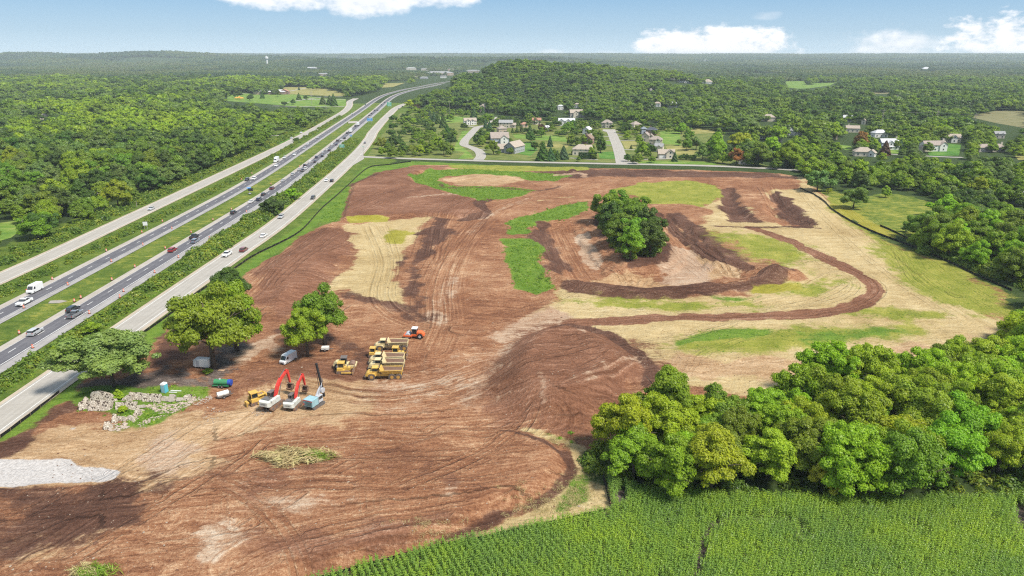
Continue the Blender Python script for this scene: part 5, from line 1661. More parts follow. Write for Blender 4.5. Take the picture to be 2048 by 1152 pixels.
def crown_unit(me0, name, rr, zz):
    """a crown scaled to a tree one metre tall standing on the ground"""
    me = me0.copy()
    me.name = name
    sz = 0.95 / 2.0
    me.transform(Matrix.Translation((0, 0, 1 - 1.2 * sz)) @ Matrix.Diagonal((rr * .92, rr * .92, sz, 1)))
    return me


ftones = ['dark green', 'grey-green', 'mid green', 'bright green', 'yellow-green', 'olive green']
fm_mid = [crown_unit(MID_C[k], 'wood_crown', .50 + .03 * k, 1) for k in range(3)]
fm_far = [crown_unit(FAR_C[k], 'wood_crown', .54 + .03 * k, 1) for k in range(4)]
forms_mid, forms_far = [], []
for tn in ftones:
    for k, me in enumerate(fm_mid):
        forms_mid.append(form(f'wood_form_{len(forms_mid):03d}', me, tn))
    for k, me in enumerate(fm_far):
        forms_far.append(form(f'wood_form_{500 + len(forms_far):03d}', me, tn))
rest = [q for q in TREES if id(q) not in solo_ids]
for nm, cond, forms, per in (('forest', lambda q: q['d'] < 620, forms_mid, 3), ('forest', lambda q: q['d'] >= 620, forms_far, 4)):
    sel = [q for q in rest if cond(q)]
    gn_scatter(nm, [(q['x'], q['y'], q['z'] - .2) for q in sel], [ftones.index(q['tone']) * per + random.randrange(per) for q in sel], [random.uniform(0, 6.28) for q in sel], [q['h'] * (1.12 if cond is not None and q['d'] > 900 else 1.0) for q in sel], forms, 'woodland stretching back to the horizon')

# beyond two kilometres a wood is copied in groves rather than tree by tree
def grove_mesh(seed, n=34, half=42):
    r = np.random.default_rng(seed)
    C = r.uniform(-half, half, (n, 2))
    V, Fc, Tn = [], [], []
    b = 0
    for c in C:
        h, rr = r.uniform(8, 14), r.uniform(5.5, 9)
        m = 46
        d = r.normal(size=(m, 3))
        d[:, 2] = np.abs(d[:, 2])
        d /= np.linalg.norm(d, axis=1)[:, None]
        p = np.array([c[0], c[1], h * .35]) + d * np.array([rr, rr, h * .65]) * (1 - np.abs(r.normal(0, .15, m)))[:, None]
        v, f = quads_np(p, d + r.normal(size=(m, 3)) * .35 + [0, 0, .3], r.uniform(2.6, 4.6, m), r)
        V.append(v)
        Fc.append(f + b)
        b += len(v)
        Tn += [r.uniform(0, 1)] * m
    me = mesh_np('grove', np.concatenate(V), np.concatenate(Fc), [LEAF])
    a = me.attributes.new('leaf_tint', 'FLOAT', 'FACE')
    a.data.foreach_set('value', np.array(Tn, np.float32))
    return me


gforms = []
for k in range(8):
    gforms.append(form(f'grove_form_{k:03d}', grove_mesh(700 + k // 2), [(.055, .092, .045), (.078, .118, .045), (.105, .14, .047), (.135, .155, .06)][k % 4]))
gp = []
yy = 2050.0
while yy < 9500:
    st = 66 if yy < 4200 else 100
    for xx in np.arange(-.80 * yy - 100, .80 * yy + 100, st):
        gp.append((xx + random.uniform(-.3, .3) * st, yy + random.uniform(-.3, .3) * st, st / 66))
    yy += st
gp = np.array(gp)
gz = terr(gp[:, 0], gp[:, 1])
axd = seg_dist([tuple(p) for p in AXIS[::3]], gp[:, 0], gp[:, 1])[0]
open_ = (fbm(gp[:, 0] / 420, gp[:, 1] / 620, 88, 3) > .14) & (gp[:, 1] > 2300) & (gz < 60)
blk = np.array([view_blocked(x_, y_, 36 * s_, z_, 14) for (x_, y_, s_), z_ in zip(gp, gz)])
km = (axd > 70) & ~open_ & ~blk
gp, gz = gp[km], gz[km]
gn_scatter('forest', np.stack([gp[:, 0], gp[:, 1], gz - .5], 1), np.clip((fbm(gp[:, 0] / 320, gp[:, 1] / 420, 59, 3) * 1.6 + .5) * 4 + rng.uniform(-1.2, 1.2, len(gp)), 0, 3.99).astype(int) + 4 * rng.integers(0, 2, len(gp)), rng.uniform(0, 6.28, len(gp)), gp[:, 2] * rng.uniform(.85, 1.2, len(gp)), gforms, 'woodland stretching back to the horizon')

# ------------------------------------------------------------------ corn, brush strips, weeds, clods
def corn_mesh(seed, plants=4):
    r = random.Random(seed)
    V, Fq, Tn = [], [], []
    for p in range(plants):
        px, py = r.uniform(-.06, .06), (p + .5) * .9 / plants - .45 + r.uniform(-.05, .05)
        h = r.uniform(1.95, 2.5)
        b = len(V)
        V += [(px - .02, py, 0), (px + .02, py, 0), (px + .012, py, h), (px - .012, py, h)]
        Fq.append((b, b + 1, b + 2, b + 3))
        Tn.append(.2)
        a0 = r.uniform(0, 3.14)
        for k in range(4):
            a = 1.57 * k + r.uniform(-.4, .4)
            b = len(V)
            V += [(px, py - .012, h), (px, py + .012, h), (px + math.cos(a) * .16, py + math.sin(a) * .16, h + .22)]
            V.append((px + math.cos(a) * .16, py + math.sin(a) * .16 + .02, h + .22))
            Fq.append((b, b + 1, b + 3, b + 2))
            Tn.append(1.0)
        for k in range(9):
            a = a0 + (k % 2) * 3.14 + r.uniform(-.5, .5)
            z = h * (.22 + .085 * k)
            ln = r.uniform(.48, .72) * (1 - .04 * k)
            ca, sa = math.cos(a), math.sin(a)
            wv = .062
            prev = None
            for j, (q, dz) in enumerate(((0, 0), (.38, .26), (.75, .22), (1.0, -.06))):
                ww = wv * (.5, 1, .8, .12)[j]
                c = (px + ca * ln * q, py + sa * ln * q, z + dz * ln)
                b = len(V)
                V += [(c[0] - sa * ww, c[1] + ca * ww, c[2]), (c[0] + sa * ww, c[1] - ca * ww, c[2])]
                if prev is not None:
                    Fq.append((prev, prev + 1, b + 1, b))
                    Tn.append(r.uniform(.2, 1))
                prev = b
    me = mesh_np('corn_plant', V, Fq, [CORNM])
    a = me.attributes.new('leaf_tint', 'FLOAT', 'FACE')
    a.data.foreach_set('value', np.array(Tn, np.float32))
    return me


def blade_mat(name, c0, c1, c2, scale, trans=.35):
    m, t = new_mat(name)
    P = t.n('ShaderNodeNewGeometry').outputs['Position']
    x, y, z = t.xyz(P)
    flat = t.comb(x, y, 0.0)
    f = t.math('ADD', t.math('MULTIPLY', t.noise(flat, scale, 4, 0.6), .8), t.math('ADD', t.math('MULTIPLY', t.attr('leaf_tint', 'Fac'), .22), t.math('MULTIPLY', t.n('ShaderNodeObjectInfo').outputs['Random'], .16)))
    col = t.ramp(f, [(0.38, c0), (0.58, c1), (0.82, c2)])
    d, tr, gl = t.n('ShaderNodeBsdfDiffuse'), t.n('ShaderNodeBsdfTranslucent'), t.n('ShaderNodeBsdfGlossy')
    t.put(d.inputs['Color'], col)
    t.put(tr.inputs['Color'], t.mix(1.0, col, (1.2, 1.2, .6), 'MULTIPLY'))
    gl.inputs['Roughness'].default_value = .4
    mx, m2 = t.n('ShaderNodeMixShader'), t.n('ShaderNodeMixShader')
    mx.inputs[0].default_value, m2.inputs[0].default_value = trans, .02
    t.t.links.new(d.outputs[0], mx.inputs[1])
    t.t.links.new(tr.outputs[0], mx.inputs[2])
    t.t.links.new(mx.outputs[0], m2.inputs[1])
    t.t.links.new(gl.outputs[0], m2.inputs[2])
    t.out(m2.outputs[0])
    return m


CORNM = blade_mat('corn_leaves', (.145, .25, .06), (.20, .325, .052), (.32, .44, .035), 0.06)
BRUSHM = blade_mat('brush_leaves', (.065, .125, .02), (.13, .21, .025), (.30, .32, .035), 0.11)
WEEDM = blade_mat('weed_leaves', (.10, .20, .018), (.17, .30, .025), (.32, .40, .05), 0.3)
STRAWM = blade_mat('dry_stalks', (.30, .22, .10), (.46, .37, .19), (.52, .50, .20), 0.5, .2)

corn_forms = [bpy.data.objects.new(f'corn_form_{k:03d}', corn_mesh(900 + k)) for k in range(10)]
CORN = GP([(620, 1175), (736, 1138), (882, 1099), (985, 1079), (1099, 1054), (1222, 1028), (1216, 962), (1300, 990), (1500, 1002), (1760, 1007), (2300, 1000), (2500, 1230), (560, 1230)])
ca_ = math.radians(27)                    # rows lean a little off the line of view
cr = np.array([math.cos(ca_), math.sin(ca_)])
cu = np.array([-math.sin(ca_), math.cos(ca_)])
A = np.array(CORN)
ii, jj = np.meshgrid(np.arange(-40, 260), np.arange(0, 160))
cpx = ii[..., None] * .96 * cr + jj[..., None] * .9 * cu + rng.uniform(-.05, .05, ii.shape + (2,))
cpx = cpx.reshape(-1, 2)
m = inside(CORN, cpx[:, 0], cpx[:, 1]) & (np.abs(cpx[:, 0]) < cpx[:, 1] * .85 + 6)
for pl, wd in (([(1395, 1165), (1404, 1095), (1428, 1058), (1470, 1046), (1530, 1044), (1590, 1052), (1612, 1080)], .35), ([(2040, 1020), (2046, 1060), (2080, 1110)], .8), ([(1240, 1010), (1246, 990)], .7), ([(1820, 1058), (1866, 1076)], .2)):
    m &= seg_dist(GP(pl), cpx[:, 0], cpx[:, 1])[0] > wd + .35 * rng.uniform(size=len(cpx))
m &= rng.uniform(size=len(cpx)) > .02
cpx = cpx[m]
csz = .93 + .22 * (fbm(cpx[:, 0] / 6, cpx[:, 1] / 6, 4) + .5) - .25 * (rng.uniform(size=len(cpx)) < .03)
gn_scatter('cornfield', np.column_stack([cpx, terr(cpx[:, 0], cpx[:, 1])]), rng.integers(0, 10, len(cpx)), ca_ + rng.uniform(-.12, .12, len(cpx)) + 3.1416 * rng.integers(0, 2, len(cpx)), csz, corn_forms, 'rows of tall green corn')


def tuft_mesh(name, seed, n, rad, hgt, leaf, mat, stalk=False):
    """a low clump of leaves about one unit across"""
    r = np.random.default_rng(seed)
    d = r.normal(size=(n, 3))
    d[:, 2] = np.abs(d[:, 2])
    d /= np.linalg.norm(d, axis=1)[:, None]
    q = r.uniform(.35, 1, n)[:, None] ** .5
    p = d * q * [rad, rad, hgt] * (1 + .3 * np.sin(d[:, :1] * 7 + d[:, 1:2] * 5))
    nr = d + r.normal(size=(n, 3)) * (.9 if stalk else .5) + [0, 0, .25]
    V, Fq = quads_np(p, nr, leaf * r.uniform(.6, 1.4, n), r)
    if stalk:
        c = V.reshape(n, 4, 3)
        mid = c.mean(1, keepdims=True)
        ax = c[:, 2:3] - c[:, 0:1]
        sd_ = c[:, 1:2] - c[:, 3:4]
        c[:, 0:1], c[:, 2:3] = mid - ax * 1.3, mid + ax * 1.3
        c[:, 1:2], c[:, 3:4] = mid + sd_ * .1, mid - sd_ * .1
        V = c.reshape(-1, 3)
    me = mesh_np(name, V, Fq, [mat])
    a = me.attributes.new('leaf_tint', 'FLOAT', 'FACE')
    a.data.foreach_set('value', np.clip(r.uniform(0, 1, n), 0, 1).astype(np.float32))
    return me


brush_forms = [bpy.data.objects.new(f'brush_form_{k:03d}', tuft_mesh('brush', 950 + k, 260, 1.0, .95, .26, BRUSHM)) for k in range(6)]
weed_forms = [bpy.data.objects.new(f'weed_form_{k:03d}', tuft_mesh('weed', 970 + k, 60, .8, .45, .3, WEEDM)) for k in range(5)]


def strip_points(path, a, b, y0, y1, dens):
    """random points in the band between two offsets of a path"""
    out = []
    for i in range(len(path) - 1):
        p, q = path[i], path[i + 1]
        if not (y0 < p[1] < y1):
            continue
        L = np.linalg.norm(q - p)
        t = (q - p) / L
        nrm = np.array([t[1], -t[0]])
        n = rng.poisson(L * (b - a) * dens)
        for _ in range(n):
            out.append(p + t * rng.uniform(0, L) + nrm * rng.uniform(a, b))
    return np.array(out)


def brush(name, pts, sz, label, forms=None, lift=-.1):
    forms = forms or brush_forms
    gn_scatter(name, np.column_stack([pts, terr(pts[:, 0], pts[:, 1]) + lift]), rng.integers(0, len(forms), len(pts)), rng.uniform(0, 6.28, len(pts)), sz, forms, label)


# left strip, between the far frontage road and the far carriageway
pts = strip_points(FW, -25.5, -21.0, 60, 900, .34)
pts = pts[(fbm(pts[:, 0] / 9, pts[:, 1] / 9, 60) > -.16)]
brush('roadside_brush', pts, rng.uniform(.8, 1.9, len(pts)) * (1 + .5 * fbm(pts[:, 0] / 30, pts[:, 1] / 30, 8)), 'dark brush in the ditch beside the far carriageway')
# right strip, between the near carriageway and the near frontage road
pts = strip_points(FW, 21.0, 29.5, 60, 640, .36)
sd_ = seg_dist([tuple(p) for p in RF[::2]], pts[:, 0], pts[:, 1])[0]
kk = fbm(pts[:, 0] / 14, pts[:, 1] / 14, 61)
pts = pts[(sd_ > 8.2) & (kk > -.2)]
kk = fbm(pts[:, 0] / 14, pts[:, 1] / 14, 61) + .5
brush('roadside_brush', pts, rng.uniform(.9, 2.0, len(pts)) * (.6 + kk) * np.where(pts[:, 1] > 255, 1.35, 1.0), 'brush and weeds in the ditch beside the near carriageway')
pts = strip_points(FW, 19.4, 31.5, 60, 560, .55)
pts = pts[seg_dist([tuple(p) for p in RF[::2]], pts[:, 0], pts[:, 1])[0] > 6.4]
brush('tall_grass', pts, rng.uniform(.5, 1.0, len(pts)), 'tall grass along the near ditch', weed_forms)
# scrub along the wood edge left of the far frontage road
pts = strip_points(LF, -17.5, -9.0, 150, 900, .14)
brush('roadside_brush', pts, rng.uniform(1.2, 3.0, len(pts)), 'scrub along the foot of the far wood')
# green growth on the site and on its edges
WEEDZ = [q for q in ZONES if q[0] in ('lush', 'olive')]
allp, alls = [], []
for k_, pl, so in WEEDZ:
    P = np.array(GP(pl))
    lo, hi = P.min(0), P.max(0)
    n = int((hi - lo).prod() * (.55 if k_ == 'lush' else .10))
    n = min(n, 9000)
    q = rng.uniform(lo, hi, (n, 2))
    q = q[sdf(GP(pl), q[:, 0], q[:, 1]) < -.6 + rng.normal(0, 1.2, len(q)) + 5 * fbm(q[:, 0] / 7, q[:, 1] / 7, 66)]
    allp.append(q)
    alls.append(rng.uniform(.3, .85, len(q)) * (1.0 if k_ == 'lush' and pl[0][0] < 1150 else .5))
allp, alls = np.concatenate(allp), np.concatenate(alls)
brush('weeds', allp, alls, 'leafy green weeds on the untouched ground', weed_forms, -.05)
# understory that closes the foot of the corner wood
pl = GP([(1150, 920), (1215, 962), (1310, 990), (1500, 1003), (1760, 1006), (2300, 1000), (2400, 850), (2200, 740), (2000, 706), (1900, 775), (1760, 796), (1640, 800), (1560, 842), (1440, 858), (1300, 862), (1205, 880)])
q = rng.uniform(np.min(pl, 0), np.max(pl, 0), (1500, 2))
q = q[(sdf(pl, q[:, 0], q[:, 1]) < -.5)]
brush('undergrowth', q, rng.uniform(.8, 2.0, len(q)), 'undergrowth between the trees of the corner wood')
pl = GP([(1836, 503), (1900, 522), (2045, 580), (2160, 624), (2200, 560), (1900, 440), (1828, 480)])
q = rng.uniform(np.min(pl, 0), np.max(pl, 0), (900, 2))
q = q[(sdf(pl, q[:, 0], q[:, 1]) < -.5)]
brush('undergrowth', q, rng.uniform(1.5, 3.4, len(q)), 'undergrowth at the foot of the meadow wood')
pl = GP([(1196, 440), (1200, 425), (1275, 408), (1325, 470), (1318, 512), (1258, 523), (1215, 480)])
q = rng.uniform(np.min(pl, 0), np.max(pl, 0), (330, 2))
q = q[(sdf(pl, q[:, 0], q[:, 1]) < -.5)]
brush('undergrowth', q, rng.uniform(1.4, 3.0, len(q)), 'undergrowth at the foot of the island grove')

# loose stones and clods on the worked ground
def stone_mesh(name, seed, mat, sub=1):
    r = random.Random(seed)
    bm = bmesh.new()
    bmesh.ops.create_icosphere(bm, subdivisions=sub, radius=.5)
    for v in bm.verts:
        v.co *= r.uniform(.72, 1.15)
        v.co.z *= .6
    me = bpy.data.meshes.new(name)
    bm.to_mesh(me)
    bm.free()
    me.materials.append(mat)
    return me


STONE = simple_mat('pale_stone', (.36, .29, .22), .95, var=.4, scale=2)
CLOD = simple_mat('dirt_clod', (.15, .075, .045), 1, var=.4, scale=2)
stone_forms = [bpy.data.objects.new(f'stone_form_{k:03d}', stone_mesh('stone', 990 + k, STONE if k < 2 else CLOD)) for k in range(6)]
n = 9000
q = np.column_stack([rng.uniform(-90, 60, n), 84 + 190 * rng.uniform(size=n) ** 1.5])
dn = fbm(q[:, 0] / 12, q[:, 1] / 7, 70) + .5
q = q[(sdf(SITE, q[:, 0], q[:, 1]) < -2) & (dn > .44) & (sdf(GP(ZONES[-2][1]), q[:, 0], q[:, 1]) > 0)]
brush('gravel', q, np.exp(rng.normal(-1.75, .45, len(q))), 'loose stones and clods scattered over the worked soil', stone_forms, 0)

# silt fences of black fabric on short stakes
FABRIC = simple_mat('black_fabric', (.012, .012, .013), .8, var=.3, scale=1)
STAKE = simple_mat('wood_stake', (.25, .18, .11), .9)


def silt_fence(pts, label, h=.85, world=False):
    P = spline(pts if world else GP(pts), 3.0)
    o = thing('silt_fence', label, 'fence', (P[0][0], P[0][1], 0), 0, None)
    zz = terr(P[:, 0], P[:, 1])
    mb, st = MB(), MB()
    off = P[0]
    n = len(P)
    lean = offset(P, .12) - P
    mb.loft([[(p[0] - off[0] - .02, p[1] - off[1] - .02, z - .1), (p[0] - off[0] + .02, p[1] - off[1] + .02, z - .1), (p[0] - off[0] + .02 + l[0], p[1] - off[1] + .02 + l[1], z + h * (1 - .12 * (i % 2)) * random.uniform(.85, 1.05)), (p[0] - off[0] - .02 + l[0], p[1] - off[1] - .02 + l[1], z + h * (1 - .12 * (i % 2)))] for i, (p, z, l) in enumerate(zip(P, zz, lean))])
    mb.build('fabric', FABRIC, o)
    for p, z, l in zip(P[::1], zz[::1], lean):
        st.box((p[0] - off[0] + l[0] * 1.6, p[1] - off[1] + l[1] * 1.6, z + h * .55), (.05, .05, h * 1.25))
    tag(st.build('stake', STAKE, o), kind='stuff')
    return o


silt_fence([(-60, 922), (0, 877), (60, 832), (118, 787)], 'black silt fence beside the near frontage road below the big oak')
silt_fence([(286, 668), (345, 626), (385, 594), (475, 534), (512, 510), (594, 468), (632, 430), (645, 416), (674, 391), (697, 370), (737, 336), (777, 330), (822, 323.5)], 'long black silt fence following the frontage road along the site')
silt_fence([(1600, 377), (1618, 385), (1643, 398), (1666, 420), (1706, 445), (1748, 465), (1798, 484), (1848, 503), (1898, 525), (1948, 549), (2024, 582)], 'black silt fence between the straw field and the meadow')
silt_fence([(640, 1160), (692, 1145), (729, 1134), (882, 1095), (902, 1091), (977, 1077), (1024, 1065), (1099, 1050), (1164, 1034), (1213, 1023)], 'black silt fence along the edge of the cornfield')
silt_fence([(1219, 1008), (1212, 980), (1205, 955)], 'short black silt fence at the corner of the cornfield')
silt_fence([(1760, 452), (1790, 465), (1815, 478)], 'short black fence line inside the meadow grass')

# ------------------------------------------------------------------ vehicles (built facing +y)
PAINT = simple_mat('car_paint', (1, 1, 1), .25, spec=.6, coat=.6, objcolor=True)
TYRE = simple_mat('tyre_rubber', (.022, .021, .021), .9)
RIM = simple_mat('wheel_rim', (.42, .42, .43), .35, .7)
CARGLASS = simple_mat('car_glass', (.018, .022, .028), .06, spec=.9)
LAMPW = simple_mat('headlamp_glass', (.75, .76, .78), .15, spec=.8)
LAMPR = simple_mat('tail_lamp_glass', (.35, .012, .012), .2, spec=.8)
BLACKP = simple_mat('black_plastic', (.025, .025, .027), .6)
WHITEP = simple_mat('white_panel', (.66, .66, .65), .45, var=.08)


def wheel(parent, x, y, r, w_, tyre=TYRE, rim=RIM, n=16, hub=.58):
    q = MB()
    q.cyl((x, y, r), r, w_, 'x', n)
    t_ = q.build('wheel', tyre, parent)
    q = MB()
    q.cyl((x, y, r), r * hub, w_ + .03, 'x', n)
    q.build('rim', rim, t_)


def car_body(parent, prof, W, tum=.92):
    """side profile lofted across the width, drawn in a little at both sides"""
    rings = []
    for f, k in ((-1, .0), (-.93, 1.0), (.93, 1.0), (1, .0)):
        rings.append([(f * W / 2, y * (1 if k else .985), z if k or z < .4 else z - .05) for y, z in prof])
    q = MB()
    q.loft(rings)
    return q.build('body', PAINT, parent)


def greenhouse(parent, base, top, W, zb, zt, roof=True, name='window'):
    """glass between the beltline and the roof, with the roof panel on it"""
    q = MB()
    w0, w1 = W * .46, W * .40
    q.loft([[(-w0, base[0], zb), (w0, base[0], zb), (w0, base[1], zb), (-w0, base[1], zb)], [(-w1, top[0], zt), (w1, top[0], zt), (w1, top[1], zt), (-w1, top[1], zt)]])
    q.build(name, CARGLASS, parent)
    q = MB()
    q.loft([[(-w1 - .03, top[0] - .05, zt - .02), (w1 + .03, top[0] - .05, zt - .02), (w1 + .03, top[1] + .05, zt - .02), (-w1 - .03, top[1] + .05, zt - .02)], [(-w1 * .92, top[0] + .12, zt + .07), (w1 * .92, top[0] + .12, zt + .07), (w1 * .92, top[1] - .12, zt + .07), (-w1 * .92, top[1] - .12, zt + .07)]])
    q.build('roof', PAINT, parent)
    q = MB()
    ym = base[0] + (base[1] - base[0]) * .5
    for s_ in (-1, 1):
        q.loft([[(s_ * w0 * 1.005, ym - .06, zb), (s_ * w0 * 1.02, ym - .06, zb), (s_ * w0 * 1.02, ym + .06, zb), (s_ * w0 * 1.005, ym + .06, zb)], [(s_ * w1 * 1.005, ym - .05, zt), (s_ * w1 * 1.03, ym - .05, zt), (s_ * w1 * 1.03, ym + .05, zt), (s_ * w1 * 1.005, ym + .05, zt)]])
    q.build('pillar', PAINT, parent)


def lamps(parent, L, W, zf, zr, yr=None):
    for s_ in (-1, 1):
        q = MB()
        q.box((s_ * W * .36, L / 2 - .03, zf), (.42, .14, .2))
        q.build('headlight', LAMPW, parent)
        q = MB()
        q.box((s_ * W * .41, -L / 2 + .03, zr), (.2, .12, .36))
        q.build('tail_light', LAMPR, parent)
    q = MB()
    q.box((0, L / 2 + .01, .52), (W * .5, .06, .24))
    q.build('grille', BLACKP, parent)


def make_car(kind):
    o = thing('car', 'x', 'car')
    if kind == 'sedan':
        L, W = 4.8, 1.85
        car_body(o, [(-L / 2, .3), (-L / 2 - .02, .72), (-L / 2 + .15, .96), (-1.2, 1.0), (.95, .98), (L / 2 - .4, .80), (L / 2, .64), (L / 2, .3)], W)
        greenhouse(o, (-1.75, 1.05), (-1.05, .35), W, .95, 1.42)
        lamps(o, L, W, .66, .78)
        r, ax = .33, 1.42
    elif kind == 'suv':
        L, W = 4.75, 1.93
        car_body(o, [(-L / 2, .36), (-L / 2 - .02, .85), (-L / 2 + .05, 1.12), (1.0, 1.10), (L / 2 - .35, .98), (L / 2, .82), (L / 2, .36)], W)
        greenhouse(o, (-L / 2 + .08, 1.12), (-L / 2 + .35, .45), W, 1.08, 1.70)
        lamps(o, L, W, .84, 1.0)
        r, ax = .38, 1.42
    elif kind == 'pickup':
        L, W = 5.8, 2.0
        car_body(o, [(-L / 2, .48), (-L / 2, 1.02), (-.75, 1.02), (-.7, 1.18), (1.25, 1.18), (L / 2 - .3, 1.12), (L / 2, .98), (L / 2, .42)], W)
        greenhouse(o, (-.75, 1.30), (-.55, .62), W, 1.16, 1.82)
        q = MB()
        q.box((0, -1.85, 1.015), (W * .78, 1.9, .03))
        q.build('cargo_bed', BLACKP, o)
        q = MB()
        for s_ in (-1, 1):
            q.box((s_ * W * .45, -1.85, 1.12), (.12, 2.05, .22))
        q.box((0, -L / 2 + .06, 1.12), (W * .8, .1, .22))
        q.build('bed_rail', PAINT, o)
        lamps(o, L, W, .98, .95)
        r, ax = .41, 1.75
    elif kind == 'van':
        L, W = 6.0, 2.05
        rings = []
        prof = [(-L / 2, .4), (-L / 2, 2.6), (-L / 2 + .15, 2.72), (1.25, 2.72), (1.75, 2.5), (2.35, 1.38), (L / 2 - .05, 1.12), (L / 2, .9), (L / 2, .38)]
        car_body(o, prof, W)
        q = MB()
        q.loft([[(-W * .44, 2.37, 1.42), (W * .44, 2.37, 1.42), (W * .40, 1.80, 2.44), (-W * .40, 1.80, 2.44)], [(-W * .43, 2.42, 1.42), (W * .43, 2.42, 1.42), (W * .39, 1.85, 2.44), (-W * .39, 1.85, 2.44)]])
        q.build('windscreen', CARGLASS, o)
        for s_ in (-1, 1):
            q = MB()
            q.prism([(1.0, 1.45), (2.1, 1.45), (1.65, 2.2), (1.0, 2.2)], s_ * W * .495, s_ * W * .512)
            q.build('window', CARGLASS, o)
        lamps(o, L, W, 1.0, 1.4)
        r, ax = .36, 1.85
    elif kind == 'boxtruck':
        L, W = 8.6, 2.4
        q = MB()
        q.box((0, -1.2, 2.25), (W, 6.1, 2.7))
        q.build('cargo_box', PAINT, o)
        q = MB()
        q.prism([(1.95, .5), (1.95, 2.7), (2.9, 2.7), (3.4, 1.75), (L / 2, 1.55), (L / 2 + .05, .5)], -1.0, 1.0)
        q.build('cab', PAINT, o)
        q = MB()
        q.loft([[(-.9, 3.42, 1.75), (.9, 3.42, 1.75), (.85, 2.95, 2.62), (-.85, 2.95, 2.62)], [(-.9, 3.48, 1.75), (.9, 3.48, 1.75), (.85, 3.01, 2.62), (-.85, 3.01, 2.62)]])
        q.build('windscreen', CARGLASS, o)
        q = MB()
        q.box((0, -1.0, .72), (1.0, 6.6, .36))
        q.build('chassis', BLACKP, o)
        lamps(o, L, W, .95, .8)
        r, ax = .48, 2.85
    for s_ in (-1, 1):
        for y in (-ax, ax):
            wheel(o, s_ * (W / 2 - .12), y, r, .26, n=14)
    return o


CARS = {k: make_car(k) for k in ('sedan', 'suv', 'pickup', 'van', 'boxtruck')}
PAINTS = {'white': (.72, .72, .71), 'silver': (.42, .43, .44), 'grey': (.17, .175, .185), 'black': (.014, .014, .016), 'dark blue': (.022, .032, .06), 'red': (.26, .014, .014), 'dark red': (.14, .022, .02), 'blue-grey': (.16, .19, .24)}
used = set()


def heading(path, x, y):
    d = np.hypot(path[:, 0] - x, path[:, 1] - y)
    i = min(max(int(d.argmin()), 1), len(path) - 2)
    t = path[i + 1] - path[i - 1]
    return math.atan2(-t[0], t[1])


def drive(kind, u, v, col, lane, flip, label, group):
    x, y = G(u, v, .7)
    path = {'near': FW, 'far': FW, 'left': LF, 'right': RF}[lane]
    rz = heading(path, x, y) + (math.pi if flip else 0)
    z = LVL + .012
    c = (*PAINTS[col], 1)
    if kind not in used:
        used.add(kind)
        o = CARS[kind]
        o.location, o.rotation_euler = (x, y, z), (0, 0, rz)
        for ch in list(o.children):
            ch.color = c
    else:
        o = copy_tree(CARS[kind], (x, y, z), rz, c)
    o.name = {'sedan': 'car', 'suv': 'suv', 'pickup': 'pickup_truck', 'van': 'van', 'boxtruck': 'box_truck'}[kind]
    cat = {'sedan': 'car', 'suv': 'car', 'pickup': 'pickup', 'van': 'van', 'boxtruck': 'truck'}[kind]
    tag(o, label, cat, group)


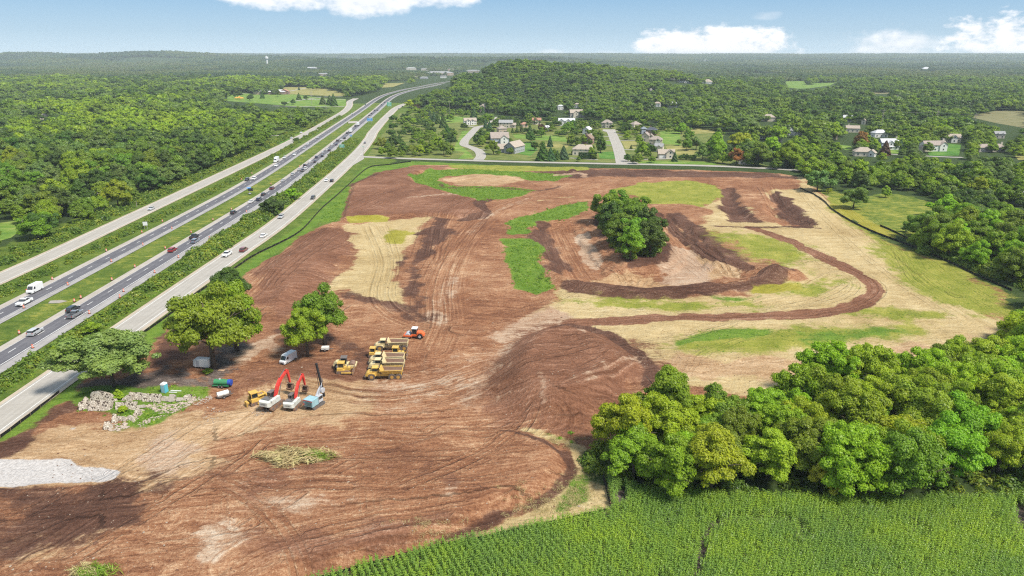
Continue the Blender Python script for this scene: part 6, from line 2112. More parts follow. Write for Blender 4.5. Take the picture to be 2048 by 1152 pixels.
NEARG, FARG = 'vehicles driving away on the near carriageway', 'vehicles coming towards the camera on the far carriageway'
NEARV = [
    ('suv', 70, 664, 'silver', 'silver car nearest the camera on the near carriageway'), ('suv', 146, 618.5, 'black', 'black estate car side by side with a grey pickup'), ('pickup', 149.5, 629, 'grey', 'grey pickup side by side with a black estate car'),
    ('suv', 345, 500, 'red', 'bright red car in the inner lane of the near carriageway'), ('pickup', 388, 473.5, 'black', 'black pickup in the inner lane beside a blue-grey car'), ('suv', 390.5, 482, 'blue-grey', 'blue-grey car beside a black pickup'),
    ('suv', 467, 425, 'black', 'black car alone beyond the blue-grey car'), ('sedan', 502, 403, 'white', 'white car beside a dark blue car near the big round tree'), ('suv', 518, 399, 'dark blue', 'dark blue car beside a white car near the big round tree'),
    ('sedan', 527, 388, 'black', 'black low car just ahead of the dark blue car'), ('suv', 544, 376.5, 'dark red', 'dark red car ahead of the black low car'), ('sedan', 566, 361, 'silver', 'silver car ahead of the dark red car'), ('sedan', 585.5, 348, 'silver', 'second silver car ahead of the dark red car'),
    ('sedan', 599, 339, 'silver', 'silver car beside the grey pickup in the dense traffic'), ('pickup', 606, 341, 'grey', 'grey pickup followed closely by silver cars in dense traffic'), ('suv', 611, 336.5, 'white', 'white car right in front of the grey pickup in traffic'), ('suv', 610, 331, 'black', 'black car in the inner lane beside the white car'),
    ('sedan', 620, 323.5, 'white', 'white car side by side with a black car in traffic'), ('sedan', 630.5, 323, 'black', 'black car side by side with a white car in traffic'), ('suv', 633, 314.5, 'dark blue', 'dark blue car in the inner lane of dense traffic'), ('suv', 645, 312, 'black', 'black car in the outer lane level with the dark blue car'),
    ('sedan', 645.5, 305.5, 'silver', 'silver car in the inner lane before the green sign'), ('sedan', 659, 300.5, 'black', 'black car in the outer lane before the green sign'), ('sedan', 654, 298, 'white', 'white car in the inner lane level with the green sign'), ('sedan', 664, 289.5, 'white', 'white car just past the green sign'), ('sedan', 673, 289, 'dark blue', 'dark blue car just past the green sign'),
    ('suv', 675, 281.5, 'black', 'black car beside the white pickup past the green sign'), ('pickup', 683, 279.5, 'white', 'white pickup between two black cars past the green sign'), ('suv', 689.5, 276.5, 'black', 'black car in the outer lane ahead of the white pickup'), ('sedan', 694, 266, 'black', 'black car beside the white box truck'), ('boxtruck', 702, 263.5, 'white', 'white box truck in the outer lane of the near carriageway'),
    ('suv', 711, 252, 'black', 'black car beside the second white truck'), ('boxtruck', 716.5, 250, 'white', 'second white box truck farther along the near carriageway'), ('sedan', 738.5, 231, 'black', 'black car close behind the blue sign'), ('sedan', 739.5, 234, 'white', 'white car close behind the blue sign'), ('sedan', 743, 226.5, 'black', 'black car ahead of the blue sign'),
    ('sedan', 749, 220.5, 'dark blue', 'dark blue distant car in the inner lane'), ('sedan', 755, 220.5, 'black', 'black distant car in the outer lane'), ('sedan', 763, 209.5, 'black', 'black tiny car level with the far green sign'), ('suv', 769, 204.5, 'black', 'black tiny car past the far green sign'), ('suv', 776, 201.5, 'grey', 'grey farthest car on the near carriageway'),
]
FARV = [
    ('van', 70, 580, 'white', 'tall white delivery van on the far carriageway'), ('pickup', 48.5, 604.5, 'white', 'white pickup in front of the tall white van'), ('suv', 494, 359.5, 'black', 'black car side by side with a white car, coming this way'), ('suv', 508, 357.5, 'white', 'white car side by side with a black car, coming this way'),
    ('boxtruck', 553, 322.5, 'white', 'white box truck coming this way on the far carriageway'), ('sedan', 552.5, 331, 'white', 'white car directly in front of the oncoming box truck'), ('suv', 569, 315.5, 'white', 'white car behind the oncoming box truck'), ('suv', 589, 309.5, 'white', 'white car in the inner lane behind the oncoming box truck'),
    ('sedan', 609, 296.5, 'silver', 'silver oncoming car in the inner lane farther back'), ('sedan', 615, 288, 'white', 'white oncoming car in the outer lane farther back'), ('sedan', 635.5, 275.5, 'silver', 'silver oncoming car level with the near green sign'), ('sedan', 704, 227.5, 'white', 'white oncoming car near the median crossover'), ('sedan', 731, 209.5, 'black', 'black farthest oncoming car'),
]
for k, u, v, c, lb in NEARV:
    drive(k, u, v, c, 'near', False, lb, NEARG)
for k, u, v, c, lb in FARV:
    drive(k, u, v, c, 'far', True, lb, FARG)
for k, u, v, c, ln, fl, lb in (('sedan', 302.5, 417, 'silver', 'left', True, 'silver car alone on the far frontage road'), ('sedan', 583, 276, 'white', 'left', True, 'white car at the driveway of the far frontage road'), ('sedan', 602.5, 265.5, 'white', 'left', True, 'white car past the driveway on the far frontage road'),
                               ('pickup', 454, 508.5, 'white', 'right', True, 'white pickup coming this way on the near frontage road'), ('suv', 487.5, 499.5, 'dark red', 'right', False, 'dark red car on the near frontage road'), ('sedan', 527, 471, 'white', 'right', False, 'white car ahead of the dark red car on the frontage road'), ('suv', 562, 433.5, 'silver', 'right', True, 'silver car coming this way on the near frontage road'),
                               ('suv', 626, 395.5, 'black', 'right', True, 'black car coming this way on the near frontage road'), ('sedan', 653, 360.5, 'white', 'right', True, 'white car side by side with a black car on the frontage road'), ('suv', 664, 361.5, 'black', 'right', False, 'black car side by side with a white car on the frontage road'), ('sedan', 730, 285.5, 'grey', 'right', False, 'grey car past the junction on the near frontage road'), ('sedan', 797.5, 217.5, 'grey', 'right', False, 'grey distant car at the bend of the frontage road'), ('sedan', 805, 213, 'dark blue', 'right', False, 'dark blue distant car at the bend of the frontage road')):
    drive(k, u, v, c, ln, fl, lb, 'vehicles on the frontage roads')

# ------------------------------------------------------------------ machines (built facing +y)
def mpaint(name, col, dirt=.55):
    return simple_mat(name, col, .5, var=.18, scale=1.2, spec=.4, dirt=dirt)


YEL = mpaint('yellow_paint', (.64, .41, .085), .45)
CREAM = mpaint('sun_bleached_yellow', (.64, .53, .29), .4)
REDP = mpaint('red_paint', (.62, .045, .035), .15)
ORANGE = mpaint('orange_paint', (.68, .13, .03), .25)
GREYW = mpaint('pale_grey_paint', (.56, .58, .54), .3)
TEAL = mpaint('teal_paint', (.10, .30, .33), .25)
PTEAL = mpaint('faded_teal_paint', (.27, .45, .50), .2)
STEEL = mpaint('steel', (.12, .12, .12), .6)
PSTEEL = mpaint('pale_steel', (.45, .47, .50), .3)
DIRTY = mpaint('muddy_steel', (.22, .14, .10), .8)
MUDTYRE = simple_mat('muddy_tyre', (.15, .115, .095), .95, var=.45, scale=2, bump=.5)
MUDRIM = mpaint('muddy_yellow_rim', (.50, .28, .06), .6)
MGLASS = simple_mat('machine_glass', (.02, .026, .03), .08, spec=.8)
GREEN = mpaint('green_paint', (.03, .24, .10), .25)
BLUE = mpaint('blue_paint', (.02, .07, .36), .1)
OFFW = mpaint('offwhite_paint', (.66, .66, .63), .15)


def place(o, u, v, rz):
    x, y, z = GT(u, v)
    o.location, o.rotation_euler = (x, y, z), (0, 0, rz)
    return o


def part(o, name, mat, *ops):
    q = MB()
    for fn, a in ops:
        getattr(q, fn)(*a)
    return q.build(name, mat, o)


def dump_truck(label, u, v, rz, paint):
    o = thing('dump_truck', label, 'dump truck', group='articulated dump trucks parked in a row')
    P = paint
    part(o, 'hood', P, ('loft', ([[(-1.25, 3.1, 1.15), (1.25, 3.1, 1.15), (1.25, 3.1, 2.45), (-1.25, 3.1, 2.45)], [(-1.2, 4.6, 1.0), (1.2, 4.6, 1.0), (1.1, 4.5, 2.15), (-1.1, 4.5, 2.15)], [(-1.05, 5.15, 1.0), (1.05, 5.15, 1.0), (.95, 5.0, 1.75), (-.95, 5.0, 1.75)]],)))
    part(o, 'grille', BLACKP, ('box', ((0, 5.12, 1.42), (1.5, .12, .5))))
    part(o, 'bumper', STEEL, ('box', ((0, 5.15, .9), (2.5, .35, .3))))
    cab = part(o, 'cab', P, ('box', ((0, 2.45, 1.75), (1.75, 1.5, 1.3))), ('box', ((0, 2.4, 3.42), (1.9, 1.75, .16))))
    part(cab, 'window', MGLASS, ('loft', ([[(-.86, 1.72, 2.38), (.86, 1.72, 2.38), (.86, 3.2, 2.38), (-.86, 3.2, 2.38)], [(-.82, 1.75, 3.36), (.82, 1.75, 3.36), (.82, 3.0, 3.36), (-.82, 3.0, 3.36)]],)))
    for s_ in (-1, 1):
        part(o, 'fender', P, ('prism', ([(2.1, 1.2), (2.35, 1.85), (2.75, 2.0), (3.9, 2.0), (4.3, 1.8), (4.5, 1.2), (4.35, 1.2), (4.1, 1.65), (3.85, 1.8), (2.8, 1.8), (2.5, 1.7), (2.25, 1.2)], s_ * .95, s_ * 1.5)))
    part(o, 'exhaust', STEEL, ('cyl', ((.95, 1.5, 2.7), .11, 1.5, 'z', 8)))
    part(o, 'frame', P, ('box', ((0, -1.6, 1.15), (1.0, 6.6, .5))), ('box', ((0, 1.5, 1.3), (1.3, .9, .9))))
    # open tipper: floor, sloped front, flared sides, tail
    t_ = MB()
    yf, yr = 1.0, -5.0
    zb = 1.75
    t_.prism([(yf - .9, zb), (yr, zb + .15), (yr, zb + .3), (yf - .85, zb + .15)], -1.25, 1.25)
    for s_ in (-1, 1):
        t_.loft([[(s_ * 1.15, yf - .9, zb), (s_ * 1.25, yf - .9, zb), (s_ * 1.58, yf, zb + 1.3), (s_ * 1.46, yf, zb + 1.3)], [(s_ * 1.15, yr, zb + .15), (s_ * 1.25, yr, zb + .15), (s_ * 1.55, yr - .15, zb + 1.02), (s_ * 1.43, yr - .15, zb + 1.02)]])
        for k in range(4):
            y = yf - 1.1 - k * 1.25
            t_.box((s_ * 1.42, y, zb + .65), (.14, .16, 1.0), (0, s_ * .24, 0))
        t_.box((s_ * 1.55, (yf + yr) / 2, zb + 1.18), (.2, 6.0, .14), (-.035, 0, 0))
    t_.loft([[(-1.2, yf - .95, zb), (1.2, yf - .95, zb), (1.2, yf - .8, zb), (-1.2, yf - .8, zb)], [(-1.5, yf - .08, zb + 1.7), (1.5, yf - .08, zb + 1.7), (1.5, yf + .08, zb + 1.7), (-1.5, yf + .08, zb + 1.7)]])
    tip = t_.build('tipper_body', P, o)
    part(tip, 'bed_liner', DIRTY, ('loft', ([[(-1.12, yf - .75, zb + .2), (1.12, yf - .75, zb + .2), (1.4, yf - .12, zb + 1.4), (-1.4, yf - .12, zb + 1.4)], [(-1.12, yf - .72, zb + .34), (1.12, yf - .72, zb + .34), (1.38, yf - .16, zb + 1.38), (-1.38, yf - .16, zb + 1.38)]],)), ('box', ((0, (yf + yr) / 2 - .4, zb + .33), (2.25, 5.0, .06))), *[('loft', ([[(s_ * 1.13, yf - .8, zb + .2), (s_ * 1.1, yf - .8, zb + .2), (s_ * 1.38, yf - .1, zb + 1.26), (s_ * 1.42, yf - .1, zb + 1.26)], [(s_ * 1.13, yr + .05, zb + .3), (s_ * 1.1, yr + .05, zb + .3), (s_ * 1.35, yr, zb + 1.0), (s_ * 1.39, yr, zb + 1.0)]],)) for s_ in (-1, 1)])
    part(tip, 'tailgate', P, ('box', ((0, yr - .1, zb + .62), (2.5, .14, .8))))
    for s_ in (-1, 1):
        for y in (3.3, -2.35, -4.1):
            wheel(o, s_ * 1.2, y, .96, .62, MUDTYRE, MUDRIM, 18, .5)
    o.scale = (.87, .87, .87)
    return place(o, u, v, rz)


dump_truck('yellow articulated dump truck at the front of the row, all wheels in view', 769, 756, R(90), YEL)
dump_truck('faded yellow dump truck second from the front of the row', 774, 739.5, R(89), CREAM)
dump_truck('yellow dump truck third in the row, in front of two dozers', 774, 728, R(89), CREAM)
dump_truck('bleached yellow dump truck at the back of the row', 783, 699, R(91), CREAM)


def crawler(o, W, L, h, mat=DIRTY, y=0.0, shoe=.55):
    for s_ in (-1, 1):
        x = s_ * (W / 2 - shoe / 2)
        prof = []
        r = h / 2
        for k in range(7):
            a = -math.pi / 2 + math.pi * k / 6
            prof.append((y + L / 2 - r + r * math.cos(a), r + r * math.sin(a)))
        for k in range(7):
            a = math.pi / 2 + math.pi * k / 6
            prof.append((y - L / 2 + r + r * math.cos(a), r + r * math.sin(a)))
        t_ = part(o, 'crawler_track', mat, ('prism', (prof, x - shoe / 2, x + shoe / 2)))
        n = int(2 * L / .34)
        q = MB()
        for k in range(n // 2):
            yy = y - L / 2 + r + (L - 2 * r) * (k + .5) / (n // 2)
            q.box((x, yy, h + .02), (shoe + .04, .12, .05))
        tag(q.build('track_shoe', mat, t_), kind='stuff')
        q = MB()
        for k in range(4):
            q.cyl((x + s_ * .03, y - L / 2 + r + (L - 2 * r) * k / 3, r), r * .62, shoe, 'x', 12)
        tag(q.build('roller', STEEL, t_), kind='stuff')


def dozer(label, u, v, rz, paint, s=1.0, loader=False):
    o = thing('bulldozer', label, 'bulldozer', group='bulldozers on the site')
    crawler(o, 2.7, 3.6, .95)
    part(o, 'hood', paint, ('loft', ([[(-.55, .2, .8), (.55, .2, .8), (.55, .2, 1.75), (-.55, .2, 1.75)], [(-.5, 1.75, .8), (.5, 1.75, .8), (.5, 1.75, 1.6), (-.5, 1.75, 1.6)]],)))
    part(o, 'platform', paint, ('box', ((0, -.6, 1.1), (2.5, 1.9, .35))), ('box', ((-.95, -.75, 1.45), (.55, 1.5, .5))), ('box', ((.95, -.75, 1.45), (.55, 1.5, .5))))
    c = part(o, 'cab', paint, ('box', ((0, -.55, 2.92), (1.75, 1.75, .16))), *[('box', ((sx * .72, -.55 + sy * .7, 2.1), (.12, .12, 1.6))) for sx in (-1, 1) for sy in (-1, 1)])
    part(c, 'window', MGLASS, ('box', ((0, -.55, 2.1), (1.36, 1.32, 1.5))))
    part(o, 'exhaust', STEEL, ('cyl', ((.3, 1.1, 2.1), .07, .9, 'z', 7)))
    for s_ in (-1, 1):
        part(o, 'push_arm', paint, ('box', ((s_ * 1.5, 1.1, .55), (.2, 3.0, .3))))
    part(o, 'blade', DIRTY if not loader else paint, ('prism', ([(2.45, .05), (2.65, .05), (2.5, .5), (2.52, 1.0), (2.7, 1.35), (2.55, 1.35), (2.34, 1.0), (2.3, .5)], -1.75, 1.75)))
    if loader:
        part(o, 'ripper', paint, ('box', ((0, -2.2, .9), (1.4, .5, .4))), ('box', ((-.5, -2.45, .55), (.16, .2, .9))), ('box', ((.5, -2.45, .55), (.16, .2, .9))))
        for s_ in (-1, 1):
            part(o, 'lift_arm', paint, ('tube', ([(s_ * .75, .2, 1.9), (s_ * .8, 1.7, 2.15), (s_ * .8, 2.5, 1.2)], .17, 6)))
    o.scale = (s, s, s)
    return place(o, u, v, rz)


dozer('small yellow bulldozer parked left of the dump trucks, blade to the right', 688, 745, R(-88), YEL, .95)
dozer('yellow bulldozer squeezed behind the third dump truck at its cab', 750, 712.5, R(-90), YEL, .85)
dozer('yellow bulldozer behind the third dump truck, its blade past the tailgate', 796, 713.5, R(-90), YEL, .95)
dozer('yellow track loader at the left end of the excavator line', 514, 806, R(-48), YEL, 1.0, True)


def roller(label, u, v, rz, paint, drum=STEEL, cabroof=WHITEP):
    o = thing('soil_roller', label, 'road roller')
    part(o, 'drum', drum, ('cyl', ((0, 1.75, .78), .78, 2.1, 'x', 24)))
    part(o, 'drum_frame', paint, ('box', ((-1.2, 1.7, .85), (.22, 2.1, .42))), ('box', ((1.2, 1.7, .85), (.22, 2.1, .42))), ('box', ((0, 2.7, .85), (2.6, .28, .4))), ('box', ((0, .62, .85), (2.6, .3, .55))))
    part(o, 'articulation', STEEL, ('box', ((0, .15, .8), (.7, .9, .5))))
    part(o, 'hood', paint, ('loft', ([[(-.95, -.9, .7), (.95, -.9, .7), (.95, -.9, 2.0), (-.95, -.9, 2.0)], [(-.9, -2.2, .7), (.9, -2.2, .7), (.85, -2.2, 1.85), (-.85, -2.2, 1.85)], [(-.7, -2.95, .8), (.7, -2.95, .8), (.65, -2.8, 1.4), (-.65, -2.8, 1.4)]],)))
    part(o, 'platform', paint, ('box', ((0, -.2, 1.0), (1.8, 1.5, .5))))
    c = part(o, 'cab', STEEL, *[('box', ((sx * .72, -.2 + sy * .62, 2.0), (.1, .1, 1.7))) for sx in (-1, 1) for sy in (-1, 1)])
    part(c, 'window', MGLASS, ('box', ((0, -.2, 1.95), (1.38, 1.18, 1.5))))
    part(c, 'roof', cabroof, ('box', ((0, -.2, 2.9), (1.75, 1.6, .16))))
    for s_ in (-1, 1):
        wheel(o, s_ * .95, -1.75, .78, .5, TYRE, PSTEEL, 18, .5)
    return place(o, u, v, rz)


roller('orange-red soil roller with a white cab roof beyond the dump trucks', 829, 675, R(84), ORANGE, PSTEEL)
roller('cream soil roller with a grey cab behind the small yellow bulldozer', 691, 735, R(-86), CREAM, DIRTY, STEEL)


def lettering(parent, text, size, loc, rot, mat):
    cu = bpy.data.curves.new('lettering', 'FONT')
    cu.body = text
    cu.size = size
    cu.extrude = .006
    cu.align_x, cu.align_y = 'CENTER', 'CENTER'
    cu.materials.append(mat)
    tmp = bpy.data.objects.new('lettering', cu)
    me = bpy.data.meshes.new_from_object(tmp)
    bpy.data.objects.remove(tmp)
    return add_obj('lettering', me, parent, loc, rot)


def excavator(label, u, v, rz, s=1.0, swing=0.0):
    o = thing('excavator', label, 'excavator', group='red boomed excavators')
    crawler(o, 3.1, 4.7, 1.0, DIRTY, 0, .65)
    part(o, 'undercarriage', STEEL, ('box', ((0, 0, .65), (1.9, 2.2, .5))), ('cyl', ((0, 0, 1.0), .75, .3, 'z', 18)))
    up = part(o, 'house', GREYW, ('box', ((0, -.6, 1.5), (2.8, 3.4, .5))), ('box', ((1.02, -.4, 2.0), (.75, 2.9, .75))))
    part(o, 'engine_cover', STEEL, ('box', ((-.35, -1.25, 2.13), (1.95, 1.5, .8))), ('cyl', ((.2, -1.0, 2.7), .1, .5, 'z', 8)))
    cw = part(o, 'counterweight', GREYW, ('loft', ([[(-1.42, -2.1, 1.2), (1.42, -2.1, 1.2), (1.42, -2.1, 2.45), (-1.42, -2.1, 2.45)], [(-1.42, -2.6, 1.22), (1.42, -2.6, 1.22), (1.42, -2.6, 2.4), (-1.42, -2.6, 2.4)], [(-1.05, -3.0, 1.3), (1.05, -3.0, 1.3), (1.05, -2.98, 2.3), (-1.05, -2.98, 2.3)]],)))
    lettering(cw, 'LINK-BELT', .34, (0, -3.02, 1.85), (R(90), 0, 0), BLACKP)
    cab = part(o, 'cab', STEEL, ('box', ((-.92, 1.0, 3.0), (1.02, 1.65, .12))), ('box', ((-.92, .95, 1.65), (1.0, 1.7, .4))), *[('box', ((-.92 + sx * .46, 1.0 + sy * .76, 2.4), (.09, .09, 1.3))) for sx in (-1, 1) for sy in (-1, 1)])
    part(cab, 'window', MGLASS, ('box', ((-.92, 1.0, 2.4), (.9, 1.5, 1.2))))
    # boom, stick and bucket
    def beam(name, pts, w0, hs):
        q = MB()
        rings = []
        for i, ((y, z), hh) in enumerate(zip(pts, hs)):
            a = Vector((pts[min(i + 1, len(pts) - 1)][0] - pts[max(i - 1, 0)][0], pts[min(i + 1, len(pts) - 1)][1] - pts[max(i - 1, 0)][1])).normalized()
            n = Vector((-a[1], a[0]))
            c = Vector((y, z))
            A, B = c - n * hh / 2, c + n * hh / 2
            rings.append([(.15 - w0, A[0], A[1]), (.15 + w0, A[0], A[1]), (.15 + w0, B[0], B[1]), (.15 - w0, B[0], B[1])])
        q.loft(rings)
        return q.build(name, REDP, o)
    beam('boom', [(.9, 1.9), (2.0, 4.0), (3.3, 5.3), (5.6, 6.3)], .27, [.5, .85, .8, .38])
    beam('stick', [(5.1, 6.75), (5.75, 6.15), (6.1, 4.6), (6.3, 3.0)], .2, [.3, .7, .5, .3])
    part(o, 'boom_cylinder', STEEL, ('tube', ([(-.25, 1.5, 1.5), (-.25, 2.9, 4.5)], .1, 7)), ('tube', ([(.55, 1.5, 1.5), (.55, 2.9, 4.5)], .1, 7)))
    part(o, 'stick_cylinder', STEEL, ('tube', ([(.15, 3.0, 5.75), (.15, 5.1, 6.9)], .1, 7)))
    part(o, 'bucket', DIRTY, ('prism', ([(6.15, 3.0), (6.75, 2.6), (6.95, 1.9), (6.5, 1.25), (5.75, 1.2), (5.55, 1.7), (5.7, 1.72), (5.88, 1.36), (6.4, 1.42), (6.75, 1.95), (6.6, 2.45), (6.05, 2.75)], -.55, .85)), ('box', ((-.52, 6.3, 1.95), (.07, .9, 1.0))), ('box', ((.82, 6.3, 1.95), (.07, .9, 1.0))))
    o.scale = (s, s, s)
    return place(o, u, v, rz)


excavator('larger pale excavator with a red boom beside the yellow track loader', 546, 812, R(-20), 1.0)
excavator('smaller pale excavator with a red boom beside the teal drill rig', 588, 814, R(-10), .9)


def drill_rig():
    o = thing('drill_rig', 'teal drill rig with a tall black mast at the right end of the excavator line', 'drill rig')
    crawler(o, 2.6, 3.9, .85, STEEL, .1, .5)
    part(o, 'engine_house', PTEAL, ('box', ((0, -1.1, 1.75), (2.4, 2.1, 1.5))), ('box', ((0, -1.1, 2.53), (2.5, 2.2, .1))))
    part(o, 'rear_grille', TEAL, ('box', ((.15, -2.17, 1.75), (1.8, .08, 1.1))))
    q = MB()
    for k in range(7):
        q.box((-.65 + k * .27, -2.23, 1.75), (.06, .05, 1.0))
    tag(q.build('grille_bar', STEEL, o), kind='stuff')
    part(o, 'rear_trim', REDP, ('box', ((0, -2.2, 2.38), (2.42, .06, .12))), ('box', ((-1.12, -2.2, 1.4), (.25, .06, .35))))
    part(o, 'frame', STEEL, ('box', ((0, .2, .9), (1.7, 3.2, .35))))
    c = part(o, 'cab', PSTEEL, ('box', ((.75, .75, 1.9), (1.0, 1.4, 1.5))))
    part(c, 'window', MGLASS, ('box', ((.75, .75, 2.2), (1.04, 1.2, .7))))
    part(o, 'boom', PSTEEL, ('tube', ([(-.1, .4, 1.6), (-.1, 1.8, 3.2), (-.1, 2.7, 3.9)], [.3, .26, .2], 6)), ('tube', ([(.35, .6, 1.4), (.35, 2.2, 3.3)], .1, 6)))
    part(o, 'hose_reel', PSTEEL, ('cyl', ((.75, 2.2, 3.2), .62, .3, 'x', 18)))
    m = part(o, 'mast', BLACKP, ('box', ((-.3, 2.9, 5.2), (.36, .42, 8.4), (R(4), R(-6), 0))), ('tube', ([(-.62, 2.75, 2.2), (-.95, 2.65, 7.0)], .06, 6)))
    part(m, 'drill_head', STEEL, ('box', ((-.3, 3.2, 5.0), (.5, .45, .9), (R(4), R(-6), 0))))
    for k, a in enumerate((0, .5, 1.0)):
        part(o, 'hydraulic_hose', PSTEEL, ('tube', ([(.3 + .15 * k, .8, 2.4), (.5 + .2 * k, 1.6, 3.7 + .2 * k), (.3, 2.5, 4.2 + .3 * k), (-.1, 2.9, 3.6)], .05, 5)))
    return place(o, 630, 813, R(-24))


drill_rig()


# trailers, tanks, the service van and small things of the yard
def trailer_base(o, L, W, r, paint, tongue=1.3, axles=(0,)):
    part(o, 'chassis', paint, ('box', ((0, 0, r + .15), (W * .8, L, .16))))
    part(o, 'tow_bar', STEEL, ('box', ((0, L / 2 + tongue / 2, r + .12), (.12, tongue, .1))), ('tube', ([(-W * .35, L / 2, r + .12), (0, L / 2 + tongue * .8, r + .12)], .05, 5)), ('tube', ([(W * .35, L / 2, r + .12), (0, L / 2 + tongue * .8, r + .12)], .05, 5)))
    for s_ in (-1, 1):
        for y in axles:
            wheel(o, s_ * W * .46, y, r, .22, n=12)


o = thing('tank_trailer', 'green tank trailer with a bright blue drum end', 'trailer')
trailer_base(o, 4.0, 1.9, .36, GREEN, 1.4, (-.45, .35))
part(o, 'tank', GREEN, ('cyl', ((0, -.1, 1.18), .72, 3.4, 'y', 20)))
part(o, 'drum_end', BLUE, ('cyl', ((0, -2.1, 1.18), .74, .8, 'y', 20)), ('cyl', ((0, -2.52, 1.18), .34, .1, 'y', 14)))
part(o, 'hatch', PSTEEL, ('cyl', ((0, .3, 1.93), .25, .18, 'z', 12)))
place(o, 444, 773, R(86))
o = thing('tank_trailer', 'small white tank trailer below the green one', 'trailer')
trailer_base(o, 2.4, 1.5, .33, STEEL, 1.1)
part(o, 'tank', OFFW, ('cyl', ((0, -.05, 1.05), .6, 2.5, 'y', 18)))
part(o, 'pump', STEEL, ('box', ((0, 1.5, .85), (.7, .5, .6))))
place(o, 447, 795, R(-52))
o = thing('cargo_trailer', 'white enclosed cargo trailer under the tall bright green tree', 'trailer')
trailer_base(o, 3.7, 1.9, .33, STEEL, 1.2)
part(o, 'cargo_box', WHITEP, ('box', ((0, 0, 1.5), (1.9, 3.7, 1.95))), ('prism', ([(1.85, .6), (2.25, .75), (2.1, 2.3), (1.85, 2.47)], -.9, .9)))
part(o, 'side_door', PSTEEL, ('box', ((-.96, .9, 1.45), (.04, .8, 1.6))))
place(o, 408, 735, R(82))
o = thing('storage_cabinet', 'narrow white cabinet just right of the trunk by the cargo trailer', 'cabinet')
part(o, 'body', WHITEP, ('box', ((0, 0, 1.1), (.9, .8, 2.1))))
part(o, 'door', PSTEEL, ('box', ((0, -.42, 1.1), (.75, .03, 1.8))))
part(o, 'vent', BLACKP, ('box', ((0, -.45, 1.8), (.3, .03, .2))))
place(o, 428, 735, R(8))
o = thing('flat_trailer', 'small white utility trailer behind the olive tree', 'trailer')
trailer_base(o, 1.9, 1.4, .33, OFFW, 1.2)
part(o, 'cargo_box', OFFW, ('box', ((0, 0, .8), (1.4, 1.9, .6))))
place(o, 651, 701, R(-86))
o = copy_tree(CARS['van'], None, None, (*PAINTS['white'], 1))
tag(o, 'white service van parked beside the olive tree', 'van', 'site vehicles')
o.name = 'van'
del o['group']
o.scale = (.86, .8, .86)
place(o, 577, 723, R(156))
o = thing('portable_toilet', 'blue portable toilet with a white roof near the stone ruins', 'portable toilet')
part(o, 'cabin', simple_mat('turquoise_plastic', (.10, .40, .50), .5, var=.1), ('box', ((0, 0, 1.05), (1.1, 1.1, 2.1))))
part(o, 'roof', WHITEP, ('loft', ([[(-.6, -.6, 2.1), (.6, -.6, 2.1), (.6, .6, 2.1), (-.6, .6, 2.1)], [(-.4, -.5, 2.38), (.4, -.5, 2.38), (.4, .5, 2.38), (-.4, .5, 2.38)]],)))
part(o, 'door', simple_mat('pale_blue_plastic', (.30, .48, .55), .5), ('box', ((0, -.57, 1.0), (.8, .04, 1.85))))
part(o, 'vent_panel', WHITEP, ('box', ((0, -.57, 1.98), (.9, .05, .2))))
place(o, 330, 784, R(-14))
for k, (u, v, L, a, lb) in enumerate(((352, 782, 2.6, 84, 'long white plank on the grass by the portable toilet'), (346, 785, 1.9, 88, 'short white plank on the grass by the portable toilet'), (443, 741, 1.6, 80, 'tan plywood sheet on the mud near the cargo trailer'))):
    q = MB()
    q.box((0, 0, .08), (.28 if k < 2 else .9, L, .07))
    o = tag(q.build('plank' if k < 2 else 'plywood_sheet', WHITEP if k < 2 else simple_mat('plywood', (.45, .30, .19), .8, var=.2)), lb, 'board')
    place(o, u, v, R(a))

# ------------------------------------------------------------------ the stone ruins and the brush heaps
def rubble_mat():
    m, t = new_mat('fieldstone')
    p = t.n('ShaderNodeTexCoord').outputs['Object']
    v = t.n('ShaderNodeTexVoronoi', feature='F1')
    t.put(v.inputs['Vector'], p)
    v.inputs['Scale'].default_value = 2.9
    e = t.vor(p, 2.9, 'DISTANCE_TO_EDGE')
    r_, g_, b_ = t.xyz(v.outputs['Color'])
    st = t.ramp(r_, [(0.0, (.36, .30, .24)), (.35, (.48, .42, .34)), (.7, (.56, .50, .42)), (1.0, (.42, .36, .30))])
    hole = t.math('GREATER_THAN', g_, .86)
    c = t.mix(t.rng(e, .02, .09), (.40, .35, .28), st)
    c = t.mix(hole, c, (.10, .075, .06))
    h = t.math('SUBTRACT', t.rng(e, 0, .12), t.math('MULTIPLY', hole, 1.5))
    t.out(t.bsdf(c, .95, 0, t.bump(h, .8, .12), .15))
    return m


FIELD = rubble_mat()
MORTAR = simple_mat('mortar_face', (.43, .38, .32), .95, var=.3, scale=2, bump=.4)


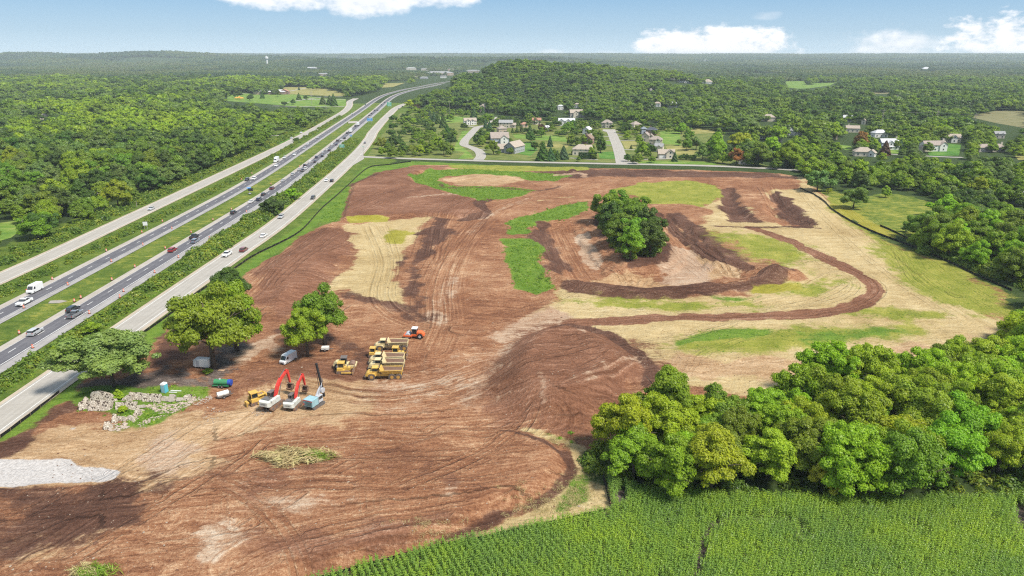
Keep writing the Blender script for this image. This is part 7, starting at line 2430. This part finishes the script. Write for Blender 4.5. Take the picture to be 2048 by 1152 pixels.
def wall_piece(label, outline, thick=.6, lean=0.0, u=0, v=0, rz=0.0, mat=None, seed=0):
    """a standing remnant of a fieldstone wall: its outline is in metres along and up, broken along the top"""
    r = random.Random(seed)
    pts = []
    n = len(outline)
    for i in range(n):
        (a, b), (c, d) = outline[i], outline[(i + 1) % n]
        L = math.hypot(c - a, d - b)
        k = max(1, int(L / .35))
        for j in range(k):
            f = j / k
            jit = .09 if (b + d) > .2 else 0
            pts.append((a + (c - a) * f + r.uniform(-jit, jit), b + (d - b) * f + r.uniform(-jit, jit)))
    q = MB()
    q.prism([(-thick / 2, 0)] if False else [(x, z) for x, z in pts], -thick / 2, thick / 2, 'y')
    me = q.mesh('stone_wall_remnant', mat or FIELD)
    bm = bmesh.new()
    bm.from_mesh(me)
    bmesh.ops.triangulate(bm, faces=[f for f in bm.faces if len(f.verts) > 4])
    bmesh.ops.subdivide_edges(bm, edges=bm.edges, cuts=1)
    for vv in bm.verts:
        if vv.co.z > .05:
            vv.co += Vector((r.uniform(-.03, .03), r.uniform(-.04, .04), r.uniform(-.03, .03)))
    bm.to_mesh(me)
    bm.free()
    o = tag(add_obj('stone_wall_remnant', me), label, 'wall remnant', 'fieldstone remnants of the ruin')
    x, y, z = GT(u, v)
    o.location, o.rotation_euler = (x, y, z - .08), (lean, 0, rz)
    return o


LN = R(-24)
wall_piece('longest upper remnant with a rounded broken right end', [(-3.4, 0), (3.4, 0), (3.3, .8), (2.2, 1.6), (.6, 2.2), (-1.8, 2.35), (-3.2, 1.9), (-3.5, 1.0)], .9, LN, 207, 803, R(-14), seed=1)
wall_piece('squared remnant in the front row, second from its left end', [(-2.55, 0), (2.5, 0), (2.6, 2.15), (-.4, 2.3), (-2.6, 2.25)], .8, LN, 200, 821, R(-2), seed=2)
wall_piece('narrow remnant standing at the left end of the ruin', [(-.95, 0), (.9, 0), (1.0, 2.4), (.5, 2.9), (-.2, 2.0), (-1.0, 1.7)], .7, LN, 168, 819, R(20), seed=3)
wall_piece('squared remnant behind the round green bush', [(-2.2, 0), (2.2, 0), (2.25, 1.85), (.6, 1.7), (.1, 1.95), (-.6, 1.7), (-2.2, 1.85)], .7, LN, 252, 819.5, R(3), seed=4)
wall_piece('small triangular remnant beside the yellow-green sapling', [(-1.2, 0), (1.4, 0), (1.3, 1.3), (.6, 1.6), (-.5, .9)], .6, LN, 253, 801.5, R(-10), seed=5)
wall_piece('pointed remnant in the middle of the upper row', [(-1.6, 0), (1.6, 0), (1.6, 1.55), (.2, 1.7), (-.8, 1.7), (-1.9, 1.75)], .6, LN, 275, 799.5, R(0), seed=6)
wall_piece('straight topped remnant at the right of the upper row', [(-2.1, 0), (2.1, 0), (2.1, 1.85), (-1.8, 1.8), (-2.1, 1.4)], .7, LN, 303, 803, R(-4), seed=7)
wall_piece('low smooth block right of the straight topped remnant', [(-.95, 0), (.95, 0), (.95, .95), (-.95, 1.05)], .8, LN, 332, 801.5, R(-8), MORTAR, 8)
wall_piece('upright smooth block beside the low smooth block', [(-.65, 0), (.6, 0), (.65, 1.6), (.1, 1.75), (-.65, 1.6)], .7, LN, 344, 803, R(-8), MORTAR, 9)
wall_piece('low smooth slab at the head of the rubble bank', [(-.95, 0), (.9, 0), (.9, .75), (-.95, .8)], .9, LN, 362, 801.5, R(6), MORTAR, 10)
wall_piece('taller squared block at the right end of the ruin', [(-.85, 0), (.85, 0), (.85, 1.35), (-.3, 1.4), (-.85, 1.2)], .8, LN, 376, 800.5, R(4), seed=11)
wall_piece('low ledge of wall in the middle of the ruin', [(-1.0, 0), (1.0, 0), (1.0, .55), (-1.0, .65)], .8, LN, 281, 815, R(8), MORTAR, 12)
wall_piece('jagged leaning remnant at the lower left corner', [(-.6, 0), (.6, 0), (.5, 1.7), (.1, 2.1), (-.5, 1.2)], .6, LN, 230, 845, R(34), seed=13)
wall_piece('layered low remnant between the lower corner pieces', [(-1.15, 0), (1.15, 0), (1.2, .85), (-1.1, 1.0)], .6, LN, 243, 841, R(-8), seed=14)
wall_piece('tilted slab with a broken edge above the lower grass', [(-1.0, 0), (1.2, 0), (.4, 1.0), (-.5, 1.25), (-1.0, .9)], .5, LN, 261, 842, R(-20), seed=15)
wall_piece('lowest remnant at the foot of the ruin', [(-.9, 0), (.9, 0), (.2, 1.6), (-.6, 1.75), (-.9, .8)], .6, LN, 218, 857, R(28), seed=16)
wall_piece('knobbly upright remnant left of the rubble bank', [(-.6, 0), (.6, 0), (.6, .9), (.2, 1.45), (-.4, 1.1)], .6, LN, 275, 828, R(12), seed=17)

# rubble bank: loose fieldstones, the larger ones in the thousands nobody would count
RUB = simple_mat('rubble_stone', (.45, .37, .30), .95, var=.55, scale=1.5, bump=.4)
rub_forms = [bpy.data.objects.new(f'rubble_form_{k:03d}', stone_mesh('rubble', 60 + k, RUB)) for k in range(6)]
rp, rs = [], []
for pl, n, s0 in (([(300, 812), (322, 806), (345, 810), (378, 798), (400, 796), (372, 818), (345, 828), (318, 832), (308, 824)], 420, .34), ([(376, 795), (420, 792), (428, 800), (400, 812), (376, 814)], 160, .25), ([(290, 812), (312, 805), (318, 812), (300, 820)], 60, .3), ([(210, 855), (250, 850), (262, 858), (236, 866), (212, 864)], 150, .35), ([(262, 836), (280, 820), (290, 822), (270, 846)], 70, .35), ([(270, 850), (300, 838), (345, 832), (320, 840), (280, 856)], 90, .25), ([(420, 810), (450, 825), (425, 850), (390, 855)], 60, .18), ([(500, 820), (530, 816), (545, 826), (505, 835)], 70, .2)):
    P = np.array(GP(pl))
    q = rng.uniform(P.min(0), P.max(0), (n * 3, 2))
    q = q[inside([tuple(p) for p in P], q[:, 0], q[:, 1])][:n]
    rp.append(q)
    rs.append(np.exp(rng.normal(math.log(s0), .45, len(q))))
rp, rs = np.concatenate(rp), np.concatenate(rs)
brush('rubble', rp, rs, 'bank of pale rubble stones below the ruin', rub_forms, .05)


def bush(label, u, v, w_, h, tone, forms=None, cat='bush', name='bush', k=0, group=None):
    x, y, z = GT(u, v)
    o = thing(name, label, cat, (x, y, z), random.uniform(0, 6), group)
    c = add_obj('foliage', (forms or MID_C)[k % len(forms or MID_C)], o)
    c.scale = (w_ / 2, w_ / 2, h / 2)
    c.location = (0, 0, h * .38)
    c.color = (*TONE[tone], 1)
    s = add_obj('stem', TRUNKS[k % 4], o)
    s.scale = (h * .5, h * .5, h * .5)
    return o


bush('round bright green bush in front of the squared remnant', 247, 824, 2.2, 1.7, 'lime green', k=1)
bush('yellow-green sapling between the upper remnants of the ruin', 238, 799, 2.1, 2.6, 'yellow-green', k=2)
bush('bushy shrub in the strip opposite the big oak', 184, 668, 4.4, 4.2, 'bright green', k=3)
bush('smaller bushy shrub in the strip left of the big oak', 114, 712, 3.6, 3.2, 'bright green', k=4)
bush('dark shrub at the kerb of the far carriageway strip', 592, 284, 5.5, 5, 'dark green', k=0)
bush('low bush between the meadow and its fence', 1811, 464, 4.5, 4.2, 'grey-green', k=1)
bush('green bush on the mud beside the storage cabinet trunk', 415, 746, 2.5, 1.2, 'olive green', k=2)
for j, (u, v, w_, h) in enumerate(((1361, 319, 4.2, 4.6), (1367, 319, 4.2, 4.8), (1373, 319.5, 4.4, 4.6), (1380, 320, 4.4, 4.6), (1387, 320, 4.2, 4.4))):
    bush(f'{nth(j + 1)} clipped round shrub from the left in the hedge row by the site road', u, v, w_, h, 'dark green', cat='shrub', name='hedge_shrub', k=j, group='clipped hedge shrubs by the site road')
x, y, z = GT(1175, 318)
q = np.random.default_rng(5)
pp = np.column_stack([q.uniform(-6.6, 6.6, 1500), q.uniform(-1.0, 1.0, 1500), q.uniform(.1, 4.7, 1500)])
sd_ = q.integers(0, 4, 1500)
pp[sd_ == 0, 1] = -1.05
pp[sd_ == 1, 2] = 4.75
pp[sd_ == 2, 0] = np.where(pp[sd_ == 2, 0] > 0, 6.6, -6.6)
nr = np.zeros_like(pp)
nr[sd_ == 0, 1], nr[sd_ == 1, 2], nr[sd_ == 2, 0] = -1, 1, np.sign(pp[sd_ == 2, 0])
nr[sd_ == 3] = (0, 1, 0)
V, Fq = quads_np(pp, nr + q.normal(size=pp.shape) * .45, .75 * q.uniform(.7, 1.2, len(pp)), q)
me = mesh_np('clipped_hedge', V, Fq, [HEDGEM])
a = me.attributes.new('leaf_tint', 'FLOAT', 'FACE')
a.data.foreach_set('value', q.uniform(0, 1, len(pp)).astype(np.float32))
o = thing('clipped_hedge', 'tall square-clipped dark hedge in front of the tan roofed house', 'hedge', (x, y, z), R(-3))
add_obj('foliage', me, o)


def heap(label, u, v, w_, d_, h, mats, seed, name='brush_heap'):
    x, y, z = GT(u, v)
    o = thing(name, label, 'brush heap', (x, y, z))
    for k, (nm, mat, n, off, rr) in enumerate(mats):
        me = tuft_mesh(nm, seed + k, n, 1.0, 1.0, .2, mat, True)
        c = add_obj(nm, me, o)
        c.location = (off * w_, 0, 0)
        c.scale = (w_ / 2 * rr, d_ / 2 * rr, h)
    return o


heap('heap of cut yellowing stalks lying on the brown soil', 595, 918, 14, 6, 1.7, [('dry_stalks', STRAWM, 1500, -.06, 1.0), ('green_leaves', WEEDM, 420, .24, .5)], 31)
heap('small green and yellow heap of stalks at the near edge of the soil', 184, 1150, 7, 4, 1.6, [('dry_stalks', STRAWM, 360, -.12, .8), ('green_leaves', WEEDM, 500, .05, .9)], 41)
stalk_forms = [bpy.data.objects.new(f'stalk_form_{k:03d}', tuft_mesh('stalk', 50 + k, 26, 1.1, .25, .3, STRAWM, True)) for k in range(3)]
for j, (u, v, w_, d_) in enumerate(((1095, 1008, 12, 7), (965, 1072, 9, 4), (1160, 985, 7, 9), (1120, 880, 8, 3), (860, 1068, 8, 3))):
    P = np.array(G(u, v))
    n = int(w_ * d_ * 1.6)
    q = P + rng.normal(size=(n, 2)) * [w_ / 3.2, d_ / 3.2]
    brush('dry_stalks', q, rng.uniform(.4, .9, n), 'dry corn stalks strewn on the ground', stalk_forms, 0)

# ------------------------------------------------------------------ drums, signs, poles, mast
DRUMO = simple_mat('orange_plastic', (.62, .14, .06), .6, var=.1)
DRUMW = simple_mat('reflective_white', (.72, .70, .68), .4)


def make_drum():
    o = thing('traffic_drum', 'x', 'traffic drum')
    q = MB()
    q.tube([(0, 0, .08), (0, 0, .5), (0, 0, .8), (0, 0, 1.02)], [.30, .28, .26, .23], 12)
    q.build('body', DRUMO, o)
    for z in (.42, .74):
        q = MB()
        q.tube([(0, 0, z - .06), (0, 0, z + .07)], [.292 - z * .03 + .012, .286 - z * .03 + .012], 12, False)
        q.build('stripe', DRUMW, o)
    q = MB()
    q.cyl((0, 0, .05), .46, .09, 'z', 12)
    q.build('base', BLACKP, o)
    q = MB()
    q.box((0, 0, 1.08), (.3, .05, .1))
    q.build('handle', DRUMO, o)
    return o


drum0 = make_drum()
DR = [('near', 'inner shoulder of the near carriageway', [(39, 668), (149, 604), (162, 597), (224, 561), (270, 535), (330.6, 498), (382.5, 466), (426, 441), (463, 420), (542, 369.5), (599, 334)]), ('near2', 'outer shoulder of the near carriageway', [(65.6, 697), (179, 628), (240, 596), (247.5, 584), (309.5, 546), (357, 516), (419, 478), (493, 425)]),
      ('far2', 'inner shoulder of the far carriageway', [(48, 617), (136, 571), (223, 524), (286, 491), (344, 458.5)]), ('far', 'outer shoulder of the far carriageway', [(54, 585), (105, 560), (213, 503), (284, 466), (325, 444), (483, 360), (504, 348)])]
for ln, ph, L in DR:
    for j, (u, v) in enumerate(L):
        x, y = G(u, v)
        o = drum0 if (ln == 'near' and j == 0) else copy_tree(drum0)
        o.location, o.rotation_euler = (x, y, LVL + .01), (0, 0, random.uniform(0, 6))
        s = .95
        o.scale = (s, s, s)
        tag(o, f'orange striped drum, {nth(j + 1)} from the camera on the {ph}', 'traffic drum', 'orange traffic drums along the highway')

SGREEN = simple_mat('sign_green', (.01, .30, .20), .5)
SBLUE = simple_mat('sign_blue', (.05, .25, .58), .5)
POLEM = simple_mat('galvanised_steel', (.42, .42, .43), .5, .3)
WOODP = simple_mat('weathered_pole', (.34, .30, .26), .9, var=.3, scale=2)


def road_sign(label, u, v, W, H, base, mat, lines=3, pale=0.0):
    x, y = G(u, v)
    rz = heading(FW, x, y)
    o = thing('road_sign', label, 'road sign', (x, y, 0), rz)
    for s_ in (-1, 1):
        q = MB()
        q.cyl((s_ * W * .3, .12, (base + H) / 2), .11, base + H, 'z', 6)
        q.build('post', POLEM, o)
    q = MB()
    q.box((0, 0, base + H / 2), (W, .1, H))
    pn = q.build('panel', mat, o)
    q = MB()
    for a, b, c, d in ((0, H / 2 - .08, W - .1, .1), (0, -H / 2 + .08, W - .1, .1), (-W / 2 + .08, 0, .1, H - .1), (W / 2 - .08, 0, .1, H - .1)):
        q.box((a, -.06, base + H / 2 + b), (c, .03, d))
    q.build('border', DRUMW, pn)
    for k in range(lines):
        q = MB()
        z = base + H * (k + .7) / (lines + .4)
        n = 4 + k
        for i in range(n):
            q.box((-W * .32 + W * .64 * (i + .5) / n, -.065, z), (W * .1, .03, H * .13))
        q.build('legend', DRUMW, pn)
    return o


road_sign('green exit sign beside the dense traffic, nearer of the two green signs', 684.5, 301.5, 4.0, 2.6, 2.6, SGREEN)
road_sign('larger green exit sign farther along the highway', 779, 216.5, 6.2, 6.0, 2.8, SGREEN)
road_sign('blue and white service sign between the two green signs', 740, 247, 6.2, 3.6, 2.6, SBLUE, 2)
road_sign('small blue sign near the white box truck', 702, 277.5, 2.2, 1.6, 2.2, SBLUE, 1)
x, y = G(292, 458.5)
o = thing('road_sign', 'white sign board seen from behind at the far carriageway', 'road sign', (x, y, 0), R(14))
part(o, 'panel', WHITEP, ('box', ((0, 0, 2.6), (1.9, .08, 1.7))))
for s_ in (-1, 1):
    part(o, 'post', POLEM, ('cyl', ((s_ * .6, .08, 1.5), .06, 3.0, 'z', 6)))
x, y = G(500, 388.5)
o = thing('message_board', 'grey trailer mounted message board in the median', 'message board', (x, y, 0), R(18))
part(o, 'panel', BLACKP, ('box', ((.5, 0, 2.6), (2.6, .2, 1.6))))
part(o, 'solar_panel', SBLUE, ('box', ((-.3, .2, 3.6), (2.2, 1.0, .06), (.3, 0, 0))))
part(o, 'mast', POLEM, ('box', ((0, .1, 1.4), (.2, .2, 2.6))))
trailer_base(o, 2.2, 1.6, .33, POLEM, 1.0)
x, y = G(727, 302.5)
o = thing('street_sign', 'thin street sign pole at the corner of the site road', 'street sign', (x, y, 0), .3)
part(o, 'post', POLEM, ('cyl', ((0, 0, 2.0), .06, 4.0, 'z', 6)))
part(o, 'panel', SGREEN, ('box', ((0, 0, 3.8), (1.2, .05, .3))))


def utility_pole(label, u, vb, vt, kind='T', rz=0.0, m=WOODP, r=.2, group=None):
    x, y, z = GT(u, vb)
    d = px_of(x, y, z)[2]
    h = (vb - vt) * d / FPX / _cp
    o = thing('utility_pole', label, 'utility pole', (x, y, z), rz, group)
    k = max(1.0, d / 520)
    q = MB()
    q.tube([(0, 0, -.3), (0, 0, h)], [r * k, r * k * .6], 7)
    q.build('pole', m, o)
    arms = {'T': (.94,), 'H': (.90, .80, .70), 'L': ()}[kind]
    for f in arms:
        part(o, 'crossarm', m, ('box', ((0, 0, h * f), (2.6 + .5 * k, .16 * k, .16 * k))))
        for sx_ in (-1, 1):
            part(o, 'insulator', POLEM, ('cyl', ((sx_ * (1.2 + .2 * k), 0, h * f + .2 * k), .08 * k, .35 * k, 'z', 6)))
    return o, (x, y, z + h * .9)


TG = 'tall pale power poles beyond the neighbourhood'
ends = []
for u, vb, vt, k, lb in ((1761, 262, 220, 'H', 'tall power pole above the low house with the pale blue-grey roof'), (1871, 252, 222, 'H', 'tall power pole above the cream house with the porch gable'), (1947, 256, 228, 'H', 'tall power pole at the edge of the marsh'), (2046, 268, 240, 'L', 'slim pole at the right edge of the marsh'), (1790, 219, 192, 'T', 'tallest pole in the distant line of poles'), (1803, 222, 204, 'T', 'second pole in the distant line of poles'), (1825, 230, 214, 'T', 'third pole in the distant line of poles'), (1781, 206, 194, 'L', 'short pole just left of the tallest distant pole')):
    ends.append(utility_pole(lb, u, vb, vt, k, R(10), WOODP, .22, TG)[1])
for u, vb, vt, k, lb in ((207, 418, 386, 'T', 'pale leaning utility pole at the wood edge by the frontage road'), (51, 472, 438, 'T', 'utility pole with a transformer beside the small field'), (274, 414, 402, 'L', 'short grey pole at the wood edge'), (395, 328, 300, 'L', 'slim pole in front of the wood edge'), (585, 256, 238, 'L', 'slim pole by the wood below the school lawn'), (653, 226, 198, 'L', 'light pole at the right end of the school lawn'), (624, 210, 185, 'H', 'dark double headed pole at the school car park'), (900, 236, 204, 'T', 'utility pole near the hidden white house'), (1172, 225, 196, 'L', 'slim pole above the grand stone house'), (727, 312, 296, 'L', 'corner light pole at the junction')):
    utility_pole(lb, u, vb, vt, k, R(20), WOODP, .15)
q = MB()
for (a, b) in ((0, 1), (1, 2), (4, 5), (5, 6)):
    A, B = Vector(ends[a]), Vector(ends[b])
    for dx in (-1.4, 1.4):
        pts = []
        for t_ in np.linspace(0, 1, 9):
            p_ = A.lerp(B, float(t_))
            p_.z -= 6 * t_ * (1 - t_)
            p_.x += dx * .3
            p_.y += dx
            pts.append(p_)
        q.tube(pts, .07, 4, False)
A, B = Vector(ends[0]), Vector(ends[0]) + Vector((-330, 40, 2))
q.tube([A.lerp(B, t_ / 8) - Vector((0, 0, 6 * (t_ / 8) * (1 - t_ / 8))) for t_ in range(9)], .07, 4, False)
tag(q.build('power_line', STEEL), 'thin power lines strung between the tall pale poles', 'power line')

TOPS = []
for u, vb, h, lb in ((535, 133, 27, 'white telecom tower rising above the ridge'), (52, 119.5, 9, 'small white tower far away at the left ridge'), (1629, 119, 5, 'tiny water tower on the hazy horizon')):
    x, y, z = GT(u, vb)
    d = px_of(x, y, z)[2]
    hh = h * d / FPX
    TOPS.append(z + hh)
    o = thing('tower', lb, 'tower', (x, y, z))
    part(o, 'shaft', WHITEP, ('tube', ([(0, 0, 0), (0, 0, hh * .62)], [hh * .06, hh * .05], 10)))
    part(o, 'tank', WHITEP, ('tube', ([(0, 0, hh * .50), (0, 0, hh * .56), (0, 0, hh * .66), (0, 0, hh * .70)], [hh * .06, hh * .12, hh * .12, hh * .05], 14)))
    part(o, 'antenna', POLEM, ('tube', ([(0, 0, hh * .7), (0, 0, hh)], [hh * .02, hh * .008], 6)))

# ------------------------------------------------------------------ the air
hm, ht = new_mat('air')
pv = ht.n('ShaderNodeVolumePrincipled')
pv.inputs['Color'].default_value = (.82, .94, 1.0, 1)
pv.inputs['Density'].default_value = 0.000075
pv.inputs['Anisotropy'].default_value = 0.0
ht.out(None, pv.outputs[0])
hb = MB()
gco = np.empty(len(ground.data.vertices) * 3, np.float32)
ground.data.vertices.foreach_get('co', gco)
z1 = float(gco[2::3].max()) + 20
z0 = float(gco[2::3].min()) - 1
z1 = max(z1, max(TOPS) + 3)
hb.box((0, 4950, (z0 + z1) / 2), (28600, 11400, z1 - z0))
haze = hb.build('haze', hm)
tag(haze, 'pale blue summer haze over the distant woods', kind='stuff')
